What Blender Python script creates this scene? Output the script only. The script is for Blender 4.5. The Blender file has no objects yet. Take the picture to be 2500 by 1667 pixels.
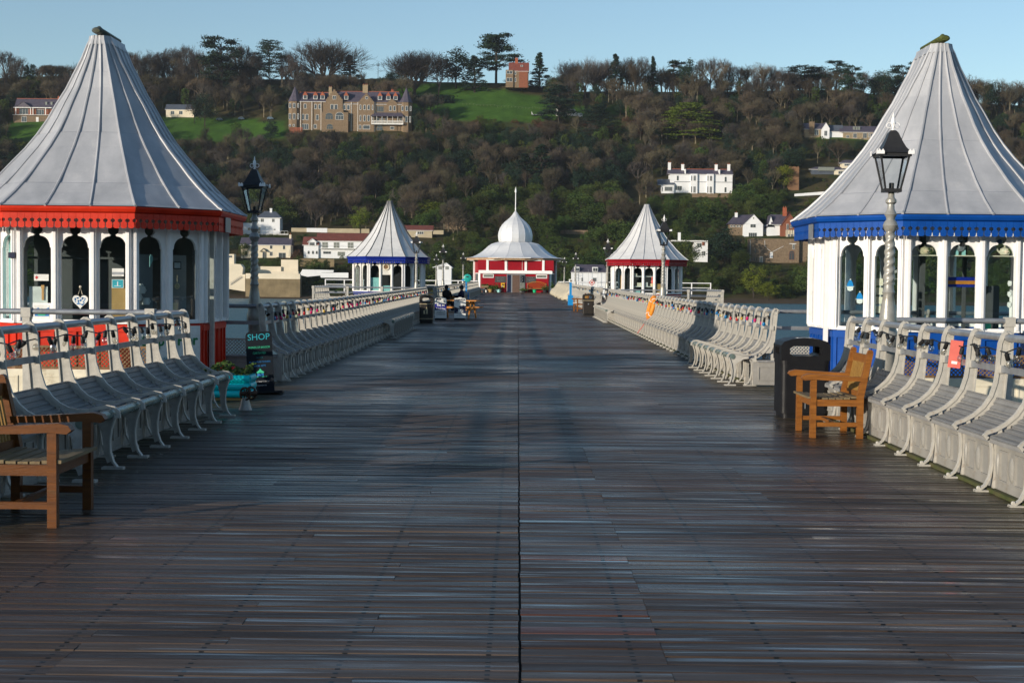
import bpy, math, random
from mathutils import Vector, Matrix
R=math.radians; PI=math.pi
sc=bpy.context.scene; COL=sc.collection
rnd=random.Random(7)
# ---------------------------------------------------------------- camera model
CAMH=1.6; F=3472.2
CM=Matrix.Rotation(R(.2145),3,'Z')@Matrix.Rotation(R(90-2.367),3,'X')@Matrix.Rotation(R(.57),3,'Z')
def ray(sx,sy):
    return CM@Vector(((sx-1250)/F,-(sy-833.5)/F,-1))
def W(sx,sy,Y):
    d=ray(sx,sy); t=Y/d.y; return Vector((d.x*t,Y,CAMH+d.z*t))
def proj(p):
    q=CM.transposed()@(Vector(p)-Vector((0,0,CAMH)))
    return (1250+F*q.x/-q.z, 833.5-F*q.y/-q.z)
def dz(y): return max(0,(y-30))*.004
# ---------------------------------------------------------------- mesh builder
class MB:
    def __init__(s): s.v=[];s.f=[];s.m=[];s.mi=0
    def add(s,vs,fs):
        b=len(s.v); s.v.extend([tuple(v) for v in vs]); s.f.extend([tuple(b+i for i in f) for f in fs]); s.m.extend([s.mi]*len(fs)); return s
    def box(s,x0,x1,y0,y1,z0,z1):
        vs=[(x,y,z) for z in(z0,z1) for y in(y0,y1) for x in(x0,x1)]
        return s.add(vs,[(0,2,3,1),(4,5,7,6),(0,1,5,4),(2,6,7,3),(0,4,6,2),(1,3,7,5)])
    def obox(s,c,ax,ay,az,hx,hy,hz):
        c=Vector(c);ax=Vector(ax).normalized();ay=Vector(ay).normalized();az=Vector(az).normalized()
        vs=[c+ax*(i*hx)+ay*(j*hy)+az*(k*hz) for k in(-1,1) for j in(-1,1) for i in(-1,1)]
        return s.add(vs,[(0,2,3,1),(4,5,7,6),(0,1,5,4),(2,6,7,3),(0,4,6,2),(1,3,7,5)])
    def tube(s,pts,r,n=6,cap=True):
        pts=[Vector(p) for p in pts]
        rs=r if isinstance(r,(list,tuple)) else [r]*len(pts)
        vs=[];prev=None
        for i,p in enumerate(pts):
            t=(pts[min(i+1,len(pts)-1)]-pts[max(i-1,0)])
            t=t.normalized() if t.length>1e-9 else Vector((0,0,1))
            if prev is None:
                u=t.orthogonal().normalized()
                if abs(t.z)<.9: u=Vector((0,0,1)); u=(u-t*u.dot(t)).normalized()
            else: u=prev-t*prev.dot(t); u=u.normalized() if u.length>1e-6 else t.orthogonal().normalized()
            prev=u;w=t.cross(u)
            for k in range(n):
                a=2*PI*k/n; vs.append(p+(u*math.cos(a)+w*math.sin(a))*rs[i])
        fs=[(i*n+k,i*n+(k+1)%n,(i+1)*n+(k+1)%n,(i+1)*n+k) for i in range(len(pts)-1) for k in range(n)]
        if cap and n>2: fs+= [tuple(range(n-1,-1,-1)),tuple(range((len(pts)-1)*n,len(pts)*n))]
        return s.add(vs,fs)
    def lathe(s,prof,n=16,c=(0,0,0),cap=True,rot=0,sy=1):
        vs=[(c[0]+r*math.cos(rot+2*PI*k/n),c[1]+sy*r*math.sin(rot+2*PI*k/n),c[2]+z) for r,z in prof for k in range(n)]
        fs=[(i*n+k,i*n+(k+1)%n,(i+1)*n+(k+1)%n,(i+1)*n+k) for i in range(len(prof)-1) for k in range(n)]
        if cap: fs+=[tuple(range(n-1,-1,-1)),tuple(range((len(prof)-1)*n,len(prof)*n))]
        return s.add(vs,fs)
    def prism(s,poly,o,ax,ay,az,t):
        # polygon (a,b) in plane ax,ay at o, extruded t along az
        o=Vector(o);ax=Vector(ax);ay=Vector(ay);az=Vector(az)
        n=len(poly)
        vs=[o+ax*a+ay*b for a,b in poly]+[o+ax*a+ay*b+az*t for a,b in poly]
        from mathutils.geometry import tessellate_polygon
        tr=tessellate_polygon([[Vector((a,b,0)) for a,b in poly]])
        fs=[tuple(q) for q in tr]+[tuple(i+n for i in reversed(q)) for q in tr]
        fs+=[(i,(i+1)%n,n+(i+1)%n,n+i) for i in range(n)]
        return s.add(vs,fs)
    def strip(s,path,o,au,aw,az,half,th):
        # ribbon following (u,z) path; au,az plane axes, aw width axis; th thickness
        o=Vector(o);au=Vector(au);aw=Vector(aw);az=Vector(az)
        P=[Vector((a,b)) for a,b in path];vs=[]
        for i,p in enumerate(P):
            t=(P[min(i+1,len(P)-1)]-P[max(i-1,0)]).normalized();nn=Vector((-t.y,t.x))*th*.5
            for q,w in((p+nn,-half),(p+nn,half),(p-nn,half),(p-nn,-half)):
                vs.append(o+au*q.x+az*q.y+aw*w)
        fs=[(i*4+k,i*4+(k+1)%4,(i+1)*4+(k+1)%4,(i+1)*4+k) for i in range(len(P)-1) for k in range(4)]
        fs+=[(3,2,1,0),tuple(range((len(P)-1)*4,len(P)*4))]
        return s.add(vs,fs)
    def sphere(s,c,r,n=8,m=6,sz=1,sx=1,sy=1):
        prof=[(max(r*math.sin(PI*i/m),1e-4),-r*math.cos(PI*i/m)*sz) for i in range(m+1)]
        b=len(s.v); s.lathe(prof,n,(0,0,0),False)
        for i in range(b,len(s.v)):
            v=s.v[i]; s.v[i]=(c[0]+v[0]*sx,c[1]+v[1]*sy,c[2]+v[2])
        return s
    def xf(s,M,start=0):
        s.v[start:]=[tuple(M@Vector(v)) for v in s.v[start:]]; return s
    def mesh(s,name,mats,smooth=False):
        me=bpy.data.meshes.new(name); me.from_pydata(s.v,[],s.f)
        for m in (mats if isinstance(mats,(list,tuple)) else [mats]): me.materials.append(m)
        if any(s.m): me.polygons.foreach_set('material_index',s.m)
        if smooth:
            me.polygons.foreach_set('use_smooth',[True]*len(me.polygons))
            if smooth!=2:
                try: me.set_sharp_from_angle(angle=R(38))
                except Exception: pass
        me.update(); return me
    def obj(s,name,mats,parent=None,smooth=False,loc=None):
        o=bpy.data.objects.new(name,s.mesh(name,mats,smooth)); COL.objects.link(o)
        if parent: o.parent=parent
        if loc is not None: o.location=loc
        return o
def fix(me):
    import bmesh
    b=bmesh.new();b.from_mesh(me);bmesh.ops.recalc_face_normals(b,faces=b.faces);b.to_mesh(me);b.free()
def tag(o,label=None,cat=None,group=None,kind=None):
    if label:o['label']=label
    if cat:o['category']=cat
    if group:o['group']=group
    if kind:o['kind']=kind
    return o
def empty(name,loc,label,cat,group=None,rz=0):
    o=bpy.data.objects.new(name,None);COL.objects.link(o);o.location=loc;o.rotation_euler=(0,0,rz);o.empty_display_size=.2
    return tag(o,label,cat,group)
def cp(o,parent,loc=None,rot=None):
    c=o.copy();COL.objects.link(c);c.parent=parent
    if loc is not None:c.location=loc
    if rot is not None:c.rotation_euler=rot
    return c
def copytree(o,parent=None):
    c=o.copy();COL.objects.link(c);c.parent=parent
    for ch in [x for x in o.children]: copytree(ch,c)
    return c
_dg=None
def text(body,size,m,parent,loc,rot=(PI/2,0,0),name='lettering',ext=.002,align='CENTER',sx=1,shear=0,bold=0):
    cu=bpy.data.curves.new('t','FONT');cu.body=body;cu.size=size;cu.extrude=ext;cu.align_x=align;cu.align_y='CENTER';cu.resolution_u=3;cu.shear=shear;cu.offset=bold
    ob=bpy.data.objects.new('t',cu);COL.objects.link(ob)
    bpy.context.view_layer.update()
    me=bpy.data.meshes.new_from_object(ob.evaluated_get(bpy.context.evaluated_depsgraph_get()))
    bpy.data.objects.remove(ob)
    me.materials.clear();me.materials.append(m)
    o=bpy.data.objects.new(name,me);COL.objects.link(o);o.parent=parent;o.location=loc;o.rotation_euler=rot;o.scale=(sx,1,1)
    return o
# ---------------------------------------------------------------- materials
def nd(nt,t,**k):
    n=nt.nodes.new(t)
    for a,b in k.items():
        if a=='inp':
            for i,v in b.items(): n.inputs[i].default_value=v
        else:setattr(n,a,b)
    return n
def ramp(nt,stops):
    r=nt.nodes.new('ShaderNodeValToRGB');e=r.color_ramp.elements
    e[0].position=stops[0][0];e[0].color=(*stops[0][1],1)
    e[1].position=stops[-1][0];e[1].color=(*stops[-1][1],1)
    for p,c in stops[1:-1]:
        x=e.new(p);x.color=(*c,1)
    return r
def mat(name,col,col2=None,rough=.6,metal=0,scale=6,bump=.1,bscale=None,grime=None,gamt=.45,objrand=0,stretch=None,spec=.28,coat=0,emit=None,trans=None):
    m=bpy.data.materials.new(name);m.use_nodes=True;nt=m.node_tree;nt.nodes.clear();L=nt.links.new
    out=nd(nt,'ShaderNodeOutputMaterial');b=nd(nt,'ShaderNodeBsdfPrincipled');L(b.outputs[0],out.inputs[0])
    b.inputs['Metallic'].default_value=metal;b.inputs['Specular IOR Level'].default_value=spec;b.inputs['Coat Weight'].default_value=coat
    tc=nd(nt,'ShaderNodeTexCoord');mp=nd(nt,'ShaderNodeMapping');L(tc.outputs['Object'],mp.inputs[0])
    if stretch:mp.inputs['Scale'].default_value=stretch
    n1=nd(nt,'ShaderNodeTexNoise',inp={'Scale':scale,'Detail':6,'Roughness':.65});L(mp.outputs[0],n1.inputs['Vector'])
    col2=col2 or tuple(c*.72 for c in col)
    r=ramp(nt,[(.32,col2),(.66,col)]);L(n1.outputs['Fac'],r.inputs[0]);c=r.outputs[0]
    if grime:
        n2=nd(nt,'ShaderNodeTexNoise',inp={'Scale':scale*.45+1.3,'Detail':8,'Roughness':.75});L(mp.outputs[0],n2.inputs['Vector'])
        r2=ramp(nt,[(1-gamt-.05,(0,0,0)),(1-gamt+.14,(1,1,1))]);L(n2.outputs['Fac'],r2.inputs[0])
        mx=nd(nt,'ShaderNodeMixRGB',inp={2:(*grime,1)});L(r2.outputs[0],mx.inputs[0]);L(c,mx.inputs[1]);c=mx.outputs[0]
    if objrand:
        oi=nd(nt,'ShaderNodeObjectInfo');hs=nd(nt,'ShaderNodeHueSaturation')
        ma=nd(nt,'ShaderNodeMapRange',inp={3:1-objrand,4:1+objrand});L(oi.outputs['Random'],ma.inputs[0]);L(ma.outputs[0],hs.inputs['Value'])
        ml=nd(nt,'ShaderNodeMath',operation='MULTIPLY',inp={1:7.13});L(oi.outputs['Random'],ml.inputs[0])
        fr=nd(nt,'ShaderNodeMath',operation='FRACT');L(ml.outputs[0],fr.inputs[0])
        mb=nd(nt,'ShaderNodeMapRange',inp={3:.5-objrand*.09,4:.5+objrand*.07});L(fr.outputs[0],mb.inputs[0]);L(mb.outputs[0],hs.inputs['Hue'])
        L(c,hs.inputs['Color']);c=hs.outputs[0]
    L(c,b.inputs['Base Color'])
    rr=nd(nt,'ShaderNodeMapRange',inp={3:max(.03,rough-.12),4:min(1,rough+.12)});L(n1.outputs['Fac'],rr.inputs[0]);L(rr.outputs[0],b.inputs['Roughness'])
    if bump:
        n3=nd(nt,'ShaderNodeTexNoise',inp={'Scale':bscale or scale*6,'Detail':5});L(mp.outputs[0],n3.inputs['Vector'])
        bp=nd(nt,'ShaderNodeBump',inp={'Strength':bump,'Distance':.01});L(n3.outputs['Fac'],bp.inputs['Height']);L(bp.outputs[0],b.inputs['Normal'])
    if emit: b.inputs['Emission Color'].default_value=(*emit,1);b.inputs['Emission Strength'].default_value=1
    if trans: b.inputs['Transmission Weight'].default_value=trans
    return m
def glass(name,tint=(1,1,1),refl=.12,rough=.02):
    m=bpy.data.materials.new(name);m.use_nodes=True;nt=m.node_tree;nt.nodes.clear();L=nt.links.new
    out=nd(nt,'ShaderNodeOutputMaterial');t=nd(nt,'ShaderNodeBsdfTransparent',inp={0:(*tint,1)});g=nd(nt,'ShaderNodeBsdfGlossy',inp={'Roughness':rough})
    lw=nd(nt,'ShaderNodeLayerWeight',inp={0:.5});f=nd(nt,'ShaderNodeMath',operation='POWER',inp={1:4.5});L(lw.outputs['Facing'],f.inputs[0]);a=nd(nt,'ShaderNodeMath',operation='MULTIPLY_ADD',inp={1:1.0,2:refl});a.use_clamp=True
    L(f.outputs[0],a.inputs[0]);mx=nd(nt,'ShaderNodeMixShader');L(a.outputs[0],mx.inputs[0]);L(t.outputs[0],mx.inputs[1]);L(g.outputs[0],mx.inputs[2]);L(mx.outputs[0],out.inputs[0])
    return m
M={}
M['white']=mat('white_paint',(.84,.83,.82),(.76,.75,.74),rough=.4,scale=5,bump=.03,grime=(.62,.60,.54),gamt=.33)
M['oldwhite']=mat('weathered_white',(.72,.70,.64),(.55,.53,.48),rough=.5,scale=3,bump=.1,grime=(.35,.33,.27),gamt=.4)
M['red']=mat('red_paint',(.62,.030,.008),(.46,.02,.006),rough=.4,scale=4,bump=.08,grime=(.30,.02,.01),gamt=.3)
M['darkred']=mat('crimson_paint',(.30,.004,.012),(.22,.003,.010),rough=.42,scale=.8,bump=.05)
M['blue']=mat('blue_paint',(.004,.066,.32),(.003,.048,.24),rough=.4,scale=4,bump=.08,grime=(.003,.03,.14),gamt=.32)
M['navy']=mat('navy_paint',(.008,.025,.26),(.006,.018,.2),rough=.35,scale=4,bump=.05)
M['lead']=mat('lead_sheet',(.45,.455,.475),(.33,.34,.36),rough=.5,metal=.2,scale=2.2,bump=.2,bscale=7,grime=(.50,.50,.50),gamt=.40,stretch=(1,1,.35))
M['leadwhite']=mat('pale_roof',(.62,.62,.62),(.5,.5,.5),rough=.5,scale=2,bump=.08,grime=(.4,.4,.38),gamt=.36)
M['dome']=mat('silver_dome',(.68,.69,.70),(.60,.61,.63),rough=.42,metal=.15,scale=1.2,bump=.03)
M['seam']=mat('dark_seam',(.12,.12,.12),rough=.6)
M['moss']=mat('moss',(.10,.12,.03),(.05,.06,.02),rough=.9,scale=20,bump=.5)
M['iron']=mat('grey_cast_iron',(.48,.455,.405),(.36,.345,.31),rough=.45,scale=9,bump=.15,grime=(.20,.12,.06),gamt=.37,metal=.0)
M['ironp']=mat('grey_iron_panel',(.33,.315,.285),(.25,.24,.22),rough=.42,scale=5,bump=.1,grime=(.22,.18,.13),gamt=.36,metal=.1)
M['seat']=mat('seat_slats',(.32,.315,.305),(.23,.23,.23),rough=.45,scale=7,bump=.1,metal=.1,grime=(.15,.14,.10),gamt=.36)
M['pipe']=mat('galvanised_pipe',(.34,.36,.38),(.24,.25,.27),rough=.36,metal=.45,scale=7,bump=.06,grime=(.25,.2,.16),gamt=.34)
M['green_rail']=mat('worn_green_rail',(.20,.27,.26),(.13,.17,.14),rough=.28,scale=5,bump=.05,metal=.3,grime=(.25,.24,.15),gamt=.4)
M['cream']=mat('cream_panel',(.72,.66,.52),(.55,.5,.38),rough=.6,scale=4,bump=.1,grime=(.3,.22,.12),gamt=.4)
M['rust']=mat('rusty_lattice',(.22,.13,.07),(.12,.07,.03),rough=.8,scale=12,bump=.3,grime=(.4,.3,.18),gamt=.4)
M['teak']=mat('teak_wood',(.28,.105,.017),(.16,.055,.010),rough=.5,scale=4,bump=.25,stretch=(1,9,9),grime=(.10,.07,.03),gamt=.36,coat=.1)
M['teakshaded']=mat('shaded_teak_wood',(.145,.044,.003),(.08,.024,.002),rough=.5,scale=4,bump=.25,stretch=(1,9,9),grime=(.07,.05,.02),gamt=.36,coat=.1)  # teak lowered in tone: shade on the left chair put into its colour
M['backslat']=mat('golden_back_slats',(.34,.19,.045),(.20,.10,.02),rough=.55,scale=5,bump=.2,stretch=(9,9,1),grime=(.12,.08,.02),gamt=.34)
M['slat']=mat('weathered_slats',(.22,.17,.09),(.13,.09,.05),rough=.65,scale=5,bump=.3,stretch=(9,1,9),grime=(.12,.13,.04),gamt=.36)
M['pine']=mat('orange_stained_wood',(.55,.22,.035),(.42,.15,.02),rough=.5,scale=4,bump=.2,stretch=(1,8,8))
M['black']=mat('black_plastic',(.008,.008,.010),(.013,.013,.014),rough=.45,spec=.2,scale=8,bump=.05)
M['blackmetal']=mat('black_metal',(.02,.02,.022),(.03,.03,.03),rough=.45,scale=10,bump=.1)
M['binbody']=mat('dark_brown_bin',(.03,.025,.02),(.02,.017,.015),rough=.42,scale=6,bump=.05)
M['gold']=mat('gold_trim',(.6,.5,.3),rough=.4,bump=0)
M['silver']=mat('silver_paint',(.36,.35,.32),(.27,.26,.23),rough=.36,metal=.3,scale=9,bump=.15,grime=(.22,.13,.06),gamt=.38)
M['cyan']=mat('turquoise_paint',(.0,.55,.58),(.0,.45,.5),rough=.35,scale=5,bump=.05)
M['skyblue']=mat('bright_blue_paint',(.01,.25,.62),(.01,.2,.5),rough=.35,scale=5,bump=.03)
M['teal']=mat('teal_paint',(.02,.36,.31),(.015,.28,.25),rough=.35,scale=5,bump=.03)
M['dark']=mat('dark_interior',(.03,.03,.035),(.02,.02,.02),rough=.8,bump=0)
M['interior']=mat('interior_wall',(.10,.105,.105),(.07,.075,.08),rough=.7,scale=3,bump=0)
M['paper']=mat('white_paper',(.78,.78,.74),rough=.7,bump=0)
M['card']=mat('brown_board',(.42,.26,.10),(.36,.22,.08),rough=.7,bump=.05)
M['mint']=mat('mint_panel',(.30,.58,.56),(.25,.5,.48),rough=.5,bump=0)
M['orange']=mat('orange_lifebuoy',(.75,.27,.03),(.62,.2,.02),rough=.5,scale=9,bump=.15,grime=(.35,.13,.02),gamt=.33)
M['redcard']=mat('faded_red_card',(.62,.13,.10),(.5,.1,.08),rough=.6,bump=.03)
M['glass']=glass('window_glass',(.93,.97,.97),.045)
M['lampglass']=glass('lamp_glass',(.95,.97,.97),.02)
M['bulb']=glass('clear_bulb',(.85,.83,.78),.22,.05)
for n,c in(('bulbpink',(.50,.015,.12)),('bulbblue',(.0,.16,.40)),('bulbyellow',(.5,.32,.05)),('bulbred',(.42,.02,.02)),('bulbcream',(.5,.45,.30))):
    M[n]=mat(n,c,rough=.2,bump=0,coat=.4)
M['cable']=mat('black_cable',(.015,.015,.015),rough=.5,bump=0)
M['tarp']=mat('beige_canvas',(.52,.47,.36),(.40,.35,.26),rough=.85,scale=3,bump=.3)
M['chalk']=mat('chalkboard',(.006,.010,.016),(.005,.008,.012),rough=.6,spec=.12,bump=.02)
M['tgreen']=mat('green_lettering',(.05,.5,.28),rough=.5,bump=0)
M['tblue']=mat('blue_lettering',(.03,.2,.5),rough=.5,bump=0)
M['tteal']=mat('teal_lettering',(.02,.32,.4),rough=.5,bump=0)
M['twhite']=mat('white_lettering',(.7,.7,.7),rough=.5,bump=0)
M['dgreen']=mat('dark_green_lettering',(.01,.2,.06),rough=.5,bump=0)
M['navyp']=mat('navy_print',(.01,.012,.2),rough=.5,bump=0)
M['inkp']=mat('dark_ink',(.008,.016,.05),rough=.5,bump=0)
M['plant']=mat('planter_leaves',(.07,.13,.02),(.03,.05,.015),rough=.6,scale=20,bump=0)
M['flower']=mat('red_petals',(.6,.02,.02),rough=.5,bump=0)
# ---------------------------------------------------------------- world & camera & sun
w=bpy.data.worlds.new('World');sc.world=w;w.use_nodes=True
SUN_EL=R(10.5);SUN_AZ=R(227)   # azimuth of the sun clockwise from +Y
nt=w.node_tree;bg=nt.nodes['Background'];sky=nt.nodes.new('ShaderNodeTexSky');sky.sky_type='NISHITA';sky.sun_disc=False
sky.sun_elevation=SUN_EL;sky.sun_rotation=SUN_AZ;sky.air_density=1.0;sky.dust_density=.3;sky.ozone_density=2.2
nt.links.new(sky.outputs[0],bg.inputs[0]);bg.inputs[1].default_value=.15
sl=bpy.data.lights.new('sun','SUN');sl.energy=4.7;sl.angle=R(.5);sl.color=(1,.89,.74)
so=bpy.data.objects.new('sun',sl);COL.objects.link(so)
sd=Vector((math.sin(SUN_AZ)*math.cos(SUN_EL),math.cos(SUN_AZ)*math.cos(SUN_EL),math.sin(SUN_EL)))
so.rotation_euler=sd.to_track_quat('Z','Y').to_euler()
cam=bpy.data.cameras.new('camera');co=bpy.data.objects.new('camera',cam);COL.objects.link(co)
cam.lens=50;cam.sensor_width=36;cam.clip_end=6000;cam.clip_start=.1
co.matrix_world=Matrix.Translation((0,0,CAMH))@CM.to_4x4();sc.camera=co
sc.view_settings.view_transform='Standard';sc.view_settings.look='None';sc.view_settings.exposure=.18;sc.view_settings.gamma=1
sc.cycles.max_bounces=6;sc.cycles.transparent_max_bounces=12
# ---------------------------------------------------------------- deck
def deck_mat():
    m=bpy.data.materials.new('deck_boards');m.use_nodes=True;nt=m.node_tree;nt.nodes.clear();L=nt.links.new
    out=nd(nt,'ShaderNodeOutputMaterial');b=nd(nt,'ShaderNodeBsdfPrincipled');L(b.outputs[0],out.inputs[0])
    tc=nd(nt,'ShaderNodeTexCoord');at=nd(nt,'ShaderNodeAttribute',attribute_name='board')
    sep=nd(nt,'ShaderNodeSeparateColor');L(at.outputs['Color'],sep.inputs[0])
    mp=nd(nt,'ShaderNodeMapping',inp={'Scale':(1.0,22,1)});L(tc.outputs['Object'],mp.inputs[0])
    ad=nd(nt,'ShaderNodeVectorMath',operation='ADD');sc_=nd(nt,'ShaderNodeVectorMath',operation='SCALE',inp={'Scale':37.});L(at.outputs['Color'],sc_.inputs[0]);L(mp.outputs[0],ad.inputs[0]);L(sc_.outputs[0],ad.inputs[1])
    g=nd(nt,'ShaderNodeTexNoise',inp={'Scale':1.6,'Detail':9,'Roughness':.7});L(ad.outputs[0],g.inputs['Vector'])
    base=ramp(nt,[(0,(.022,.014,.010)),(.35,(.048,.031,.022)),(.7,(.076,.051,.037)),(1,(.115,.083,.062))]);L(sep.outputs[0],base.inputs[0])
    mx=nd(nt,'ShaderNodeMixRGB',inp={2:(.14,.055,.038,1)});L(sep.outputs[1],mx.inputs[0]);L(base.outputs[0],mx.inputs[1])
    gr=ramp(nt,[(.3,(.45,.45,.45)),(.7,(1.3,1.3,1.3))]);L(g.outputs['Fac'],gr.inputs[0])
    mul=nd(nt,'ShaderNodeMixRGB',blend_type='MULTIPLY',inp={0:1});L(mx.outputs[0],mul.inputs[1]);L(gr.outputs[0],mul.inputs[2])
    # algae towards the seats
    sx=nd(nt,'ShaderNodeSeparateXYZ');L(tc.outputs['Object'],sx.inputs[0])
    ab=nd(nt,'ShaderNodeMath',operation='ABSOLUTE');L(sx.outputs[0],ab.inputs[0])
    al=nd(nt,'ShaderNodeMapRange',inp={1:2.3,2:3.9});L(ab.outputs[0],al.inputs[0])
    n2=nd(nt,'ShaderNodeTexNoise',inp={'Scale':1.5,'Detail':6,'Roughness':.7});L(tc.outputs['Object'],n2.inputs['Vector'])
    am=nd(nt,'ShaderNodeMath',operation='MULTIPLY');L(al.outputs[0],am.inputs[0]);L(n2.outputs['Fac'],am.inputs[1])
    ar=ramp(nt,[(.15,(0,0,0)),(.6,(.8,.8,.8))]);L(am.outputs[0],ar.inputs[0])
    mg=nd(nt,'ShaderNodeMixRGB',inp={2:(.028,.034,.009,1)});L(ar.outputs[0],mg.inputs[0]);L(mul.outputs[0],mg.inputs[1])
    # nail heads along the joists
    dots=None
    mx_=nd(nt,'ShaderNodeMath',operation='ADD',inp={1:50.33});L(sx.outputs[0],mx_.inputs[0])
    mo=nd(nt,'ShaderNodeMath',operation='PINGPONG',inp={1:.31});L(mx_.outputs[0],mo.inputs[0])
    my=nd(nt,'ShaderNodeMath',operation='PINGPONG',inp={1:.03125});L(sx.outputs[1],my.inputs[0])
    h1=nd(nt,'ShaderNodeMath',operation='LESS_THAN',inp={1:.011});L(mo.outputs[0],h1.inputs[0])
    h2=nd(nt,'ShaderNodeMath',operation='LESS_THAN',inp={1:.012});L(my.outputs[0],h2.inputs[0])
    h=nd(nt,'ShaderNodeMath',operation='MULTIPLY');L(h1.outputs[0],h.inputs[0]);L(h2.outputs[0],h.inputs[1])
    md=nd(nt,'ShaderNodeMixRGB',inp={2:(.006,.005,.004,1)});L(h.outputs[0],md.inputs[0]);L(mg.outputs[0],md.inputs[1])
    L(md.outputs[0],b.inputs['Base Color'])
    n3=nd(nt,'ShaderNodeTexNoise',inp={'Scale':.55,'Detail':5,'Roughness':.6});L(ad.outputs[0],n3.inputs['Vector'])
    n4=nd(nt,'ShaderNodeTexNoise',inp={'Scale':.35,'Detail':3});L(tc.outputs['Object'],n4.inputs['Vector'])
    ma=nd(nt,'ShaderNodeMath',operation='ADD');L(n3.outputs['Fac'],ma.inputs[0]);L(n4.outputs['Fac'],ma.inputs[1])
    rr=nd(nt,'ShaderNodeMapRange',inp={1:.78,2:1.22,3:.74,4:.14});L(ma.outputs[0],rr.inputs[0]);L(rr.outputs[0],b.inputs['Roughness'])
    bp=nd(nt,'ShaderNodeBump',inp={'Strength':.5,'Distance':.006});L(g.outputs['Fac'],bp.inputs['Height']);L(bp.outputs[0],b.inputs['Normal'])
    b.inputs['Specular IOR Level'].default_value=.30
    n5=nd(nt,'ShaderNodeTexNoise',inp={'Scale':.9,'Detail':4,'Roughness':.55});L(ad.outputs[0],n5.inputs['Vector'])
    cw=ramp(nt,[(.56,(0,0,0)),(.68,(1,1,1))]);L(n5.outputs['Fac'],cw.inputs[0]);L(cw.outputs[0],b.inputs['Coat Weight']);b.inputs['Coat Roughness'].default_value=.13;b.inputs['Coat IOR'].default_value=1.5
    return m
M['deck']=deck_mat()
rb=random.Random(3)
def boards(rows,name,par=None):
    v=[];f=[];c=[]
    for (x0,x1,y,red) in rows:
        wd=.057; z=dz(y)+rb.uniform(-.0018,.0018)
        til=rb.gauss(0,.013)*wd; sl=rb.gauss(0,.0006); col=(min(1,max(0,rb.gauss(.5,.19))),red,rb.random(),1)
        b=len(v);yj=y+rb.uniform(-.002,.002);e=.004
        v+=[(x0,yj-wd,z-.05),(x1,yj-wd,z-.05),(x1,yj+wd,z-.05),(x0,yj+wd,z-.05),
            (x0,yj-wd,z-til-e),(x1,yj-wd,z-til+sl-e),(x1,yj-wd+e,z-til+sl),(x0,yj-wd+e,z-til),
            (x1,yj+wd-e,z+til+sl),(x0,yj+wd-e,z+til),(x1,yj+wd,z+til+sl-e),(x0,yj+wd,z+til-e)]
        fs=[(0,1,5,4),(4,5,6,7),(7,6,8,9),(9,8,10,11),(11,10,2,3),(0,4,7,9,11,3),(1,2,10,8,6,5)]
        f+=[tuple(b+i for i in q) for q in fs]; c+=[col]*12
    me=bpy.data.meshes.new(name);me.from_pydata(v,[],f);me.materials.append(M['deck'])
    a=me.color_attributes.new('board','FLOAT_COLOR','POINT');a.data.foreach_set('color',[x for q in c for x in q])
    o=bpy.data.objects.new(name,me);COL.objects.link(o);return o
rows=[];y=-24.0
while y<176:
    j=rb.choice([-1.9,-1.27,-2.5,-.65]) if rb.random()<.55 else None
    xr=.03+rb.uniform(-.0025,.0025)
    L0=-3.86 if y<150 else -9
    if j: rows+=[(L0,j-.001,y,0),(j+.001,xr-.012,y,0)]
    else: rows.append((L0,xr-.012,y,0))
    hi=3.70 if y<150 else 9
    red=rb.random();red=.75*rb.random()+.2 if red<.16 else (.12 if red<.3 else 0)
    s=.62
    if rb.random()<.5:
        rows+=[(xr,xr+s-.001,y,red),(xr+s+.001,hi,y,0)] if rb.random()<.6 else [(xr,xr+s-.001,y,red),(xr+s+.001,xr+1.86,y,0),(xr+1.862,hi,y,0)]
    else: rows.append((xr,hi,y,red*.3))
    y+=.125
for (ya,yb) in((17.6,23.4),(64.1,69.9)):
    y=ya
    while y<yb:
        rows+=[(-9.4,-3.87,y,0),(3.71,9.4,y,0)];y+=.125
deck=boards(rows,'pier_deck');tag(deck,kind='structure')
u=MB();u.box(-3.8,3.66,-24,150,-.32,-.12);u.box(-9.3,9.3,17.6,23.4,-.32,-.13);u.box(-9.3,9.3,64.1,69.9,-.32,-.13)
u.box(-9,9,149,180,-.1,.3)
for xx in(-3.4,-1.2,1.2,3.3): u.box(xx-.12,xx+.12,-24,150,-.75,-.32)
und=u.obj('pier_substructure',M['blackmetal']);tag(und,kind='structure')
kb=MB()
for s,X in((-1,-4.02),(1,3.86)):
    for a,b in((-24,17.6),(23.4,64.1),(69.9,150)):
        n=int((b-a)/3)
        for i in range(n):
            y0=a+(b-a)*i/n;y1=a+(b-a)*(i+1)/n;z=dz((y0+y1)/2)
            kb.box(X-.16,X+.16,y0,y1-.01,z-.3,z+.03)
M['mosskerb']=mat('mossy_timber_edge',(.10,.085,.04),(.045,.055,.018),rough=.85,scale=4,bump=.4,grime=(.05,.075,.015),gamt=.45)
tag(kb.obj('deck_edge_beam',M['mosskerb']),kind='structure')
pl=[]
for yy in list(range(-20,150,6)):
    p=MB()
    for xx in(-3.2,3.1): p.lathe([(.16,-12),(.16,-.35)],10,(xx,yy,0))
    p.tube([(-3.2,yy,-1),(3.1,yy,-5.5)],.03,5);p.tube([(3.1,yy,-1),(-3.2,yy,-5.5)],.03,5)
    o=p.obj('pier_pile_frame',M['blackmetal']);tag(o,kind='structure')
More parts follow.
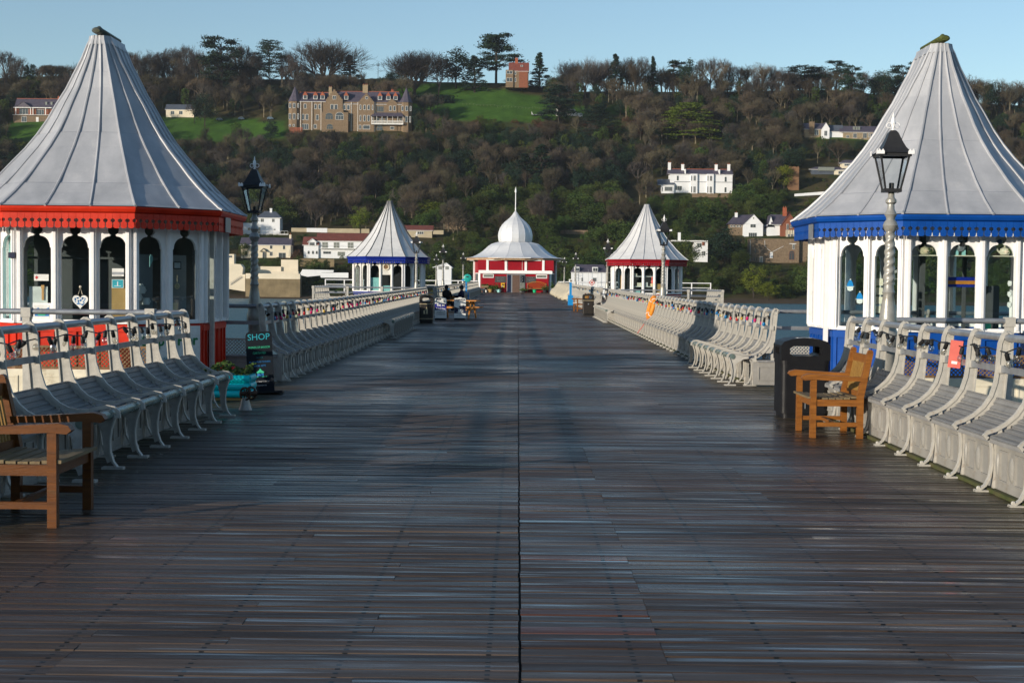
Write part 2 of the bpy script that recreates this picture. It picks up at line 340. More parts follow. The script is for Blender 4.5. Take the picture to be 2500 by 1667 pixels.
# ---------------------------------------------------------------- seat castings
RZ=1.18
S_CURVE=[(.0,1.215),(.03,1.19),(.055,1.12),(.065,1.02),(.07,.9),(.085,.79),(.12,.68),(.18,.59),(.26,.52),(.34,.475),(.40,.455),(.425,.43),(.40,.405)]
LEG=[(.385,.405),(.372,.33),(.37,.22),(.385,.12),(.42,.05),(.47,.012),(.50,.012)]
BACK=[(-.025,1.20),(-.02,1.1),(-.005,.95),(.01,.8),(.025,.6),(.01,.42),(.02,.0)]
E_CURVE=S_CURVE[:8]+[(.25,.53),(.33,.49),(.42,.475),(.50,.48),(.58,.50),(.65,.515),(.71,.505),(.745,.47),(.75,.42)]
E_LEG=[(.73,.44),(.695,.34),(.68,.24),(.685,.14),(.71,.06),(.745,.014),(.79,.014)]
def std_mesh(ext,name):
    b=MB();ax=(1,0,0);aw=(0,1,0);az=(0,0,1)   # local: +x = towards deck, y along run
    b.strip([(u_+.008,z+.012) for u_,z in (E_CURVE if ext else S_CURVE)],(0,0,0),ax,aw,az,.016,.03)
    # web between curve and back flange (upper)
    cur=S_CURVE[1:9]
    poly=[(u_,z) for u_,z in cur]+[(.07,.52),(.03,.62),(.015,.8),(.0,.95),(-.015,1.1),(-.02,1.17)]
    b.prism(poly,(0,-.008,0),ax,az,aw,.016)
    b.strip(BACK[:6],(0,0,0),ax,aw,az,.024,.012)
    # lower web with pierced holes suggested by two ribs
    b.strip([(.10,.62),(.17,.53),(.27,.455),(.38,.42)],(0,0,0),ax,aw,az,.02,.014)
    b.prism([(.235,.535),(.26,.52),(.25,.455),(.225,.475)],(0,-.008,0),ax,az,aw,.016)
    b.prism([(.30,.495),(.33,.48),(.32,.435),(.29,.445)],(0,-.008,0),ax,az,aw,.016)
    b.prism([(.02,.0),(.06,.0),(.07,.5),(.02,.52)],(0,-.01,0),ax,az,aw,.02)
    # leg and vertical post
    b.strip(LEG,(0,0,0),ax,aw,az,.024,.016)
    b.prism([(.30,.0),(.36,.0),(.365,.42),(.30,.44)],(0,-.02,0),ax,az,aw,.04)
    b.box(.29,.50,-.035,.035,0,.014)
    b.sphere((.47,0,.03),.018,6,4);b.sphere((.33,.03,.03),.016,6,4)
    # ring round the rail, clamp of the middle bar
    n=10
    b.tube([(0.0+.046*math.cos(2*PI*k/n),0,RZ+.046*math.sin(2*PI*k/n)) for k in range(n+1)],.013,5,False)
    b.box(.035,.085,-.03,.03,.885,.955)
    if ext:
        b.strip(E_LEG,(0,0,0),ax,aw,az,.026,.016)
        b.prism([(.73,.44),(.695,.34),(.68,.24),(.685,.14),(.705,.07),(.66,.05),(.63,.14),(.62,.26),(.60,.36),(.50,.42),(.42,.43),(.42,.465),(.50,.47),(.58,.49),(.65,.503),(.70,.495)],(0,-.008,0),ax,az,aw,.016)
        b.box(.62,.80,-.04,.04,0,.02)
    me=b.mesh(name,M['iron'],True);fix(me);return me
ME_STD=std_mesh(False,'seat_standard');ME_EXT=std_mesh(True,'seat_standard_ext')
MOD=.785
def seat_mesh(ext):
    b=MB();L=MOD-.03
    path=[(.088,.68),(.105,.655),(.112,.63),(.135,.61),(.145,.585),(.175,.57),(.185,.545),(.22,.53),(.232,.508),(.27,.497),(.283,.478),(.325,.468),(.34,.452),(.385,.445),(.398,.425),(.398,.40)];path=[(a_-.008,b_-.012) for a_,b_ in path]
    b.strip(path,(0,0,0),(1,0,0),(0,1,0),(0,0,1),L/2,.014)
    for u_,z in((.088,.685),(.11,.645),(.14,.60),(.18,.56),(.225,.52),(.277,.488),(.335,.46),(.395,.437)):
        b.tube([(u_-.008,-L/2,z-.012),(u_-.008,L/2,z-.012)],.011,5,False)
    if ext:
        for k,(u_,z) in enumerate(((.46,.462),(.52,.472),(.58,.488))): b.box(u_-.024,u_+.024,-L/2,L/2,z-.008,z+.008)
    return b.mesh('seat_slats',M['seatw'],True)
def seatw():
    m=M['seat'].copy();m.name='reeded_seat';nt=m.node_tree;L=nt.links.new
    b=[n for n in nt.nodes if n.type=='BSDF_PRINCIPLED'][0];tc=[n for n in nt.nodes if n.type=='TEX_COORD'][0]
    wv=nd(nt,'ShaderNodeTexWave',bands_direction='Y',inp={'Scale':14.,'Distortion':0.});L(tc.outputs['Object'],wv.inputs['Vector'])
    bp=nd(nt,'ShaderNodeBump',inp={'Strength':1,'Distance':.012});L(wv.outputs['Fac'],bp.inputs['Height']);L(bp.outputs[0],b.inputs['Normal'])
    src=b.inputs['Base Color'].links[0].from_socket
    r=ramp(nt,[(.1,(.45,.45,.45)),(.5,(1.1,1.1,1.1))]);L(wv.outputs['Fac'],r.inputs[0])
    mu=nd(nt,'ShaderNodeMixRGB',blend_type='MULTIPLY',inp={0:1});L(src,mu.inputs[1]);L(r.outputs[0],mu.inputs[2]);L(mu.outputs[0],b.inputs['Base Color'])
    return m
M['seatw']=seatw()
ME_SEAT=seat_mesh(False);ME_SEATX=seat_mesh(True)
def panel_mesh():
    b=MB();L=MOD-.05;x=.345
    b.box(x-.012,x,-L/2,L/2,.03,.43)
    for a in(-.27,.07):
        for (y0,y1,z0,z1) in((a,a+.2,.33,.345),(a,a+.2,.10,.115),(a,a+.015,.115,.33),(a+.185,a+.2,.115,.33)): b.box(x,x+.014,y0,y1,z0,z1)
    b.sphere((x,0,.22),.05,10,8,2.0,.5,1.)
    b.sphere((x,.33,.22),.03,8,8,3.0,.5,1.)
    b.sphere((x,-.33,.22),.03,8,8,3.0,.5,1.)
    b.box(x-.02,x+.008,-L/2,L/2,.0,.03)
    return b.mesh('seat_panel',M['ironp'],True)
ME_PANEL=panel_mesh()
def lattice(b,o,ax,az,W_,z0,z1,step=.075,t=.008,h=.009):
    o=Vector(o);ax=Vector(ax);az=Vector((0,0,1));H=z1-z0;ny=ax.cross(az)
    n=int((W_+H)/step)+1
    for k in range(n):
        for sgn in(1,-1):
            s0=k*step-(H if sgn==1 else 0);s1=s0+sgn*H if sgn==1 else s0-H
            if sgn==1:a=(s0,z0);c=(s0+H,z1)
            else:a=(k*step,z0);c=(k*step-H,z1)
            # clip to 0..W
            (xa,za),(xc,zc)=a,c
            def clip(xa,za,xc,zc):
                if xa>xc: xa,za,xc,zc=xc,zc,xa,za
                if xc<=0 or xa>=W_: return None
                if xa<0: za+=(zc-za)*(-xa)/(xc-xa);xa=0
                if xc>W_: zc=za+(zc-za)*(W_-xa)/(xc-xa);xc=W_
                return xa,za,xc,zc
            q=clip(xa,za,xc,zc)
            if not q:continue
            p0=o+ax*q[0]+az*q[1];p1=o+ax*q[2]+az*q[3]
            d=(p1-p0)
            if d.length<.01:continue
            b.obox((p0+p1)/2+ny*(sgn*t*.5),d,ny,d.cross(ny),d.length/2,t*.5,h)
    b.obox(o+ax*W_/2+az*(z1+.012),ax,ny,az,W_/2,t*1.6,.014);b.obox(o+ax*W_/2+az*(z0-.012),ax,ny,az,W_/2,t*1.6,.014)
def run(label,x0,y0,n,ang,ext=(),rail=True,group=None,seats=True,lat=False,lastrail=0,firstrail=0):
    """long cast iron seat; origin at first rail point, run along +Y rotated by ang, front = local +x"""
    root=empty('promenade_seat',(x0,y0,0),label,'bench',group,ang)
    c,s=math.cos(ang),math.sin(ang)
    zz=lambda k:dz(y0+c*k*MOD)
    for k in range(n+1):
        e=k in ext
        o=bpy.data.objects.new('standard',ME_EXT if e else ME_STD);COL.objects.link(o);o.parent=root;o.location=(0,k*MOD,zz(k))
    if seats:
        for k in range(n):
            e=(k in ext and k+1 in ext)
            o=bpy.data.objects.new('seat_bay',ME_SEATX if e else ME_SEAT);COL.objects.link(o);o.parent=root;o.location=(0,(k+.5)*MOD,zz(k+.5))
            o=bpy.data.objects.new('front_panel',ME_PANEL);COL.objects.link(o);o.parent=root;o.location=(0,(k+.5)*MOD,zz(k+.5))
    pts=[(0,-firstrail,RZ+zz(0))]+[(0,k*MOD,RZ+zz(k)) for k in range(0,n+1,2)]
    if n%2: pts.append((0,n*MOD,RZ+zz(n)))
    if lastrail: pts.append((0,n*MOD+lastrail,RZ+zz(n)))
    MB().tube(pts,.033,10).obj('top_rail',M['pipe'],root,True)
    b=MB()
    for k in range(n): 
        z=.92+(zz(k)+zz(k+1))/2; b.box(.045,.057,k*MOD+.005,(k+1)*MOD-.005,z-.028,z+.028)
    b.obj('middle_rail',M['pipe'],root)
    ex=sorted(ext)
    if ex:
        segs=[];st=ex[0];pv=ex[0]
        for e in ex[1:]+[None]:
            if e!=pv+1 if e is not None else True:
                segs.append((st,pv));st=e
            pv=e
        for a,bb in segs:
            MB().tube([(.68,a*MOD-.02,.462+zz(a)),(.68,bb*MOD+.02,.462+zz(bb))],.042,12).obj('front_rail',M['green_rail'],root,True)
    return root
XR=4.1
# left side faces +x : local +x = world +x, run along +Y
NEAR0=17.4-11*MOD
run('grey cast-iron seat row nearest the camera on the left, before the red-valanced kiosk',-XR,NEAR0,11,0,ext=(3,4,5,6,7,8,9,10),firstrail=.4)
run('long grey cast-iron seat row on the left between the red and the navy kiosks',-XR,22.6,52,0,ext=tuple(range(21,31)),firstrail=0)
run('left seat row beyond the navy kiosk, behind the picnic table',-XR,69.1,50,0)
run('last left seat row, ending beside the crimson pavilion',-XR,69.1+50.5*MOD,47,0,ext=tuple(range(40,48)))
# right side faces -x : rotate by pi ; run along -Y, so start at the far end
def runR(label,y0,n,ext=(),**k): return run(label,XR,y0+n*MOD,n,PI,ext=tuple(n-e for e in ext),**k)
runR('grey cast-iron seat row nearest the camera on the right, behind the teak armchair',17.4-12*MOD,12)
runR('long cream-grey cast-iron seat row on the right with an orange lifebuoy',22.6,52,ext=tuple(range(0,8))+tuple(range(41,52)))
runR('right seat row beyond the dark bin, past the red-banded small kiosk',69.1,50)
runR('last right seat row, mostly under beige canvas by the pavilion',69.1+50.5*MOD,47)
# zz for rotated runs uses cos(ang) so the camber still follows the deck
# platform railings round the kiosks
def backfence(label,sx_,Y,z0,X1=9.3,posts=3,col=('rust','cream')):
    """seat back seen from behind: rail, posts, lattice, cream panel; runs from |X|=4.15 outwards at depth Y"""
    root=empty('platform_railing',(sx_*4.15,Y,z0),label,'railing','railings across the kiosk platforms');L=X1-4.15
    MB().tube([(0,0,RZ),(sx_*L,0,RZ)],.035,10).obj('top_rail',M['pipe'],root,True)
    if abs(Y-64.3)<1: MB().tube([(0,0,.92),(sx_*L,0,.92)],.02,8).obj('middle_rail',M['pipe'],root,True)
    for k in range(posts):
        x=sx_*(.45+k*(L-.5)/(posts-1));p=MB();p.box(x-.045,x+.045,-.04,.05,0,RZ-.06);p.box(x-.06,x+.06,-.055,.065,RZ-.07,RZ+.05)
        p.obj('post',M['iron'],root)
        if k<posts-1:
            x2=sx_*(.45+(k+1)*(L-.5)/(posts-1));a,bb=min(x,x2)+.05,max(x,x2)-.05
            q=MB();lattice(q,(a,0,0),(1,0,0),(0,0,1),bb-a,.49,.73,step=.052,h=.006);q.obj('lattice_panel',M[col[0]],root)
            q=MB();q.box(a,bb,-.015,.015,.06,.46);
            nn=3;ww=(bb-a)/nn
            for i in range(nn):
                for (u0,u1,v0,v1) in((.06,ww-.06,.36,.38),(.06,ww-.06,.12,.14),(.06,.08,.14,.36),(ww-.08,ww-.06,.14,.36)): q.box(a+i*ww+u0,a+i*ww+u1,-.026,-.015,v0,v1)
            q.obj('lower_panel',M[col[1]],root)
    return root
backfence('railing with rusty lattice in front of the near red-valanced kiosk',-1,17.8,0,posts=4)
backfence('railing with rusty lattice in front of the near blue kiosk',1,17.8,0,posts=4)
backfence('pipe railing in front of the far navy kiosk, left of the pavilion',-1,64.3,dz(64),posts=4,col=('iron','ironp'))
backfence('pipe railing in front of the small red-banded kiosk right of the pavilion',1,64.3,dz(64),posts=4,col=('iron','ironp'))
def crossseat(label,s,Y,z0,X1=9.3):
    # rail + lattice seat facing the camera (front = -Y)
    root=empty('lattice_bench',(s*4.1,Y,z0),label,'bench','seats across the kiosk platforms');L=X1-4.1
    MB().tube([(0,0,RZ),(s*L,0,RZ)],.033,10).obj('top_rail',M['pipe'],root,True)
    MB().box(min(0,s*L),max(0,s*L),-.065,-.052,.885,.945).obj('middle_rail',M['pipe'],root)
    q=MB();lattice(q,(min(-s*.15,s*L),-.1,0),(1,0,0),(0,0,1),L+.15,.40,.64,step=.055,h=.007);q.obj('lattice_back',M['iron'],root)
    q=MB();q.box(min(-s*.3,s*L),max(-s*.3,s*L),-.43,-.08,.385,.41);q.obj('seat_board',M['seat'],root)
    q=MB();a,b_=min(-s*.36,s*L),max(-s*.36,s*L);q.box(a,b_,-.40,-.385,.02,.385)
    n=6;ww=(b_-a)/n
    for i in range(n):
        for (u0,u1,v0,v1) in((.08,ww-.08,.30,.315),(.08,ww-.08,.09,.105),(.08,.095,.105,.30),(ww-.095,ww-.08,.105,.30)): q.box(a+i*ww+u0,a+i*ww+u1,-.412,-.40,v0,v1)
        q.sphere((a+i*ww+ww*.5,-.40,.2),.05,10,8,1.5,1.,.4)
    q.obj('front_panel',M['ironp'],root)
    for k in range(5):
        o=bpy.data.objects.new('standard',ME_STD);COL.objects.link(o);o.parent=root;o.location=(s*(1.6+k*.9),0,0);o.rotation_euler=(0,0,-PI/2)
crossseat('lattice-backed seat behind the near red kiosk, beside the shop chalkboard',-1,22.9,0)
crossseat('lattice-backed seat behind the near blue kiosk, right of the black litter bin',1,22.9,0)
crossseat('lattice-backed seat behind the far navy kiosk',-1,69.4,dz(69))
crossseat('lattice-backed seat behind the far red-banded kiosk',1,69.4,dz(69))
for s,l in((-1,'row of seat standards on the outer edge of the navy kiosk platform'),(1,'row of seat standards on the outer edge of the far red-banded kiosk platform')):
    if s<0: run(l,-9.25,64.3,6,0,seats=True)
    else: run(l,9.25,64.3+6*MOD,6,PI,seats=True)
# ---------------------------------------------------------------- lamp posts
def lamp_proto():
    root=empty('street_lamp',(0,0,0),'','street lamp','twisted-column lamps along the pier')
    b=MB();b.lathe([(r_*.85,z_) for r_,z_ in [(.12,-.1),(.12,.9),(.15,.95),(.15,1.05),(.13,1.1),(.12,1.13),(.135,1.18),(.12,1.24),(.11,1.32),(.092,1.42),(.075,1.52),(.09,1.55),(.075,1.58),(.065,1.64)]],14)
    b.obj('base',M['silver'],root,True)
    v=[];f=[];n=16;H=56
    for i in range(H):
        t=i/(H-1);z=1.64+t*.62;r0=.062-.014*t
        for k in range(n):
            a=2*PI*k/n;tw=t*2*PI*3.2
            r=r0+.011*max(0,math.cos((a-tw)))**3+.011*max(0,math.cos(a-tw+PI))**3
            v.append((r*math.cos(a),r*math.sin(a),z))
    f=[(i*n+k,i*n+(k+1)%n,(i+1)*n+(k+1)%n,(i+1)*n+k) for i in range(H-1) for k in range(n)]
    b=MB();b.add(v,f);b.obj('twisted_column',M['silver'],root,2)
    b=MB();b.lathe([(.05,2.25),(.075,2.29),(.09,2.33),(.075,2.37),(.05,2.40),(.055,2.43),(.075,2.46),(.06,2.49),(.045,2.52),(.04,2.58),(.065,2.60),(.065,2.63),(.04,2.66),(.035,2.74)],14)
    b.obj('capital',M['silver'],root,True)
    b=MB();q=.085;Q=.165;z0=2.74;z1=3.15
    b.box(-q-.015,q+.015,-q-.015,q+.015,z0-.02,z0+.02)
    for sx in(-1,1):
        for sy in(-1,1): b.tube([(sx*q,sy*q,z0),(sx*Q,sy*Q,z1)],.014,4)
    for s in(-1,1):
        b.obox((0,s*(Q),z1),(1,0,0),(0,1,0),(0,0,1),Q+.02,.016,.022);b.obox((s*(Q),0,z1),(1,0,0),(0,1,0),(0,0,1),.016,Q+.02,.022)
    b.tube([(0,0,z0+.02),(0,0,z0+.09)],.03,8)
    b.obj('lantern_frame',M['blackmetal'],root)
    b=MB()
    for a in range(4):
        Mt=Matrix.Rotation(a*PI/2,3,'Z')
        b.add([Mt@Vector(p) for p in((-q,-q,z0+.02),(q,-q,z0+.02),(Q,-Q,z1-.02),(-Q,-Q,z1-.02))],[(0,1,2,3)])
    b.obj('lantern_glass',M['lampglass'],root)
    b=MB();prof=[(.205,3.17),(.165,3.195),(.13,3.24),(.10,3.30),(.075,3.36),(.055,3.41),(.03,3.44)]
    b.lathe([(r*1.414,z) for r,z in prof],4,rot=PI/4);b.obj('lantern_roof',M['blackmetal'],root)
    b=MB()
    for a in range(4):
        Mt=Matrix.Rotation(a*PI/2,3,'Z')
        for d in(0,1):
            poly=[(0,0),(.075,0),(.075,.03),(.055,.06),(.035,.035),(.015,.062),(0,.035)]
            o=Mt@Vector((-.21,-.21,3.15));ax=Mt@Vector((1,0,0) if d==0 else (0,1,0));az=Mt@Vector((0,-1,0) if d==0 else (-1,0,0))
            b.prism(poly,o,ax,(0,0,1),az,.006)
    b.obj('corner_crown',M['white'],root)
    b=MB();b.lathe([(.012,3.43),(.02,3.445),(.012,3.46),(.014,3.50),(.028,3.53),(.024,3.57),(.01,3.60),(.012,3.61),(.003,3.65)],8)
    for s in(-1,1):
        for ph in(0,PI/2):
            pts=[]
            for i in range(14):
                t=i/13*2*PI*.85;pts.append((s*(.045+.03*math.cos(PI+t)),3.50+.03*math.sin(t)))
            pts+=[(s*.02,3.485),(s*.012,3.51)]
            pts2=[(p[0]*math.cos(ph),p[0]*math.sin(ph),p[1]) for p in pts];b.tube(pts2,.005,4)
    b.obj('finial',M['white'],root)
    return root
lp=lamp_proto()
LAMPS=[(4.35,16.75,'nearest twisted lamp post, in front of the near blue kiosk'),(-4.35,23.5,'twisted lamp post just right of the near red-valanced kiosk'),
(4.35,42.8,'lamp post beside the orange lifebuoy, in front of the small red-banded kiosk'),(-4.35,61,'lamp post overlapping the right side of the navy kiosk'),
(4.35,69.5,'dark-headed lamp left of the small red-banded kiosk roof'),(-4.45,84.6,'first lamp right of the navy kiosk'),
(4.35,108,'second lamp out from the right wall of the pavilion'),(-4.35,113,'lamp just left of the crimson pavilion wall'),
(4.35,134,'lamp nearest the right wall of the pavilion'),(-7.05,123,'small far lamp between the navy kiosk and the pavilion')]
for i,(x,y,l) in enumerate(LAMPS):
    o=lp if i==0 else copytree(lp)
    o.location=(x,y,dz(y)-.02);o['label']=l;o.rotation_euler=(0,R(.35) if x>0 else R(-.1),R(rnd.uniform(-6,6)))
# ---------------------------------------------------------------- festoon lights
def festoon(label,x,side,y0,y1,n,cols,seed,front=1):
    rr=random.Random(seed);root=empty('festoon_lights',(x,y0,0),label,'string lights','festoon strings under the rails')
    sock=MB();sock.lathe([(.012,.0),(.02,-.008),(.021,-.06),(.017,-.065)],8);ms=sock.mesh('socket',M['cable'],True)
    bl=MB();bl.lathe([(.012,-.06),(.016,-.068),(.026,-.085),(.0285,-.105),(.022,-.125),(.006,-.135)],10)
    mb={c:bl.mesh('bulb_'+c,M[c],2) for c in set(cols)}
    step=(y1-y0)/n;pts=[]
    for i in range(n):
        y=i*step+rr.uniform(-.08,.08)*step*3;z=dz(y0+y)+RZ-.055-abs(math.sin(i*1.9))*.05-rr.random()*.03
        px=front*(.045+rr.uniform(0,.05));pts.append((px,y,z+.006))
        bo=bpy.data.objects.new('bulb',mb[rr.choice(cols)]);COL.objects.link(bo);bo.parent=root;bo.location=(px,y,z)
        bo.rotation_euler=(rr.gauss(0,.4),rr.gauss(0,.35),0)
        so_=bpy.data.objects.new('socket',ms);COL.objects.link(so_);so_.parent=bo
    pts.sort(key=lambda p:p[1])
    MB().tube(pts,.006,4).obj('cable',M['cable'],root)
clr=['bulb']
mixc=['bulbpink','bulbblue','bulbyellow','bulbred','bulbcream','bulbblue','bulbpink']
festoon('clear-bulb festoon under the rail of the nearest left seat row',-XR,-1,NEAR0+1.5,17.4,30,clr,1)
festoon('clear-bulb festoon under the rail of the nearest right seat row',XR,1,NEAR0+1.5,17.3,30,clr+['bulbblue']*0,2,-1)
festoon('nearer half of the coloured festoon on the long left seat row',-XR,-1,22.8,44,66,mixc,3)
festoon('farther half of the coloured festoon on the long left seat row',-XR,-1,44.2,63.2,62,mixc,4)
festoon('nearer half of the coloured festoon on the long right seat row',XR,1,22.8,44,56,mixc,5,-1)
festoon('farther half of the coloured festoon on the long right seat row',XR,1,44.2,63.2,50,mixc,6,-1)
festoon('festoon on the left rail beyond the navy kiosk',-XR,-1,70,108,60,['bulbblue','bulbcream','cable'],7)
festoon('festoon on the right rail beyond the small red-banded kiosk',XR,1,70,108,45,['bulbblue','bulbcream','cable'],8,-1)
# ---------------------------------------------------------------- kiosks
ROOFP=[(1.0,2.60),(.955,2.66),(.80,2.93),(.64,3.28),(.468,3.70),(.33,4.16),(.20,4.62),(.098,5.04),(.075,5.17)]
def octo(A,a): h=a/2; return [(h,-A),(A,-h),(A,h),(h,A),(-h,A),(-A,h),(-A,-h),(-h,-A)]
def window_profile():
    pr=[(.198,1.02),(.198,2.02),(.184,2.03)]
    for i in range(1,9):
        t=i/8*PI/2; pr.append((.184*math.cos(t*.82),2.03+.16*math.sin(t*.98)))
    pr.append((.04,2.205))
    for i in range(9):
        t=-PI/2*.72+i/8*(PI/2*.72+PI/2*.97); pr.append((max(.004,.084*math.cos(t)),2.280+.078*math.sin(t)))
    return pr
def kiosk(name_label,cx,cy,z0,main,roofm,seamm,cap=True,mossy=False,door=None,signs=None,sx_=1,teeth=True):
    root=empty('pier_kiosk',(cx,cy,z0),name_label,'kiosk','kiosks with tent-shaped roofs')
    A=1.92;a=1.87
    # ---- roof
    b=MB();ke=.40 if cap else .03
    def ring(s,z,grow=0):
        o=[]
        for (x,y) in octo(A,a):
            k=(1-s)**4*ke
            o.append((x*s*(1+grow),y*s*(1+grow)+math.copysign(k*(1 if cap else 1),y)*(1 if abs(y)>.1 else 1),z))
        return o
    ROOF=ROOFP if cap else ROOFP[:-1]+[(.055,5.28)]
    dense=[]
    for i in range(len(ROOF)-1):
        (s0,q0),(s1,q1)=ROOF[i],ROOF[i+1]
        for t in(0,.5): 
            p=(s0+(s1-s0)*t,q0+(q1-q0)*t)
            if t: # smooth the sag
                p=(p[0]-.006,p[1])
            dense.append(p)
    dense.append(ROOF[-1])
    laps={4,8,12}
    vs=[];fs=[];rings=[]
    for i,(s,z) in enumerate(dense):
        rings.append(ring(s,z,0))
        if i in laps: rings.append(ring(s,z+.012,-.016))
    for rg in rings: vs+=rg
    for i in range(len(rings)-1):
        for k in range(8): fs.append((i*8+k,i*8+(k+1)%8,(i+1)*8+(k+1)%8,(i+1)*8+k))
    fs.append(tuple(range((len(rings)-1)*8,len(rings)*8)))
    b.add(vs,fs);rg=ring(1.0,2.585);b.add(rg+ring(.8,2.585),[(k,8+k,8+(k+1)%8,(k+1)%8) for k in range(8)])
    rf=b.obj('roof',roofm,root)
    b=MB()
    for k in range(8):
        long=(k%2==1) # faces (k,k+1): k=1 side, k=3 back,k=5 side,k=7 front are long
        nn=3 if long else 2
        for j in range(nn):
            t=j/nn;pts=[]
            for (s,z) in dense:
                p=Vector(ring(s,z)[k]).lerp(Vector(ring(s,z)[(k+1)%8]),t);pts.append(p+Vector((p.x,p.y,0)).normalized()*.006)
            rr=.021 if j==0 else .018
            b.tube(pts,[rr]*(len(pts)-3)+[rr*.9,rr*.75,rr*.6],6)
    b.obj('roof_roll',seamm,rf)
    if cap:
        b=MB();b.tube([(0,-.56,5.22),(0,-.50,5.235),(0,.46,5.235),(0,.52,5.22)],[.05,.088,.085,.05],12);
        b.v=[(x_,y_,5.225+(z_-5.225)*.58) for x_,y_,z_ in b.v]
        b.lathe([(.04,5.26),(.035,5.29),(.015,5.305)],8,(0,-.42,0))
        b.obj('ridge_cap',M['moss'] if sx_>0 else M['capm'],rf,True)
        q=MB();t=ring(.098,5.04,.06);t2=ring(.075,5.17,.06);q.add(t+t2,[(k,(k+1)%8,8+(k+1)%8,8+k) for k in range(8)]);q.obj('ridge_flashing',roofm,rf)
    elif mossy:
        b=MB();b.lathe([(.13,5.2),(.11,5.28),(.05,5.36),(.02,5.38)],8);b.obj('mossy_tip',M['moss'],rf)
    # ---- cornice and valance
    b=MB()
    prof=[(1.86,2.47),(1.86,2.50),(1.90,2.52),(1.92,2.56),(1.925,2.59),(1.80,2.59)]
    rgs=[octo(q,q*a/A) for q,_ in prof]
    vs=[(x,y,prof[i][1]) for i,r_ in enumerate(rgs) for x,y in r_]
    b.add(vs,[(i*8+k,i*8+(k+1)%8,(i+1)*8+(k+1)%8,(i+1)*8+k) for i in range(len(prof)-1) for k in range(8)])
    b.obj('cornice',main,root)
    b=MB();o8=octo(1.87,1.87*a/A)
    for k in range(8):
        p=Vector((*o8[k],0));q=Vector((*o8[(k+1)%8],0));d=q-p;L=d.length;d/=L;nrm=Vector((d.y,-d.x,0))
        n=int(round(L/.1));wv=L/n
        for i in range(n):
            o=p+d*(i*wv);hs=.008;cr=.024
            pl_=[(hs,2.31),(hs,2.40-cr)]
            for j in range(1,5):
                t=-PI/2+j*PI/5;pl_.append((hs+cr*math.cos(t),2.40+cr*math.sin(t)))
            pl_+=[(hs,2.40+cr),(0.0015,2.43),(0.0015,2.50),(wv-.0015,2.50),(wv-.0015,2.43),(wv-hs,2.40+cr)]
            for j in range(1,5):
                t=PI/2+j*PI/5;pl_.append((wv-hs+cr*math.cos(t),2.40+cr*math.sin(t)))
            pl_+=[(wv-hs,2.40-cr),(wv-hs,2.31),(wv-hs-.02,2.295),(hs+.02,2.295)]
            b.prism(pl_,o,d,(0,0,1),-nrm,.018)
    me_=b.obj('valance',main,root)
    # ---- walls bay by bay
    WA=1.60;wa=1.60;o8=octo(WA,wa);PR=window_profile()
    wall=MB();dado=MB();pil=MB()
    for k in range(8):
        p=Vector((*o8[k],0));q=Vector((*o8[(k+1)%8],0));d=q-p;L=d.length;d/=L;nrm=Vector((d.y,-d.x,0))
        n=3 if k%2 else 2;wv=L/n
        for i in range(n):
            c=p+d*((i+.5)*wv);hw=wv/2;isdoor=(door is not None and (k,i)==door)
            pr=PR if not isdoor else [(.20,.12),(.20,1.75)]
            if isdoor:
                top=2.55;bot=.02
            else: top=2.55;bot=.97
            th=.05
            for side in(-1,1):
                pts=[(side*w_,z) for w_,z in pr]
                vs=[]
                for (x,z) in pts:
                    for dd in(0,-th): vs.append(c+d*x+nrm*dd+Vector((0,0,z)))
                    for dd in(0,-th): vs.append(c+d*(side*hw)+nrm*dd+Vector((0,0,z)))
                fs=[]
                for j in range(len(pts)-1):
                    a0=j*4;a1=a0+4
                    fs+=[(a0,a0+2,a1+2,a1),(a0+1,a1+1,a1+3,a0+3),(a0,a1,a1+1,a0+1)]
                wall.add(vs,fs)
            wall.obox(c+Vector((0,0,(pr[-1][1]+top)/2))-nrm*th/2,d,nrm,(0,0,1),hw,th/2,(top-pr[-1][1])/2)
            if pr[0][1]>bot: wall.obox(c+Vector((0,0,(pr[0][1]+bot)/2))-nrm*th/2,d,nrm,(0,0,1),hw,th/2,(pr[0][1]-bot)/2)
            if isdoor:
                r=MB();r.tube([c+nrm*.03+d*(.13*math.cos(t*PI/8))+Vector((0,0,2.12+.13*math.sin(t*PI/8))) for t in range(17)],.03,6);r.obj('porthole_rim',M['cream'],root,True)
                r=MB();r.prism([(.115*math.cos(t*PI/8),.115*math.sin(t*PI/8)) for t in range(16)],c+nrm*.02+Vector((0,0,2.12)),d,(0,0,1),nrm,.01);r.obj('porthole_disc',M['rust'],root)
            # glass
            g=MB();zt=2.36 if not isdoor else 1.76;zb=1.0 if not isdoor else .12
            g.obox(c-nrm*.035+Vector((0,0,(zt+zb)/2)),d,nrm,(0,0,1),.212,.003,(zt-zb)/2)
            wo=g.obj('window',M['glass'],root)
            # sill
            if not isdoor: pil.obox(c+nrm*.022+Vector((0,0,.985)),d,nrm,(0,0,1),hw-.04,.022,.018)
            # dado
            dd=Vector((0,0,.5))
            if not isdoor:
                dado.obox(c-nrm*.02+dd,d,nrm,(0,0,1),hw,.02,.465)
                for xx in(-hw+.045,0,hw-.045): dado.obox(c+d*xx+nrm*.012+dd,d,nrm,(0,0,1),.022,.012,.40)
                for zz_ in(.08,.90): dado.obox(c+nrm*.014+Vector((0,0,zz_)),d,nrm,(0,0,1),hw,.014,.045)
        for i in range(n+1):
            c=p+d*(i*wv);hw2=.038 if 0<i<n else .036
            cc=c if 0<i<n else c-d*(0.04 if i else -.04)
            pil.obox(cc+nrm*.03+Vector((0,0,1.76)),d,nrm,(0,0,1),hw2,.03,.79)
            pil.obox(cc+nrm*.068+Vector((0,0,1.72)),d,nrm,(0,0,1),hw2*.5,.008,.72)
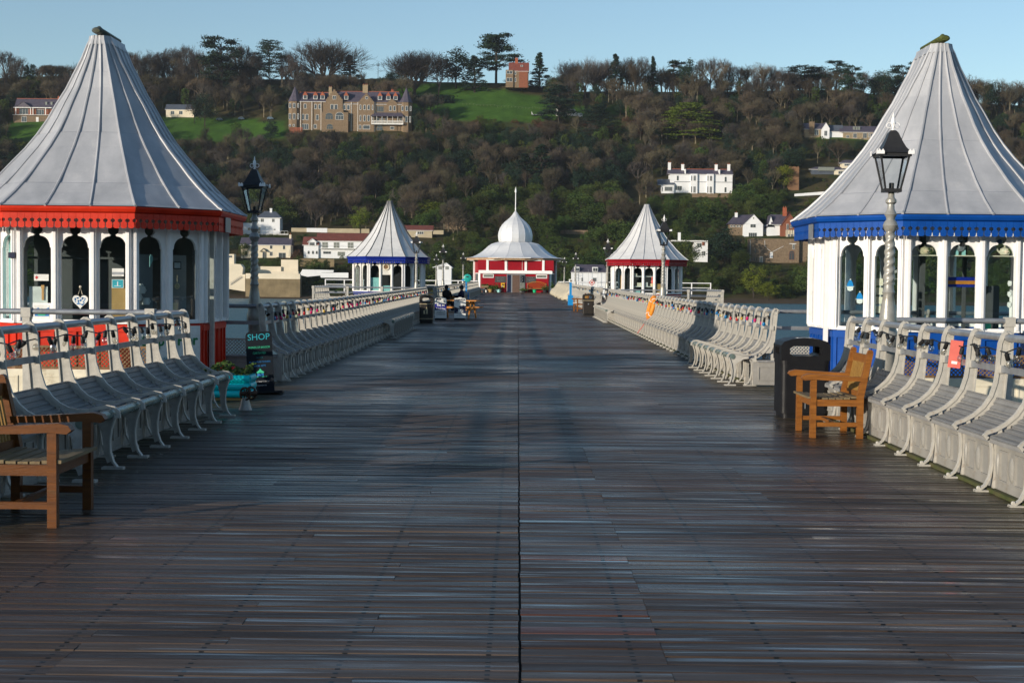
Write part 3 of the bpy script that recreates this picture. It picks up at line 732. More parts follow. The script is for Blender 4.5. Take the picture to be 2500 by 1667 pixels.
    wall.obj('wall',M['oldwhite'] if mossy else M['white'],root);pil.obj('pilasters',M['white'],root);dado.obj('dado',main,root)
    b=MB();b.prism(octo(1.55,1.55),(0,0,.02),(1,0,0),(0,1,0),(0,0,1),.04);b.prism(octo(1.55,1.55),(0,0,2.52),(1,0,0),(0,1,0),(0,0,1),.03);b.obj('floor_and_ceiling',M['interior'],root)
    return root
M['capm']=mat('mossy_lead_cap',(.16,.165,.15),(.06,.07,.03),rough=.5,metal=.3,scale=5,bump=.2)
kA=(-6.2,21.5);kB=(6.2,21.5)
K1=kiosk('near left kiosk with bright red valance and grey lead tent roof',-6.2,21.5,0,M['red'],M['lead'],M['lead'],sx_=-1)
K2=kiosk('near right kiosk with bright blue valance and grey lead tent roof',6.2,21.5,0,M['blue'],M['lead'],M['lead'],sx_=1)
K3=kiosk('far left kiosk with navy valance, dark roof seams and mossy tip',-6.15,68,dz(68),M['navy'],M['leadwhite'],M['seam'],cap=False,mossy=True,door=(7,1))
K4=kiosk('far right small kiosk with dark red valance and pale tent roof',6.2,69,dz(69),M['darkred'],M['leadwhite'],M['lead'],cap=False)
for K,sc_ in((K3,1),(K4,1)): K.scale=(1,1,1)
M['greyin']=mat('grey_window_fill',(.20,.22,.23),(.13,.15,.16),rough=.6,scale=2,bump=0)
# ------------------------------- interiors (counters, blinds) as parts
def ibox(root,name,m,*bx):
    b=MB()
    for q in bx:b.box(*q)
    return b.obj(name,m,root)
FY=-1.60
ibox(K1,'dimming_screen',M['interior'],(-1.2,1.3,.25,.30,.05,2.5))  # added screen behind the windows, keeps the interior looking dim
ibox(K1,'white_display_board',M['paper'],(-.66,-.40,-1.553,-1.547,.98,1.48))
bb=MB();bb.box(-.19,.19,-.005,.005,1.0,2.3);o=bb.obj('teal_blind',M['mint'],K1);o.location=(-.93,-1.33,0);o.rotation_euler=(0,0,-PI/4)
for q_ in(-.28,.28):
    bb=MB();bb.box(-.2,.2,-.005,.005,.98,1.95);o=bb.obj('window_fill_panel',M['greyin'],K1);o.location=(1.0+q_*.7,-1.0+q_*.7,0);o.rotation_euler=(0,0,PI/4)  # added panels that make the angled windows look greyer
ibox(K1,'brown_noticeboard',M['card'],(.50,.75,-1.553,-1.547,.98,1.50))
ibox(K1,'shelf',M['interior'],(-.9,.9,-.9,-.6,1.88,1.91),(-.2,.2,-.7,-.66,1.0,1.9))
ibox(K1,'counter',M['paper'],(-.9,.2,-1.5,-1.1,.96,1.0))
for i in range(3): ibox(K2,'plate_shelf',M['cream'],(-.78+i*.535,-.78+i*.535+.44,-1.53,-1.40,2.03,2.045))
ibox(K2,'counter',M['paper'],(-1.0,1.0,-.2,.3,.9,.96))
ibox(K2,'tall_cupboard',M['interior'],(.50,.66,-1.2,-.7,.1,1.62))
ibox(K2,'blue_transom',M['navy'],(-.22,.23,-1.49,-1.47,1.60,1.74));ibox(K2,'timber_rail',M['pine'],(-.22,.23,-1.50,-1.49,1.64,1.69))
bb=MB()
for i in range(4): bb.box(-.02,.26,-.01,.01,1.22+i*.13,1.32+i*.13)
o=bb.obj('box_shelves',M['cream'],K2);o.location=(-1.18,-1.02,0);o.rotation_euler=(0,0,-PI/4)
ibox(K2,'inner_post',M['interior'],(.16,.22,-.3,-.25,.1,2.5),(.42,.47,-.3,-.25,.1,2.5),(-.28,-.2,-.5,-.4,.1,2.5))
ibox(K3,'frosted_lower_pane',M['mint'],(-.75,-.30,-1.553,-1.547,1.0,1.62),(-.18,.18,-1.553,-1.547,.3,1.25));ibox(K3,'dimming_screen',M['dark'],(-1.2,1.3,.0,.05,.05,2.5))  # dark screen added behind the panes, imitates an unlit room
ibox(K4,'dimming_screen',M['dark'],(-1.2,1.3,-.3,-.25,.05,2.5))  # added dark screen standing in for shade inside the kiosk
ibox(K4,'display_shelf',M['paper'],(-.78,.25,-1.55,-1.25,1.3,1.33),(-.78,.25,-1.55,-1.25,1.78,1.81));ibox(K4,'brown_blind',M['card'],(.32,.75,-1.553,-1.547,.98,1.45),(-1.3,-1.05,-1.1,-1.08,1.0,1.85))
# ------------------------------- fittings of the near-left kiosk
sg=MB();sg.box(-.52,.52,0,.02,.30,.93);s=sg.obj('shop_sign_board',M['paper'],K1);s.location=(1.225,-1.225,0);s.rotation_euler=(0,0,PI/4);s.location=(1.2+.02,-1.2-.02,0)
text('Siop y Pier',.21,M['dgreen'],s,(0.02,-.006,.72),name='lettering',bold=.004)
text('Gwasanaeth Gwirfoddol',.055,M['tteal'],s,(-.1,-.006,.47),name='lettering')
ibox(K1,'downpipe',M['iron'],(1.66,1.72,-.55,-.49,.1,2.45));ibox(K1,'wall_plate',M['white'],(1.62,1.66,-.40,-.30,.3,1.6))
ibox(K1,'valance_notice',M['pipe'],(1.885,1.895,-.55,-.18,2.30,2.52))
ibox(K2,'valance_notice',M['pipe'],(-1.895,-1.885,-.62,-.32,2.28,2.50))
ibox(K2,'downpipe',M['white'],(-1.72,-1.66,-.7,-.64,.1,2.3))
def thing(name,label,cat,loc,parts,group=None,rz=0,rot=None):
    """parts: list of (name, MB, material, smooth)"""
    if len(parts)==1:
        n_,b,m,s_=parts[0];o=b.obj(name,m,None,s_);o.location=loc;o.rotation_euler=rot or (0,0,rz);return tag(o,label,cat,group)
    r=empty(name,loc,label,cat,group,rz)
    if rot:r.rotation_euler=rot
    for n_,b,m,s_ in parts:b.obj(n_,m,r,s_)
    return r
def plate(w_,h_,t=.006,m=0):
    b=MB();b.box(-w_/2,w_/2,-t/2,t/2,-h_/2,h_/2);return b
def at1(sx,sy,Y=19.93): return W(sx,sy,Y)
# window oddments, hung just outside / inside the front glass of the red kiosk
b=MB();pts=[]
for i in range(40):
    t=i/40*2*PI;pts.append((.0059*16*math.sin(t)**3*1.15,.0059*(13*math.cos(t)-5*math.cos(2*t)-2*math.cos(3*t)-math.cos(4*t))*1.15))
b.prism(pts,(0,-.008,0),(1,0,0),(0,0,1),(0,1,0),.014)
c=MB();c.tube([(-.03,0,.09),(0,0,.19),(.03,0,.09)],.004,4);c.sphere((0,0,.2),.018,8,6)
e=MB();rr=random.Random(5)
for i in range(34):
    x=rr.uniform(-.07,.07);z=rr.uniform(-.06,.05)
    if abs(x)<.09-abs(min(0,z))*.9: e.obox((x,-.011,z),(math.cos(i),0,math.sin(i)),(0,1,0),(-math.sin(i),0,math.cos(i)),.009,.002,.006)
p=at1(196,735);thing('heart_ornament','white patterned heart hanging in the middle window of the red kiosk','ornament',p,[('heart',b,M['paper'],False),('hanger',c,M['cream'],True),('mosaic',e,M['tblue'],False)])
p=at1(101,677.5);b=plate(.205,.092);e=MB()
e.prism([(-.065+(.028 if k%2 else .012)*math.cos(k*PI/6),(.028 if k%2 else .012)*math.sin(k*PI/6)) for k in range(12)],(0,-.008,0),(1,0,0),(0,0,1),(0,1,0),.004)
thing('window_card','small white card with a red flower in the first dark window of the red kiosk','card',p,[('card',b,M['paper'],False),('flower_print',e,M['flower'],False)])
p=at1(103,763);b=plate(.26,.27,.02);e=MB();e.box(-.105,.105,-.014,-.010,-.11,.11);f_=MB()
f_.prism([(-.10,-.05),(-.10,.04),(-.05,.07),(0,.03),(.06,.055),(.10,.075),(.10,-.05)],(0,-.019,0),(1,0,0),(0,0,1),(0,1,0),.004)
g_=MB();g_.prism([(-.06,.0),(0,.06),(.06,.0),(.05,-.04),(-.05,-.04)],(0,-.024,0),(1,0,0),(0,0,1),(0,1,0),.004)
thing('framed_picture','framed picture of blue-green mountains low in the first dark window of the red kiosk','picture',p,[('frame',b,M['white'],False),('sheet',e,M['paper'],False),('mountains',f_,M['tblue'],False),('hut_print',g_,M['tgreen'],False)])
p=at1(104.5,715);b=MB();b.box(-.014,.014,-.006,.006,-.10,.10);b.box(-.022,.022,-.008,.008,.06,.11)
thing('wooden_spatula','brown wooden spatula standing above the framed picture in the red kiosk','tool',p,[('handle',b,M['card'],False)])
p=at1(288,665);b=plate(.165,.11);e=MB();e.box(-.08,.08,-.006,-.003,-.03,.005);e.box(-.07,.05,-.007,-.003,-.045,-.038)
thing('photo_print','grey photo print, upper of two in the right front window of the red kiosk','picture',p,[('sheet',b,M['paper'],False),('shore_print',e,M['pipe'],False)])
p=at1(287.5,692.5);b=plate(.165,.12);e=MB();e.box(-.076,.076,-.006,-.003,-.055,.055);g_=MB();g_.box(-.006,.006,-.008,-.005,-.03,.03);g_.box(-.05,.05,-.008,-.005,-.035,-.03)
thing('photo_print','blue photo print, lower of two in the right front window of the red kiosk','picture',p,[('sheet',b,M['paper'],False),('sea_print',e,M['tteal'],False),('light_print',g_,M['twhite'],False)])
# diagonal-face items (inside the glass)
def kp(x,z,off=.06,face=PI/4,cx=-6.2,cy=21.5,ap=1.60):
    """point on a face whose normal is (sin f,-cos f); x along the face"""
    n=Vector((math.sin(face),-math.cos(face),0));d=Vector((math.cos(face),math.sin(face),0));return Vector((cx,cy,0))+n*(ap+.0-off)+d*x+Vector((0,0,z))
DW=.283
b=MB()
for (x,z,r_) in((0,.10,.05),(-.06,.0,.05),(.07,-.06,.05),(-.02,.16,.03)):
    b.lathe([(r_*.8,-r_),(r_,-r_*.9),(r_,r_),(r_*.9,r_)],12,(x,.03,z));b.tube([(x+r_,.03,z+.03),(x+r_+.025,.03,z),(x+r_,.03,z-.03)],.006,5)
thing('hanging_mugs','cluster of white mugs hanging in the angled window above the shop sign','mugs',kp(-DW,1.34,.10),[('mugs',b,M['paper'],True)],rz=PI/4)
b=plate(.13,.11,.012);e=plate(.10,.08,.016)
thing('small_frame','small dark-framed print in the last angled window of the red kiosk','picture',kp(DW-.02,1.80,.08),[('frame',b,M['dark'],False),('print',e,M['pipe'],False)],rz=PI/4)
b=MB();b.tube([(.035*math.cos(t*PI/8),0,.035*math.sin(t*PI/8)) for t in range(17)],.008,5);b.sphere((0,0,0),.022,8,6);b.tube([(0,0,.04),(0,0,.16)],.002,3)
thing('round_ornament','round wire ornament hanging below the small frame in the red kiosk','ornament',kp(DW-.02,1.50,.08),[('ornament',b,M['gold'],True)],rz=PI/4)
thing('window_envelope','yellow card low in the last angled window of the red kiosk','card',kp(DW-.08,1.2,.08),[('card',plate(.14,.12),M['gold'],False)],rz=PI/4)
b=MB();b.prism([(.0,-.09),(.05,.0),(.05,.06),(.02,.09),(0,.06)],(0,0,0),(1,0,0),(0,0,1),(0,1,0),.01)
thing('pale_leaf_ornament','pale blue half-heart at the right edge of the first angled window of the red kiosk','ornament',kp(-DW+.10,1.86,.08),[('half_heart',b,M['mint'],False)],rz=PI/4)
b=MB();b.box(-.05,.05,-.02,.0,-.035,.045);c=MB();c.box(-.045,.045,-.024,-.02,-.03,.04);e=MB();e.tube([(.06,.02,.0),(.075,.03,0)],.035,8);e.tube([(.06,.03,.0),(.065,.04,.2),(.05,.03,.38),(.07,.02,.62)],.004,4)
thing('solar_light','black solar spotlight on the white corner post of the red kiosk','light',W(30,624,19.86),[('body',b,M['black'],False),('solar_panel',c,M['inkp'],False),('bracket_and_wire',e,M['black'],True)])
# ------------------------------- blue kiosk oddments
def teapot(label,x,m):
    b=MB();b.lathe([(.03,-.06),(.06,-.05),(.075,-.01),(.06,.035),(.03,.05),(.012,.06),(.012,.075),(.004,.08)],14)
    b.tube([(-.06,0,-.02),(-.10,0,.01),(-.115,0,.05)],[.018,.012,.009],6)
    b.tube([(.065,0,.03),(.11,0,.03),(.115,0,-.01),(.07,0,-.03)],.008,6);e=MB()
    for k in range(7): e.sphere((-.04+.02*k,-.062+.012*abs(k-3)/2,.0+.02*((k*5)%3-1)),.011,6,4)
    thing('teapot',label,'teapot',(6.2+x,21.5-1.50,2.107),[('pot',b,m,True),('spots',e,M['plant'],True)],group='teapots on the high shelf')
teapot('cream teapot with green spots on the high shelf of the blue kiosk',-.50,M['bulbcream'])
teapot('plain pale teapot on the high shelf at the right of the blue kiosk',.62,M['cream'])
b=MB();b.lathe([(.05,0),(.08,.05),(.07,.13),(.03,.2)],12);e=MB();e.tube([(0,-.06,.10),(0,-.085,.10)],.04,12);c=MB()
for s in(-1,1): c.box(s*.05-.02,s*.05+.02,-.03,.03,-.055,.02)
thing('bird_ornament','round grey ornament with a dark opening on the middle high shelf of the blue kiosk','ornament',(6.2,21.5-1.48,2.10),[('body',b,M['pipe'],True),('opening',e,M['dark'],True),('feet',c,M['mint'],False)])
for (x,z,l) in((-.06,1.60,'upper paper snowman head in a blue hat in the corner window of the blue kiosk'),(.10,1.42,'lower paper snowman head in a blue hat in the corner window of the blue kiosk')):
    b=MB();b.prism([(-.045,-.06),(-.05,-.03),(-.045,.0),(.045,.0),(.05,-.03),(.045,-.06),(.0,-.075)],(0,-.004,0),(1,0,0),(0,0,1),(0,1,0),.008)
    c=MB();c.prism([(-.055,-.005),(.055,-.005),(.045,.04),(.015,.085),(-.015,.085),(-.045,.04)],(0,-.007,0),(1,0,0),(0,0,1),(0,1,0),.014)
    e=MB();e.sphere((0,0,.095),.014,6,5);e.sphere((-.06,0,-.01),.010,6,4);e.sphere((.06,0,-.01),.010,6,4)
    thing('snowman_ornament',l,'ornament',kp(-DW+x,z,-.03,-PI/4,6.2),[('face',b,M['paper'],False),('hat',c,M['skyblue'],False),('bobbles',e,M['paper'],True)],group='snowmen in the blue kiosk window',rz=-PI/4)
o=empty('window_lettering',kp(DW-.03,1.82,.045,-PI/4,6.2),'white handwritten word on the second angled window of the blue kiosk','lettering',None,-PI/4)
text('Waffles',.085,M['twhite'],o,(0,0,0),shear=.25,sx=.8);text('~ & crepes ~',.045,M['twhite'],o,(.02,0,-.11),shear=.25,sx=.8)
b=MB();b.box(-.07,.07,-.02,.02,-.17,.17)
thing('blue_card','tall pale blue card behind the lamp post in the blue kiosk','card',kp(DW-.05,1.16,.05,-PI/4,6.2),[('card',b,M['mint'],False)],rz=-PI/4)
b=MB();b.lathe([(.05,-.08),(.06,-.02),(.05,.08)],10)
thing('green_bag','bright green packet on the sill of the blue kiosk','packet',(6.2+.37+.03,20.02,1.06),[('packet',b,M['tgreen'],True)])
for k in range(3):
    b=MB();b.lathe([(.02,-.04),(.035,-.01),(.03,.03),(.01,.04)],10)
    thing('hanging_cup','white cup hanging at the right edge of the blue kiosk window, %s of three'%('top','middle','bottom')[k],'cup',(6.2+.535+.165,19.99,1.66-k*.15),[('cup',b,M['paper'],True)],group='cups in the blue kiosk window')
# small display things in the far red kiosk
for (x,z,w_,h_,m,l) in((-.62,1.86,.12,.14,'cream','framed card on the top shelf of the far red-banded kiosk'),(-.45,1.40,.20,.20,'cream','large cream frame on the lower shelf of the far red-banded kiosk'),
    (-.10,1.42,.10,.2,'paper','white card between shelves in the far red-banded kiosk'),(-.55,1.10,.30,.16,'mint','pale blue boxes low in the far red-banded kiosk')):
    thing('display_card',l,'display',(6.2+x,69-1.53,dz(69)+z),[('card',plate(w_,h_,.03),M[m],False)])
b=MB();b.lathe([(.05,0),(.07,.12),(.04,.2),(.05,.24),(.05,.32),(.02,.36)],10);c=MB();c.lathe([(.08,-.12),(.10,0),(.05,.02)],8)
thing('rag_doll','doll in red hat and yellow skirt in the far red-banded kiosk','doll',(6.2+.17,69-1.52,dz(69)+1.45),[('body',b,M['redcard'],True),('skirt',c,M['gold'],True)])
# ---------------------------------------------------------------- teak armchairs
def armchair(label,loc,rz,m1,m2,group='teak armchairs on the deck'):
    """local: faces +x, width along y"""
    r=empty('wooden_armchair',loc,label,'chair',group,rz);Wd=.37;D0=-.28;D1=.28
    for s in(-1,1):
        b=MB();b.box(D1-.06,D1,s*Wd-.03,s*Wd+.03,0,.62);b.obj('leg',m1,r)
        b=MB();b.obox((D0+.035,s*Wd,.22),(1,0,0),(0,1,0),(0,0,1),.032,.03,.22)
        b.add([(D0+.0,s*Wd-.03,.44),(D0+.07,s*Wd-.03,.44),(D0+.07,s*Wd+.03,.44),(D0+.0,s*Wd+.03,.44),(D0-.09,s*Wd-.03,.90),(D0-.03,s*Wd-.03,.90),(D0-.03,s*Wd+.03,.90),(D0-.09,s*Wd+.03,.90)],[(0,3,2,1),(4,5,6,7),(0,1,5,4),(1,2,6,5),(2,3,7,6),(3,0,4,7)])
        b.tube([(D0-.061,s*Wd-.027,.905),(D0-.061,s*Wd+.027,.905)],.028,10);b.obj('leg',m1,r)
        b=MB();pl_=[(D0-.03,.60),(D0-.03,.645),(D0+.15,.648),(D1-.12,.665),(D1+.02,.675),(D1+.08,.66),(D1+.10,.63),(D1+.07,.605),(D1-.05,.615),(D1-.2,.605)]
        b.prism(pl_,(0,s*Wd-.042,0),(1,0,0),(0,0,1),(0,1,0),.084);b.obj('armrest',m1,r)
        b=MB();b.box(D0+.05,D1-.05,s*Wd-.02,s*Wd+.02,.12,.165);b.box(D0+.05,D1-.05,s*Wd-.02,s*Wd+.02,.335,.405);b.obj('side_rail',m1,r)
    b=MB();b.box(D1-.045,D1-.015,-Wd,Wd,.335,.405);b.box(D0+.03,D0+.06,-Wd,Wd,.335,.405);b.box(-.02,.02,-Wd,Wd,.125,.16);b.obj('cross_rail',m1,r)
    b=MB()
    for k in range(7):
        x=D0+.055+k*.078;z=.425-.018*math.sin(k/6*PI);b.box(x,x+.066,-Wd+.035 if k<6 else -Wd-.02,Wd-.035 if k<6 else Wd+.02,z-.011,z+.011)
    b.obj('seat',m2,r)
    b=MB()
    for k in range(11):
        y=-Wd+.085+k*(2*Wd-.17)/10
        b.obox((D0-.018,y,.64),(-.19,0,.98),(0,1,0),(.98,0,.19),.19,.017,.006)
    b.obj('back_slats',M['backslat'],r)
    b=MB();b.obox((D0-.055,0,.83),(.98,0,.0),(0,1,0),(0,0,1),.014,Wd-.03,.045);b.obox((D0+.02,0,.455),(1,0,0),(0,1,0),(0,0,1),.014,Wd-.03,.03);b.obj('back_rail',m1,r)
    return r
armchair('weathered teak armchair cut by the left picture edge, facing the deck',(-3.22,9.44,0),0,M['teakshaded'],M['slat'])
armchair('honey-coloured teak armchair in front of the black bin on the right',(3.37,15.32,0),PI,M['teak'],M['slat'])
armchair('brown teak armchair just past the far dark bin on the right',(3.2,72.5,dz(72)),PI+.2,M['teak'],M['paper'])
# ---------------------------------------------------------------- bins
def rbox(b,hx,hy,z0,z1,r=.08,n=4,sc=1):
    pts=[]
    for (cx,cy,a0) in((hx-r,hy-r,0),(-hx+r,hy-r,90),(-hx+r,-hy+r,180),(hx-r,-hy+r,270)):
        for i in range(n+1):
            a=R(a0+90*i/n);pts.append((cx+r*math.cos(a),cy+r*math.sin(a)))
    b.prism(pts,(0,0,z0),(1,0,0),(0,1,0),(0,0,1),z1-z0)
def bin_(label,loc,body,H=.97,hx=.275,hy=.25,rz=0,logo=None,trim=True,group='litter bins on the deck'):
    r=empty('litter_bin',loc,label,'bin',group,rz);k=H/.97
    b=MB();rbox(b,hx,hy,.06*k,.66*k,.07);b.obj('body',body,r)
    b=MB();b.box(-hx*.8,hx*.8,-hy-.004,-hy+.01,.1*k,.62*k);b.obj('door',body,r)
    b=MB();rbox(b,hx*.92,hy*.92,0,.06*k,.06);b.obj('plinth',M['black'],r)
    # hood with a slot that goes right through, front to back
    b=MB();rbox(b,hx*1.02,hy*1.02,.66*k,.70*k,.07)
    top=[(-hx*1.02,.85*k),(-hx*1.02,.88*k),(-hx*.9,.925*k),(-hx*.55,.958*k),(0,.97*k),(hx*.55,.958*k),(hx*.9,.925*k),(hx*1.02,.88*k),(hx*1.02,.85*k)]
    slot_t=[(hx*.62,.85*k),(hx*.5,.872*k),(-hx*.5,.872*k),(-hx*.62,.85*k)]
    b.prism(top+slot_t,(0,-hy*1.02,0),(1,0,0),(0,0,1),(0,1,0),hy*2.04)
    slot_b=[(-hx*.62,.775*k),(-hx*.5,.75*k),(hx*.5,.75*k),(hx*.62,.775*k)]
    b.prism([(-hx*1.02,.70*k),(-hx*1.02,.775*k)]+slot_b+[(hx*1.02,.775*k),(hx*1.02,.70*k)],(0,-hy*1.02,0),(1,0,0),(0,0,1),(0,1,0),hy*2.04)
    for s in(-1,1):
        a0,a1=sorted((s*hx*.66,s*hx*1.02));b.box(a0,a1,-hy*1.02,-hy*.5,.775*k,.85*k);b.box(a0,a1,hy*.5,hy*1.02,.775*k,.85*k)
    b.obj('hood',body,r)
    if trim:
        b=MB();b.box(-hx*1.03,hx*1.03,-hy-.008,-hy-.001,.652*k,.668*k)
        if logo=='man': b.box(-hx*1.0,hx*1.0,-hy-.008,-hy-.001,.14*k,.155*k)
        b.obj('trim_band',M['gold'],r)
    if logo=='man':
        b=MB();y=-hy-.012
        b.sphere((.02,y,.53*k),.02,8,6,1,1,.3)
        b.prism([(.0,.50),(.045,.49),(.055,.40),(.06,.31),(.04,.31),(.035,.38),(.01,.31),(-.01,.31),(.01,.40)],(0,y,0),(1,0,0),(0,0,k),(0,1,0),.006)
        b.prism([(.0,.49),(-.06,.46),(-.065,.445),(.0,.465)],(0,y-.001,0),(1,0,0),(0,0,k),(0,1,0),.006)
        b.prism([(-.10,.43),(-.04,.43),(-.05,.31),(-.09,.31)],(0,y,0),(1,0,0),(0,0,k),(0,1,0),.006)
        b.obj('litter_emblem',M['gold'],r)
    if logo=='dot':
        b=MB();b.lathe([(.035,0),(.03,.008)],12);o=b.obj('round_emblem',M['pipe'],r);o.location=(0,-hy-.002,.5*k);o.rotation_euler=(PI/2,0,0)
    if logo=='top':
        b=MB();rbox(b,.10,.05,0,.006,.03);o=b.obj('ashtray_plate',M['pipe'],r);o.location=(0,-.12,.965*k)
        b=MB();b.box(-.005,.005,-hy-.012,-hy,.12,.22);o=b.obj('hinge',M['pipe'],r)
    return r
bin_('big black plastic litter bin with slotted hood behind the right teak armchair',(3.47,17.35,0),M['black'],hx=.29,hy=.26,logo='top',trim=False)
bin_('dark bin with gold band and litter emblem, left of the café signs',(-3.37,52.6,dz(52)),M['binbody'],H=1.02,hx=.25,hy=.22,logo='man')
bin_('dark brown bin with a gold band on the right beyond the long seat row',(3.26,65.8,dz(66)),M['binbody'],H=.98,hx=.26,hy=.22,logo='dot')
# ---------------------------------------------------------------- planter, fixture, chalkboard
r=empty('flower_planter',(-4.05,19.05,0),'turquoise log-sided flower planter below the shop chalkboard','planter')
for z in(.085,.185,.285):
    b=MB();b.tube([(-.35,-.2,z),(.5,-.2,z)],.052,12);b.tube([(-.35,.2,z),(.5,.2,z)],.052,12);b.tube([(.47,-.2,z),(.47,.2,z)],.052,12);b.obj('log',M['cyan'],r,True)
b=MB();b.box(-.36,.46,-.2,.2,.0,.32);b.obj('soil_box',M['card'],r)
b=MB();rr=random.Random(9)
for i in range(900):
    x=rr.uniform(-.4,.5);y=rr.uniform(-.22,.22);z=.33+rr.random()**.7*.13*(1+.4*math.sin(x*14))
    a=rr.uniform(0,6.28);s_=rr.uniform(.012,.03);u_=Vector((math.cos(a),math.sin(a),rr.uniform(-.5,.9))).normalized();v_=u_.orthogonal().normalized();c_=Vector((x,y,z))
    b.add([c_-u_*s_,c_+v_*s_*.7,c_+u_*s_,c_-v_*s_*.7],[(0,1,2,3)])
b.obj('plants',M['plant'],r)
b=MB()
for (x,y,z) in((.27,-.15,.43),(.05,.1,.42),(-.2,-.1,.44),(.4,.05,.4)):
    for k in range(7): b.sphere((x+.015*math.cos(k),y+.015*math.sin(k),z+.008*math.sin(k*2)),.013,6,4)
b.obj('red_flowers',M['flower'],r)
r=empty('deck_winch',(-3.35,17.5,0),'rusty two-wheeled fitting on a grey cone by the turquoise planter','fitting')
b=MB();b.lathe([(.085,0),(.075,.02),(.05,.12),(.045,.15)],14);b.obj('pedestal',M['silver'],r,True)
M['rustiron']=mat('rusty_black_iron',(.05,.035,.03),(.10,.05,.025),rough=.6,scale=15,bump=.3,metal=.4)
for x in(-.03,.09):
    b=MB();b.tube([(x,-.02+.075*math.cos(t*PI/8),.20+.075*math.sin(t*PI/8)) for t in range(17)],.012,6)
    for t in range(5): b.tube([(x,-.02,.20),(x,-.02+.075*math.cos(t*2*PI/5),.20+.075*math.sin(t*2*PI/5))],.008,5)
    o=b.obj('wheel',M['rustiron'],r,True);o.rotation_euler=(0,0,R(65)) ;o.location=(0,0.0,0)
b=MB();b.tube([(-.06,-.03,.20),(.14,.03,.20)],.03,8);b.obj('axle',M['rustiron'],r,True)
r=empty('chalkboard_sign',(-3.6,20.0,0),'black chalkboard reading SHOP leaning beside the turquoise planter','sign',None,R(4))
r.rotation_euler=(R(-7),R(-4),R(3))
b=MB();pl_=[(-.185,.02),(.185,.02),(.185,.83),(.17,.865),(.14,.88),(-.14,.88),(-.17,.865),(-.185,.83)];b.prism(pl_,(0,-.01,0),(1,0,0),(0,0,1),(0,1,0),.02);b.obj('board',M['chalk'],r)
b=MB();b.box(-.19,.30,-.12,.12,0,.025);b.obj('foot',M['black'],r)
text('SHOP',.125,M['tteal'],r,(0,-.0135,.80));text('FRIENDS OF BANGOR',.043,M['tgreen'],r,(0,-.0135,.655),sx=.72);text('GARTH PIER',.045,M['tgreen'],r,(0,-.0135,.575),sx=.75)
text('/ / / / / / /',.03,M['tteal'],r,(0,-.0135,.51),sx=.8);text('ALL PROFITS GO TOWARDS',.03,M['tblue'],r,(0,-.0135,.45),sx=.78);text('LOCAL GIFTS',.035,M['tblue'],r,(0,-.0135,.395),sx=.8)
text('Friends of Bangor Garth Pier',.026,M['twhite'],r,(0,-.0135,.175),shear=.2,sx=.8);text('www.bangorpier.org',.026,M['twhite'],r,(-.01,-.0135,.12),shear=.2,sx=.8)
b=MB();b.prism([(-.045,.29),(-.055,.305),(-.015,.335),(0,.36),(.015,.335),(.055,.305),(.045,.29)],(0,-.0135,0),(1,0,0),(0,0,1),(0,1,0),.004);b.box(-.09,.09,-.0135,-.009,.235,.245);b.obj('kiosk_drawing',M['tgreen'],r)
b=MB();b.box(-.045,.045,-.0135,-.009,.245,.285);b.obj('kiosk_drawing',M['tblue'],r)
# ---------------------------------------------------------------- lifebuoy and red card
r=empty('lifebuoy',(4.0-.05,42.0,dz(42)+.86),'orange lifebuoy leaning on the long right seat row','lifebuoy');r.rotation_euler=(0,R(14),R(5))
b=MB();n=28;b.tube([(0,.30*math.cos(2*PI*k/n),.30*math.sin(2*PI*k/n)) for k in range(n+1)],.075,12,False);b.obj('ring',M['orange'],r,True)
for k in range(4):
    b=MB();a=PI/4+k*PI/2;b.tube([(.078*math.cos(t*PI/5)+0,(.30+.078*math.sin(t*PI/5))*math.cos(a),(.30+.078*math.sin(t*PI/5))*math.sin(a)) for t in range(11)],.012,5);b.obj('band',M['paper'],r,True)
b=MB();b.tube([(-.05,0,-.37),(-.08,.02,-.5),(-.12,.0,-.62),(-.2,.01,-.8),(-.2,.0,-.84)],.012,5);b.tube([(.05,0,.38),(.02,.05,.1),(-.05,.0,-.37)],.008,4);b.obj('rope',M['redcard'],r,True)
r=empty('hanging_card',(3.99,12.95,.99),'faded red card tied to the rail of the nearest right seat row','tag');r.rotation_euler=(0,R(6),R(-20))
b=MB();b.box(-.055,.055,-.002,.002,-.125,.125);b.obj('card',M['redcard'],r);b=MB();b.box(-.025,.025,-.004,-.002,-.09,-.065);b.obj('label',M['paper'],r)
# ---------------------------------------------------------------- café signs
def aboard(label,loc,rz,pl_,cat='sign'):
    r=empty('cafe_sign',loc,label,cat,'white café boards by the picnic table',rz)
    b=MB();b.prism(pl_,(0,0,0),(1,0,0),(0,0,1),(0,1,0),.03);o=b.obj('board',M['paper'],r)
    b=MB();b.box(-.22,.22,-.12,.14,0,.07);b.obj('foot',M['black'],r);return r
z=dz(56)
r=aboard('white pavement sign with navy band reading Eat In',(-3.03,56.0,z),0,[(-.23,.07),(.23,.07),(.23,.80),(.2,.85),(.17,.87),(-.17,.87),(-.2,.85),(-.23,.80)])
b=MB();b.box(-.228,.228,-.006,-.001,.39,.64);b.obj('navy_band',M['navyp'],r)
text('Eat In',.13,M['twhite'],r,(0,-.010,.585),bold=.004);text('or',.06,M['twhite'],r,(0,-.010,.50));text('Take Out',.10,M['twhite'],r,(0,-.010,.445),bold=.002,sx=.95)
text('Seafood',.10,M['inkp'],r,(0,-.004,.31));text('Chowder',.10,M['inkp'],r,(0,-.004,.23))
b=MB();b.lathe([(.11,0),(.105,.004)],20,sy=.4);o=b.obj('oval_emblem',M['inkp'],r);o.location=(-.08,-.001,.82);o.rotation_euler=(PI/2,0,0)
text('~ cafe ~',.05,M['twhite'],r,(-.08,-.012,.82));text('Pavilion tea room',.05,M['pipe'],r,(0,-.004,.73))
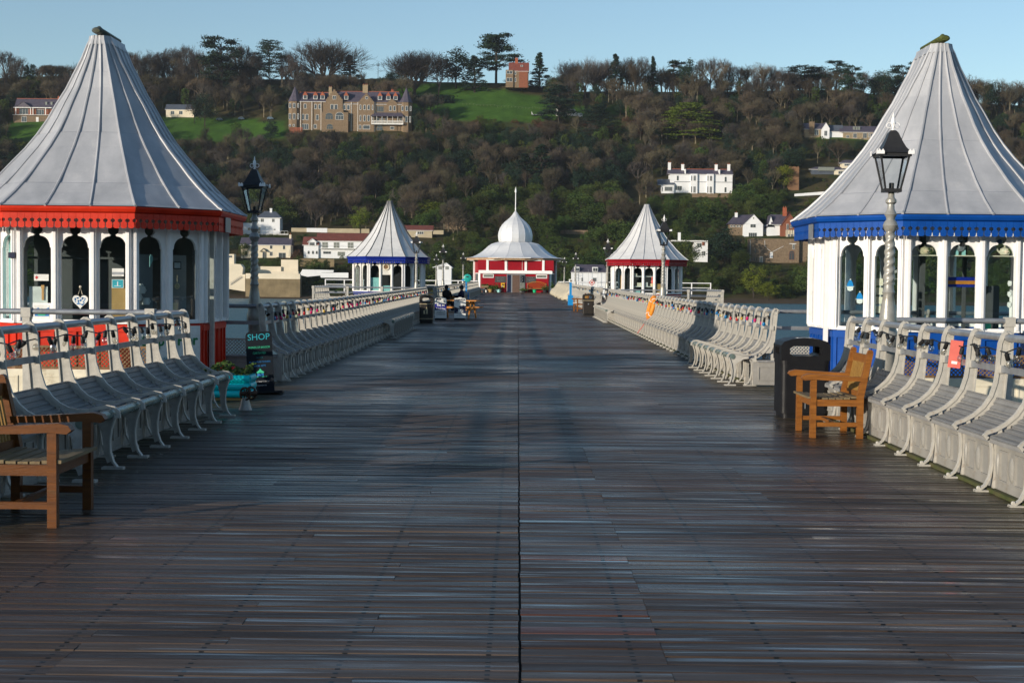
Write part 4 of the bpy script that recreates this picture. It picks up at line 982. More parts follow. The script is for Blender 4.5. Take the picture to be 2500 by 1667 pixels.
r=aboard('white pavement sign with a coffee cup printed on dark blue',(-2.29,56.4,z),0,[(-.23,.07),(.23,.07),(.23,.82),(.2,.86),(.07,.865),(.05,.895),(-.05,.895),(-.07,.865),(-.2,.86),(-.23,.82)])
text('LAVAZZA',.095,M['inkp'],r,(0,-.004,.79),bold=.005);text('ITALIAN COFFEE',.03,M['pipe'],r,(0,-.004,.72));text('SERVED HERE',.05,M['pipe'],r,(0,-.004,.17),sx=.9)
b=MB();b.prism([(-.225,.26),(.225,.26),(.225,.56),(.02,.565),(-.04,.53),(-.02,.49),(.0,.46),(-.06,.46),(-.225,.52)],(0,-.005,0),(1,0,0),(0,0,1),(0,1,0),.004);b.obj('cup_background',M['inkp'],r)
b=MB();b.prism([(-.15,.31),(-.05,.275),(.06,.275),(.16,.31)],(0,-.009,0),(1,0,0),(0,0,1),(0,1,0),.004);b.prism([(-.06,.31),(.04,.31),(.05,.42),(-.07,.42)],(0,-.009,0),(1,0,0),(0,0,1),(0,1,0),.004)
b.tube([(.04,-.007,.40),(.12,-.007,.42),(.13,-.007,.37),(.05,-.007,.33)],.008,5);b.obj('cup_print',M['paper'],r)
# ---------------------------------------------------------------- picnic tables and people
def picnic(label,loc,rz,m,L=.85):
    r=empty('picnic_table',loc,label,'table','picnic tables on the pier',rz)
    b=MB()
    for k in range(5): b.box(-L,L,-.36+k*.147,-.36+k*.147+.135,.71,.75)
    b.obj('table_top',m,r)
    for s in(-1,1):
        b=MB();y0,y1=sorted((s*.62,s*.90));b.box(-L,L,y0,y0+.13,.43,.47);b.box(-L,L,y0+.145,y1,.43,.47);b.obj('seat_plank',m,r)
    for x in(-L+.25,L-.25):
        for s in(-1,1):
            b=MB();b.obox((x,s*.42,.36),(0,s*.48,-.72),(1,0,0),(0,.72,.48*s),.43,.022,.045);b.obj('leg',m,r)
        b=MB();b.box(x-.06,x-.02,-.88,.88,.34,.43);b.box(x-.06,x-.02,-.36,.36,.62,.71);b.obj('cross_bearer',m,r)
    return r
picnic('orange-stained picnic table behind the two café signs',(-2.45,58.6,dz(58)),R(-12),M['pine'])
picnic('pale picnic table where two dark-clothed people sit',(-3.0,70.6,dz(70)),R(90),M['pine'],L=.7)
def person(label,loc,rz,coat,hood,skin,lean=0):
    me=bpy.data.meshes.new('body')
    J={'pel':(0,0,.50,.155),'spn':(.02,0,.72,.15),'che':(.03,0,.93,.165),'nec':(.04,0,1.08,.065),'hea':(.06,0,1.20,.085),'top':(.065,0,1.30,.075),
       'kl':(.42,.12,.50,.075),'al':(.44,.13,.08,.05),'tl':(.58,.13,.04,.04),'kr':(.42,-.12,.50,.075),'ar':(.44,-.13,.08,.05),'tr':(.58,-.13,.04,.04),
       'sl':(.03,.19,.98,.07),'el':(.16,.24,.74,.05),'wl':(.38,.14,.78,.034),'hl':(.46,.10,.79,.036),'sr':(.03,-.19,.98,.07),'er':(.16,-.24,.74,.05),'wr':(.38,-.12,.78,.034),'hr':(.46,-.08,.79,.036)}
    ks=list(J);E=[('pel','spn'),('spn','che'),('che','nec'),('nec','hea'),('hea','top'),('pel','kl'),('kl','al'),('al','tl'),('pel','kr'),('kr','ar'),('ar','tr'),('che','sl'),('sl','el'),('el','wl'),('wl','hl'),('che','sr'),('sr','er'),('er','wr'),('wr','hr')]
    me.from_pydata([J[k][:3] for k in ks],[(ks.index(a),ks.index(b)) for a,b in E],[])
    o=bpy.data.objects.new('body',me);COL.objects.link(o)
    sk=o.modifiers.new('s','SKIN');sk.use_smooth_shade=True;o.modifiers.new('b','SUBSURF').levels=2
    for i,k in enumerate(ks): me.skin_vertices[0].data[i].radius=(J[k][3],J[k][3]*(1.15 if k in('che','spn') else 1));
    me.skin_vertices[0].data[0].use_root=True
    bpy.context.view_layer.update();m2=bpy.data.meshes.new_from_object(o.evaluated_get(bpy.context.evaluated_depsgraph_get()));bpy.data.objects.remove(o)
    m2.materials.clear();m2.materials.append(coat);m2.materials.append(skin)
    for p in m2.polygons:
        c=p.center
        if (c.z>1.08 and not hood) or (c.x>.41 and c.z>.7): p.material_index=1
        if hood and c.z>1.13 and c.x>.10: p.material_index=1
    r=empty('person',loc,label,'person',None,rz);r.scale=(.95,.95,.95)
    b=bpy.data.objects.new('body',m2);COL.objects.link(b);b.parent=r
    h=MB();h.sphere((.045,0,1.225),.115,12,9,1.15,1,.9) ;ho=h.obj('hood' if hood else 'hair',coat if hood else M['dark'],r,2)
    if hood: ho.location=(-.02,0,0)
    f=MB();f.sphere((.165,0,1.21),.016,6,5,1.3);f.sphere((.15,.03,1.235),.01,6,4);f.sphere((.15,-.03,1.235),.01,6,4);f.box(.145,.155,-.022,.022,1.165,1.172);f.sphere((.06,.085,1.21),.022,6,5);f.sphere((.06,-.085,1.21),.022,6,5);f.obj('face',skin,r,True)
    hh=MB()
    for s in(-1,1):
        for q in range(5):
            y=s*.09+(q-2)*.014;L=(.05,.07,.075,.07,.05)[q];hh.tube([(.46,y,.79),(.46+L*.6,y,.792),(.46+L,y,.775)],[.008,.008,.006],5)
        hh.tube([(.44,s*.09-s*.03,.79),(.47,s*.05,.785)],.009,5)
    hh.obj('fingers',skin,r,True);return r
M['coatb']=mat('black_coat',(.012,.012,.013),rough=.8,bump=.1);M['coatn']=mat('navy_coat',(.012,.014,.045),rough=.8,bump=.1);M['skin']=mat('skin',(.42,.22,.14),rough=.5,bump=0)
person('person in a black hooded coat sitting at the far picnic table',(-3.5,69.6,dz(70)+.02),R(70),M['coatb'],True,M['skin'])
person('person in a navy jacket with dark hair sitting right of the black-hooded person',(-2.72,69.9,dz(70)+.02),R(160),M['coatn'],False,M['skin'])
# ---------------------------------------------------------------- telescopes
r=empty('pay_telescope',(-3.85,106,dz(106)),'turquoise-headed coin telescope on a bright blue post, left by the pavilion','telescope')
b=MB();b.box(-.22,.22,-.2,.2,0,.55);b.obj('base_box',M['skyblue'],r);b=MB();b.box(-.06,.06,-.06,.06,.5,1.45);b.box(-.33,.33,-.08,.08,1.40,1.5);b.obj('post',M['skyblue'],r)
b=MB();b.tube([(.1,-.3,1.6),(.1,-.25,1.6),(.1,.25,1.6),(.1,.3,1.6)],[.2,.3,.3,.2],14);b.obj('head',M['teal'],r,True);b=MB();b.box(.0,.16,-.34,-.3,1.66,1.74);b.obj('coin_slot',M['dark'],r)
r=empty('pay_telescope',(3.28,88.5,dz(88)),'slim bright blue coin telescope with a small white head on the right','telescope')
b=MB();b.box(-.16,.16,-.16,.16,0,.62);b.obj('base_box',M['skyblue'],r);b=MB();b.box(-.07,.07,-.07,.07,.6,1.42);b.obj('post',M['skyblue'],r)
b=MB();b.box(-.11,.11,-.16,.16,1.42,1.62);b.obj('head',M['paper'],r);b=MB();b.tube([(0,-.19,1.52),(0,-.16,1.52)],.05,10);b.obj('lens',M['dark'],r)
# ---------------------------------------------------------------- canvas over the far right seats
def tarp(label,y0,y1,seed):
    rr=random.Random(seed);v=[];f=[];n=int((y1-y0)/.2);prof=[(4.2,.8),(4.17,1.20),(4.08,1.24),(3.93,.95),(3.75,.66),(3.5,.5),(3.4,.28),(3.34,.03)]
    ph=[rr.uniform(0,6) for _ in range(5)]
    for i in range(n+1):
        y=y0+(y1-y0)*i/n
        for k,(x,z) in enumerate(prof):
            wv=math.sin(y*2.1+ph[0])*.03+math.sin(y*5.3+ph[1]+k*.3)*.09*(k/7)+math.sin(y*.7+ph[2])*.06
            v.append((x-wv-rr.uniform(0,.02),y,z+dz(y)+math.sin(y*3.1+ph[3])*.02*(1 if k<4 else .5)+(0.1*max(0,math.sin(y*1.3+ph[4])) if k==7 else 0)))
    m=len(prof)
    for i in range(n):
        for k in range(m-1): f.append((i*m+k,i*m+k+1,(i+1)*m+k+1,(i+1)*m+k))
    q=len(v);v.append((4.2,y0+.02,dz(y0)));f+=[(q,k+1,k) for k in range(m-1)]
    b=MB();b.add(v,f);o=b.obj('canvas_cover',M['tarp'],None,2);md=o.modifiers.new('t','SOLIDIFY');md.thickness=.015;tag(o,label,'canvas')
tarp('beige canvas draped over the last right seats beside the pavilion',106,146,1)
# ---------------------------------------------------------------- pavilion
PY=158.0;PZ=dz(158);PX=-.35
pv=empty('pier_pavilion',(PX,PY+4.9,PZ),'crimson pier-head pavilion with silver onion dome and spike','pavilion')
def ngon(r,n=16): return [(r*math.cos(2*PI*(k+.5)/n),r*math.sin(2*PI*(k+.5)/n)) for k in range(n)]
pr=[(5.72,3.84),(5.3,3.88),(4.9,3.98),(4.45,4.18),(4.04,4.42),(3.7,4.68),(3.4,4.95),(3.1,5.22),(2.75,5.45),(2.3,5.60),(1.93,5.68)]
b=MB();b.lathe(pr,16,cap=False,rot=PI/16);b.obj('main_roof',M['dome'],pv)
b=MB()
for k in range(16):
    a=PI/16+2*PI*k/16;b.tube([((r_+.01)*math.cos(a),(r_+.01)*math.sin(a),z+.01) for r_,z in pr],.010,4)
od=[(1.86,5.66),(1.93,5.85),(1.98,6.15),(1.99,6.5),(1.94,6.85),(1.80,7.25),(1.58,7.62),(1.25,7.98),(.92,8.25),(.62,8.5),(.40,8.75),(.24,9.0),(.12,9.18),(.06,9.28)]
for k in range(16):
    a=PI/16+2*PI*k/16;b.tube([((r_+.01)*math.cos(a),(r_+.01)*math.sin(a),z) for r_,z in od],.009,4)
b.obj('roof_ribs',M['dome'],pv)
b=MB();b.lathe(od,16,rot=PI/16);b.obj('onion_dome',M['dome'],pv,False)
b=MB();b.lathe([(.06,9.25),(.07,9.6),(.055,9.65),(.05,11.2),(.05,11.3),(.11,11.4),(.12,11.5),(.05,11.8),(.01,12.0)],10);b.obj('spire',M['white'],pv,True)
b=MB();b.lathe([(5.6,3.58),(5.6,3.82),(5.72,3.84)],16,rot=PI/16);b.obj('eaves_board',mat('worn_wood_fascia',(.42,.27,.15),(.3,.2,.13),rough=.7,scale=4,grime=(.6,.58,.52),gamt=.4),pv)
b=MB();b.box(-3.0,1.75,-5.72,-5.6,3.80,3.87);b.obj('white_gutter',M['white'],pv)
b=MB();b.lathe([(4.7,-.05),(4.7,3.7)],16,rot=PI/16);b.obj('wall',M['darkred'],pv)
b=MB()
for k in range(16):
    a=PI/16+2*PI*k/16;c=Vector((4.7*math.cos(a),4.7*math.sin(a),1.85));n_=Vector((math.cos(a),math.sin(a),0));t_=Vector((-n_.y,n_.x,0));b.obox(c+n_*.02,t_,n_,(0,0,1),.15,.1,1.85)
b.obj('white_post',M['white'],pv)
# side windows, each side face
for k in(1,2,5,6,9,10,13,14,8,15,0,7):
    a=2*PI*(k+1)/16;n_=Vector((math.cos(a),math.sin(a),0))
    if n_.y<-.55: continue
    t_=Vector((-n_.y,n_.x,0));c=n_*4.63+Vector((0,0,1.3))
    b=MB();b.obox(c,t_,n_,(0,0,1),.5,.03,.85);o=b.obj('window',M['white'],pv);b=MB();b.obox(c+n_*.04,t_,n_,(0,0,1),.42,.01,.77);b.obj('pane',M['interior'],o)
# flat front block
FY0=-4.95
b=MB();b.box(-3.75,3.75,FY0,-3.6,-.05,2.05);b.obj('front_extension',M['darkred'],pv)
b=MB();b.box(-4.0,4.15,FY0-.28,-3.7,2.08,2.38);b.box(-3.95,4.1,FY0-.2,-3.9,2.38,2.43);b.obj('canopy_board',M['white'],pv)
b=MB()
for x in(-3.05,-1.0,1.2,3.15): b.box(x-.13,x+.13,FY0+.12,FY0+.27,2.42,3.6)
b.obj('white_post',M['white'],pv)
b=MB()
for x0,x1 in((-2.92,-1.13),(-.87,1.07),(1.33,3.02),(-4.1,-3.2),(3.28,4.3)): b.box(x0,x1,FY0+.2,FY0+.25,2.42,3.58)
pan=b.obj('red_shutters',M['darkred'],pv)
for q_ in((-3.1,-1.5,FY0+.02,FY0+.12,3.52,3.6),(1.3,2.9,FY0+.02,FY0+.12,3.52,3.6),(-5.1,-4.6,-3.0,-2.9,3.5,3.56),(4.6,5.1,-3.0,-2.9,3.5,3.56)):
    b=MB();b.box(*q_);b.obj('strip_light',M['paper'],pv)
def fwin(name,x0,x1,z0,z1,frame,pane):
    b=MB();b.box(x0,x1,FY0-.04,FY0+.0,z0,z1);o=b.obj(name,frame,pv);b=MB();b.box(x0+.08,x1-.08,FY0-.055,FY0-.041,z0+.08,z1-.08);b.obj('pane',pane,o);return o
M['winglass']=mat('dark_glazing',(.05,.06,.07),(.03,.035,.04),rough=.12,bump=0,spec=.8)
M['palepane']=mat('pale_glazing',(.22,.23,.2),(.12,.13,.12),rough=.15,bump=0,spec=.8)
fwin('window',-3.55,-2.35,1.60,2.03,M['white'],M['palepane']);fwin('window',2.35,3.58,1.58,2.00,M['white'],M['palepane'])
b=MB();b.box(-.9,1.15,FY0-.06,FY0-.0,-.02,2.0);d=b.obj('door_frame',M['pipe'],pv)
b=MB();b.box(-.82,-.42,FY0-.08,FY0-.061,.02,1.95);b.obj('glass_panel',M['inkp'],d)
b=MB();b.box(-.27,.55,FY0-.08,FY0-.061,.02,1.93);b.obj('doorway',mat('brown_doorway',(.13,.08,.06),rough=.6,bump=0),d)
b=MB();b.box(.60,1.10,FY0-.12,FY0-.085,.02,1.1);b.obj('door_lower_panel',M['palepane'],d)
b=MB();b.box(.62,1.08,FY0-.12,FY0-.085,1.1,1.9);g=b.obj('door_poster',M['chalk'],d)
b=MB()
for i in range(10): b.box(.68+.04*(i%4),.76+.05*(i%4),FY0-.125,FY0-.121,1.15+.07*i,1.19+.07*i)
b.obj('poster_print',M['pipe'],g)
for (x0,x1,lines,lab) in((-2.22,-.98,['Pavilion Tea Room','Hot drinks & cakes','Breakfast  Lunch'],'grey menu chalkboard left of the pavilion door'),(1.22,2.36,['Fresh coffee','Ice cream & waffles','Open daily'],'grey menu chalkboard right of the pavilion door')):
    b=MB();b.box(x0,x1,-.02,0,1.08,1.78)
    o=b.obj('menu_board',mat('grey_chalkboard',(.07,.065,.065),rough=.6,bump=.02),None,False,(PX,PY+4.9+FY0-.02,PZ));tag(o,lab,'sign')
    for i,t in enumerate(lines): text(t,.13,M['pipe'],o,((x0+x1)/2,-.025,1.62-i*.19),shear=.2,sx=.8)
def pz(name,label,cat,x,parts,y=-.3,z=0,group=None,rz=0): return thing(name,label,cat,(PX+x,PY+y,PZ+z),parts,group,rz)
b=MB();b.box(-.21,.21,0,.12,-.26,.26);c=MB();c.box(-.1,.16,-.02,0,.0,.14);e=MB();e.box(-.16,.06,-.02,0,-.22,-.05)
pz('defibrillator_box','yellow wall box left of the pavilion door','box',-1.32,[('case',b,M['gold2'] if 'gold2' in M else mat('yellow_case',(.75,.42,.02),rough=.4,bump=0),False),('dark_window',c,M['dark'],False),('green_label',e,M['bulbcream'],False)],y=-.2,z=.78)
# lattice-backed wooden bench
b=MB();arc=[(x/8*1.05-.0,.95+.28*math.cos(x/8*PI/2)) for x in range(-8,9)]
b.tube([(p[0],0,p[1]) for p in arc],.03,5);b.tube([(-1.05,0,.45),(1.05,0,.45)],.03,5)
for k in range(-8,16):
    for s in(1,-1):
        x0=-1.05+k*.26 if s==1 else 1.05-k*.26
        pts=[]
        for t in range(11):
            x=x0+s*t*.08;z=.47+t*.08
            if abs(x)<=1.05 and z<.95+.28*math.cos(x/1.05*PI/2): pts.append((x,0,z))
        if len(pts)>1:b.tube([pts[0],pts[-1]],.012,4)
c=MB();c.box(-1.05,1.05,-.5,-.02,.40,.44);e=MB()
for s in(-1,1): e.box(s*1.02-.04,s*1.02+.04,-.5,-.42,0,.65);e.box(s*1.02-.04,s*1.02+.04,-.04,.04,0,.95);e.box(s*1.02-.05,s*1.02+.05,-.52,0,.63,.68)
pz('garden_bench','curved lattice-back wooden bench right of the pavilion door','bench',2.45,[('lattice_back',b,M['pine'],False),('seat',c,M['slat'],False),('frame',e,M['slat'],False)],y=-.1)
def pot(label,x,y,r_,h,m,plant=True,cat='plant pot'):
    b=MB();b.lathe([(r_*.7,0),(r_,h),(r_*.85,h)],12);P=[('pot',b,m,True)]
    if plant:
        c=MB();rr=random.Random(int(x*10)+99)
        for i in range(160):
            v=Vector((rr.gauss(0,r_*.7),rr.gauss(0,r_*.7),h+abs(rr.gauss(0,h*.6))));a=rr.uniform(0,6.3);u_=Vector((math.cos(a),math.sin(a),rr.uniform(-.6,.6)))*.05;w_=u_.orthogonal()*1
            c.add([v-u_,v+w_,v+u_,v-w_],[(0,1,2,3)])
        P.append(('leaves',c,M['plant'],False))
    pz('plant_pot',label,cat,x,P,y=y,group='pots in front of the pavilion')
M['mintpot']=mat('bright_green_pot',(.02,.45,.2),rough=.4,bump=0)
pot('bright green pot in front of the lattice bench',2.2,-1.0,.22,.33,M['mintpot'],False);pot('low dark planter just right of the door',1.0,-.7,.3,.22,M['dark']);pot('dark tub at the right end of the bench',3.35,-.6,.28,.35,M['dark'])
pot('white bucket, left of two under the trough',-3.45,-.9,.11,.25,M['paper'],False,'bucket');pot('white bucket, right of two under the trough',-3.15,-.9,.11,.25,M['paper'],False,'bucket')
pot('dark tub nearer the trough on the left',-2.7,-.6,.3,.35,M['card']);pot('dark tub nearer the watering can',-2.1,-.6,.28,.35,M['dark']);pot('grey pot at the far right of the pavilion front',4.2,-.7,.2,.5,M['pipe'])
b=MB();b.box(-.4,.4,-.2,.2,.5,.75);b.box(-.38,-.3,-.15,.15,0,.5);b.box(.3,.38,-.15,.15,0,.5);c=MB();rr=random.Random(4)
for i in range(200):
    v=Vector((rr.uniform(-.38,.38),rr.uniform(-.18,.18),.72+rr.random()*.15));u_=Vector((rr.gauss(0,1),rr.gauss(0,1),rr.gauss(0,1))).normalized()*.05;w_=u_.orthogonal();c.add([v-u_,v+w_,v+u_,v-w_],[(0,1,2,3)])
pz('raised_trough','wooden plant trough on legs at the left corner of the pavilion','planter',-3.3,[('trough',b,M['slat'],False),('plants',c,M['plant'],False)],y=-.5)
b=MB();b.lathe([(.16,0),(.15,.3),(.13,.32)],12);b.tube([(.14,0,.08),(.32,0,.34)],[.03,.018],6);b.tube([(-.14,0,.28),(-.24,0,.25),(-.2,0,.08),(-.15,0,.05)],.014,5)
pz('watering_can','pale green watering can left of the pavilion door','watering can',-1.75,[('can',b,M['mint'],True)],y=-.9,rz=PI)
# pier-head railings left & right of the pavilion
for s,l in((-1,'white railings at the pier head, left of the pavilion'),(1,'white railings at the pier head, right of the pavilion')):
    r=empty('pier_head_railing',(s*4.3,150,dz(150)),l,'railing')
    MB().tube([(0,0,1.25),(s*16,0,1.25)],.05,6).obj('top_rail',M['white'],r);MB().tube([(0,0,.75),(s*16,0,.75)],.035,6).obj('middle_rail',M['white'],r)
    for k in range(9):
        b=MB();b.box(s*k*2-.05,s*k*2+.05,-.05,.05,-.1,1.3);b.obj('post',M['white'],r)
r=empty('warning_sign',(7.75,149,dz(150)+.9),'red and white diamond marker sign at the pier head on the right','sign')
b=MB()
for k in range(4):
    a=k*PI/2;p0=Vector((math.cos(a)*.62,0,math.sin(a)*.62+.6));p1=Vector((math.cos(a+PI/2)*.62,0,math.sin(a+PI/2)*.62+.6));b.tube([p0,p1],.07,4)
b.obj('diamond_frame',M['redcard'],r);b=MB();b.prism([(.3,0),(0,.3),(-.3,0),(0,-.3)],(0,0,.6),(1,0,0),(0,0,1),(0,1,0),.03);b.obj('inner_diamond',M['redcard'],r);b=MB();b.tube([(0,.05,-1),(0,.05,1.1)],.04,5);b.obj('pole',M['white'],r);r.scale=(.5,.5,.5)
# ---------------------------------------------------------------- far shore terrain
from mathutils import noise as mn
SKY=[(-900,215),(-300,205),(0,192),(150,186),(300,190),(600,196),(850,196),(950,192),(1050,203),(1240,205),(1290,212),(1400,226),(1700,228),(1850,225),(2050,222),(2250,250),(2500,262),(2900,270),(3500,280)]
PRF=[(0,-43),(.035,-34),(.08,-8),(.14,22),(.22,62),(.32,112),(.42,160),(.52,212),(.62,268),(.72,325),(.82,385),(.91,438),(1.0,490)]
def lerp(tab,x):
    if x<=tab[0][0]:return tab[0][1]
    for (a,b),(c,d) in zip(tab,tab[1:]):
        if x<=c:return b+(d-b)*(x-a)/(c-a)
    return tab[-1][1]
Y0,Y1=600.,985.;SEA=-6.2
def ground(X,Y):
    s=1263+F*X/Y; t=(Y-Y0)/(Y1-Y0); roll=(s-1250)*.01
    top=690-lerp(SKY,s)+roll
    if t<0: return 1.6-43*Y0/F+t*60-(.0)
    tt=min(t,1); o=lerp(PRF,tt)
    o*= 1+(top/490-1)*max(0,tt-.3)/.7 if tt>.3 else 1
    z=1.6+o*min(Y,Y1)/F
    z+=mn.noise(Vector((X*.02,Y*.02,0)))*3.2*min(1,tt*4)*(1-tt*.8)
    if t>1: z-=(Y-Y1)*.22
    return z
def hit(sx,sy):
    d=ray(sx,sy);prev=None;Y=596.
    while Y<990:
        t=Y/d.y;X=d.x*t;z=CAMH+d.z*t
        if ground(X,Y)>=z: return Vector((X,Y,ground(X,Y)))
        Y+=2
    return None
def inpoly(p,poly):
    x,y=p;c=False;j=len(poly)-1
    for i in range(len(poly)):
        if (poly[i][1]>y)!=(poly[j][1]>y) and x<(poly[j][0]-poly[i][0])*(y-poly[i][1])/(poly[j][1]-poly[i][1])+poly[i][0]: c=not c
        j=i
    return c
FIELDS=[[(930,232),(960,215),(1060,203),(1150,206),(1240,222),(1330,240),(1350,258),(1440,258),(1440,285),(1310,300),(1180,300),(1060,292),(1010,262),(1000,244)],
 [(20,292),(150,300),(150,350),(15,345)],[(350,283),(480,288),(700,296),(700,332),(470,352),(400,352)],[(1190,332),(1240,330),(1250,350),(1210,350)],[(1990,318),(2150,325),(2150,345),(1990,340)],[(1560,268),(1500,255),(1470,270),(1500,280)]]
def infield(sx,sy): return any(inpoly((sx,sy),q) for q in FIELDS)
v=[];c=[];nx,ny=240,110
for j in range(ny):
    Y=560+(1120-560)*j/(ny-1)
    for i in range(nx):
        s=-700+(3900)*i/(nx-1);X=(s-1263)/F*Y
        z=ground(X,Y);v.append((X,Y,z));pp=proj((X,Y,z));n_=mn.noise(Vector((X*.05,Y*.05,3)))
        if z<-4.6: col=(.085,.065,.045)
        elif infield(*pp): col=(.043+.012*n_,.10+.02*n_,.015)
        else: col=(.055+.02*n_,.048+.012*n_,.022) if n_>-.1 else (.035,.045,.014)
        c.append((*col,1))
f=[(j*nx+i,j*nx+i+1,(j+1)*nx+i+1,(j+1)*nx+i) for j in range(ny-1) for i in range(nx-1)]
me=bpy.data.meshes.new('hillside');me.from_pydata(v,[],f);a=me.color_attributes.new('cover','FLOAT_COLOR','POINT');a.data.foreach_set('color',[x for q in c for x in q])
me.polygons.foreach_set('use_smooth',[True]*len(me.polygons))
m=bpy.data.materials.new('hill_ground');m.use_nodes=True;nt=m.node_tree;L=nt.links.new;b=nt.nodes['Principled BSDF'];b.inputs['Roughness'].default_value=.95;b.inputs['Specular IOR Level'].default_value=.1
at=nd(nt,'ShaderNodeAttribute',attribute_name='cover');tc=nd(nt,'ShaderNodeTexCoord');n1=nd(nt,'ShaderNodeTexNoise',inp={'Scale':.12,'Detail':10,'Roughness':.7});L(tc.outputs['Object'],n1.inputs['Vector'])
r_=ramp(nt,[(.3,(.65,.65,.65)),(.7,(1.35,1.3,1.2))]);L(n1.outputs['Fac'],r_.inputs[0]);mu=nd(nt,'ShaderNodeMixRGB',blend_type='MULTIPLY',inp={0:1});L(at.outputs['Color'],mu.inputs[1]);L(r_.outputs[0],mu.inputs[2]);L(mu.outputs[0],b.inputs['Base Color'])
bp=nd(nt,'ShaderNodeBump',inp={'Strength':.6,'Distance':1.});L(n1.outputs['Fac'],bp.inputs['Height']);L(bp.outputs[0],b.inputs['Normal'])
me.materials.append(m);o=bpy.data.objects.new('hillside_ground',me);COL.objects.link(o);tag(o,kind='structure')
# water
b=MB();b.add([(-2500,-300,SEA),(2500,-300,SEA),(2500,1500,SEA),(-2500,1500,SEA)],[(0,1,2,3)])
m=bpy.data.materials.new('sea_water');m.use_nodes=True;nt=m.node_tree;L=nt.links.new;p=nt.nodes['Principled BSDF']
p.inputs['Base Color'].default_value=(.075,.185,.235,1);p.inputs['Roughness'].default_value=.3;p.inputs['Specular IOR Level'].default_value=.24;p.inputs['IOR'].default_value=1.33
tc=nd(nt,'ShaderNodeTexCoord');mp=nd(nt,'ShaderNodeMapping',inp={'Scale':(.45,1.0,1)});L(tc.outputs['Object'],mp.inputs[0])
n1=nd(nt,'ShaderNodeTexNoise',inp={'Scale':.55,'Detail':9,'Roughness':.72,'Distortion':.5});L(mp.outputs[0],n1.inputs['Vector'])
bp=nd(nt,'ShaderNodeBump',inp={'Strength':1.,'Distance':1.8});L(n1.outputs['Fac'],bp.inputs['Height']);L(bp.outputs[0],p.inputs['Normal'])
tag(b.obj('sea_water',m),kind='structure')
# ---------------------------------------------------------------- buildings on the far shore
for n_,cc,c2,sc_ in(('stone',(.21,.15,.095),(.13,.095,.06),1.2),('sandstone',(.30,.24,.15),(.22,.17,.11),.8),('redbrick',(.24,.085,.045),(.16,.06,.035),1.5),('render',(.74,.75,.76),(.64,.65,.66),.15),('creamrender',(.70,.62,.48),(.6,.53,.4),.15),('tan',(.42,.36,.25),(.33,.28,.19),.3),('concrete',(.24,.185,.105),(.13,.10,.055),.25)):
    M[n_]=mat(n_,cc,c2,rough=.85,scale=sc_,bump=.15,grime=tuple(x*.55 for x in c2),gamt=.34)
M['slate']=mat('purple_slate',(.085,.075,.10),(.055,.05,.07),rough=.5,scale=.6,bump=.1)
M['slateblue']=mat('blue_slate',(.085,.10,.125),(.06,.07,.09),rough=.5,scale=.6,bump=.1)
M['tile']=mat('red_roof_tile',(.17,.055,.04),(.11,.035,.028),rough=.7,scale=.6,bump=.1)
M['clay']=mat('orange_clay_tile',(.34,.095,.045),(.25,.07,.035),rough=.7,scale=.6,bump=.1)
M['trim']=mat('white_trim',(.75,.75,.73),rough=.5,bump=0,scale=1)
M['brickroof']=mat('dull_red_roof',(.20,.06,.04),(.14,.04,.03),rough=.7,scale=.8,bump=.1)
RECTS=[]
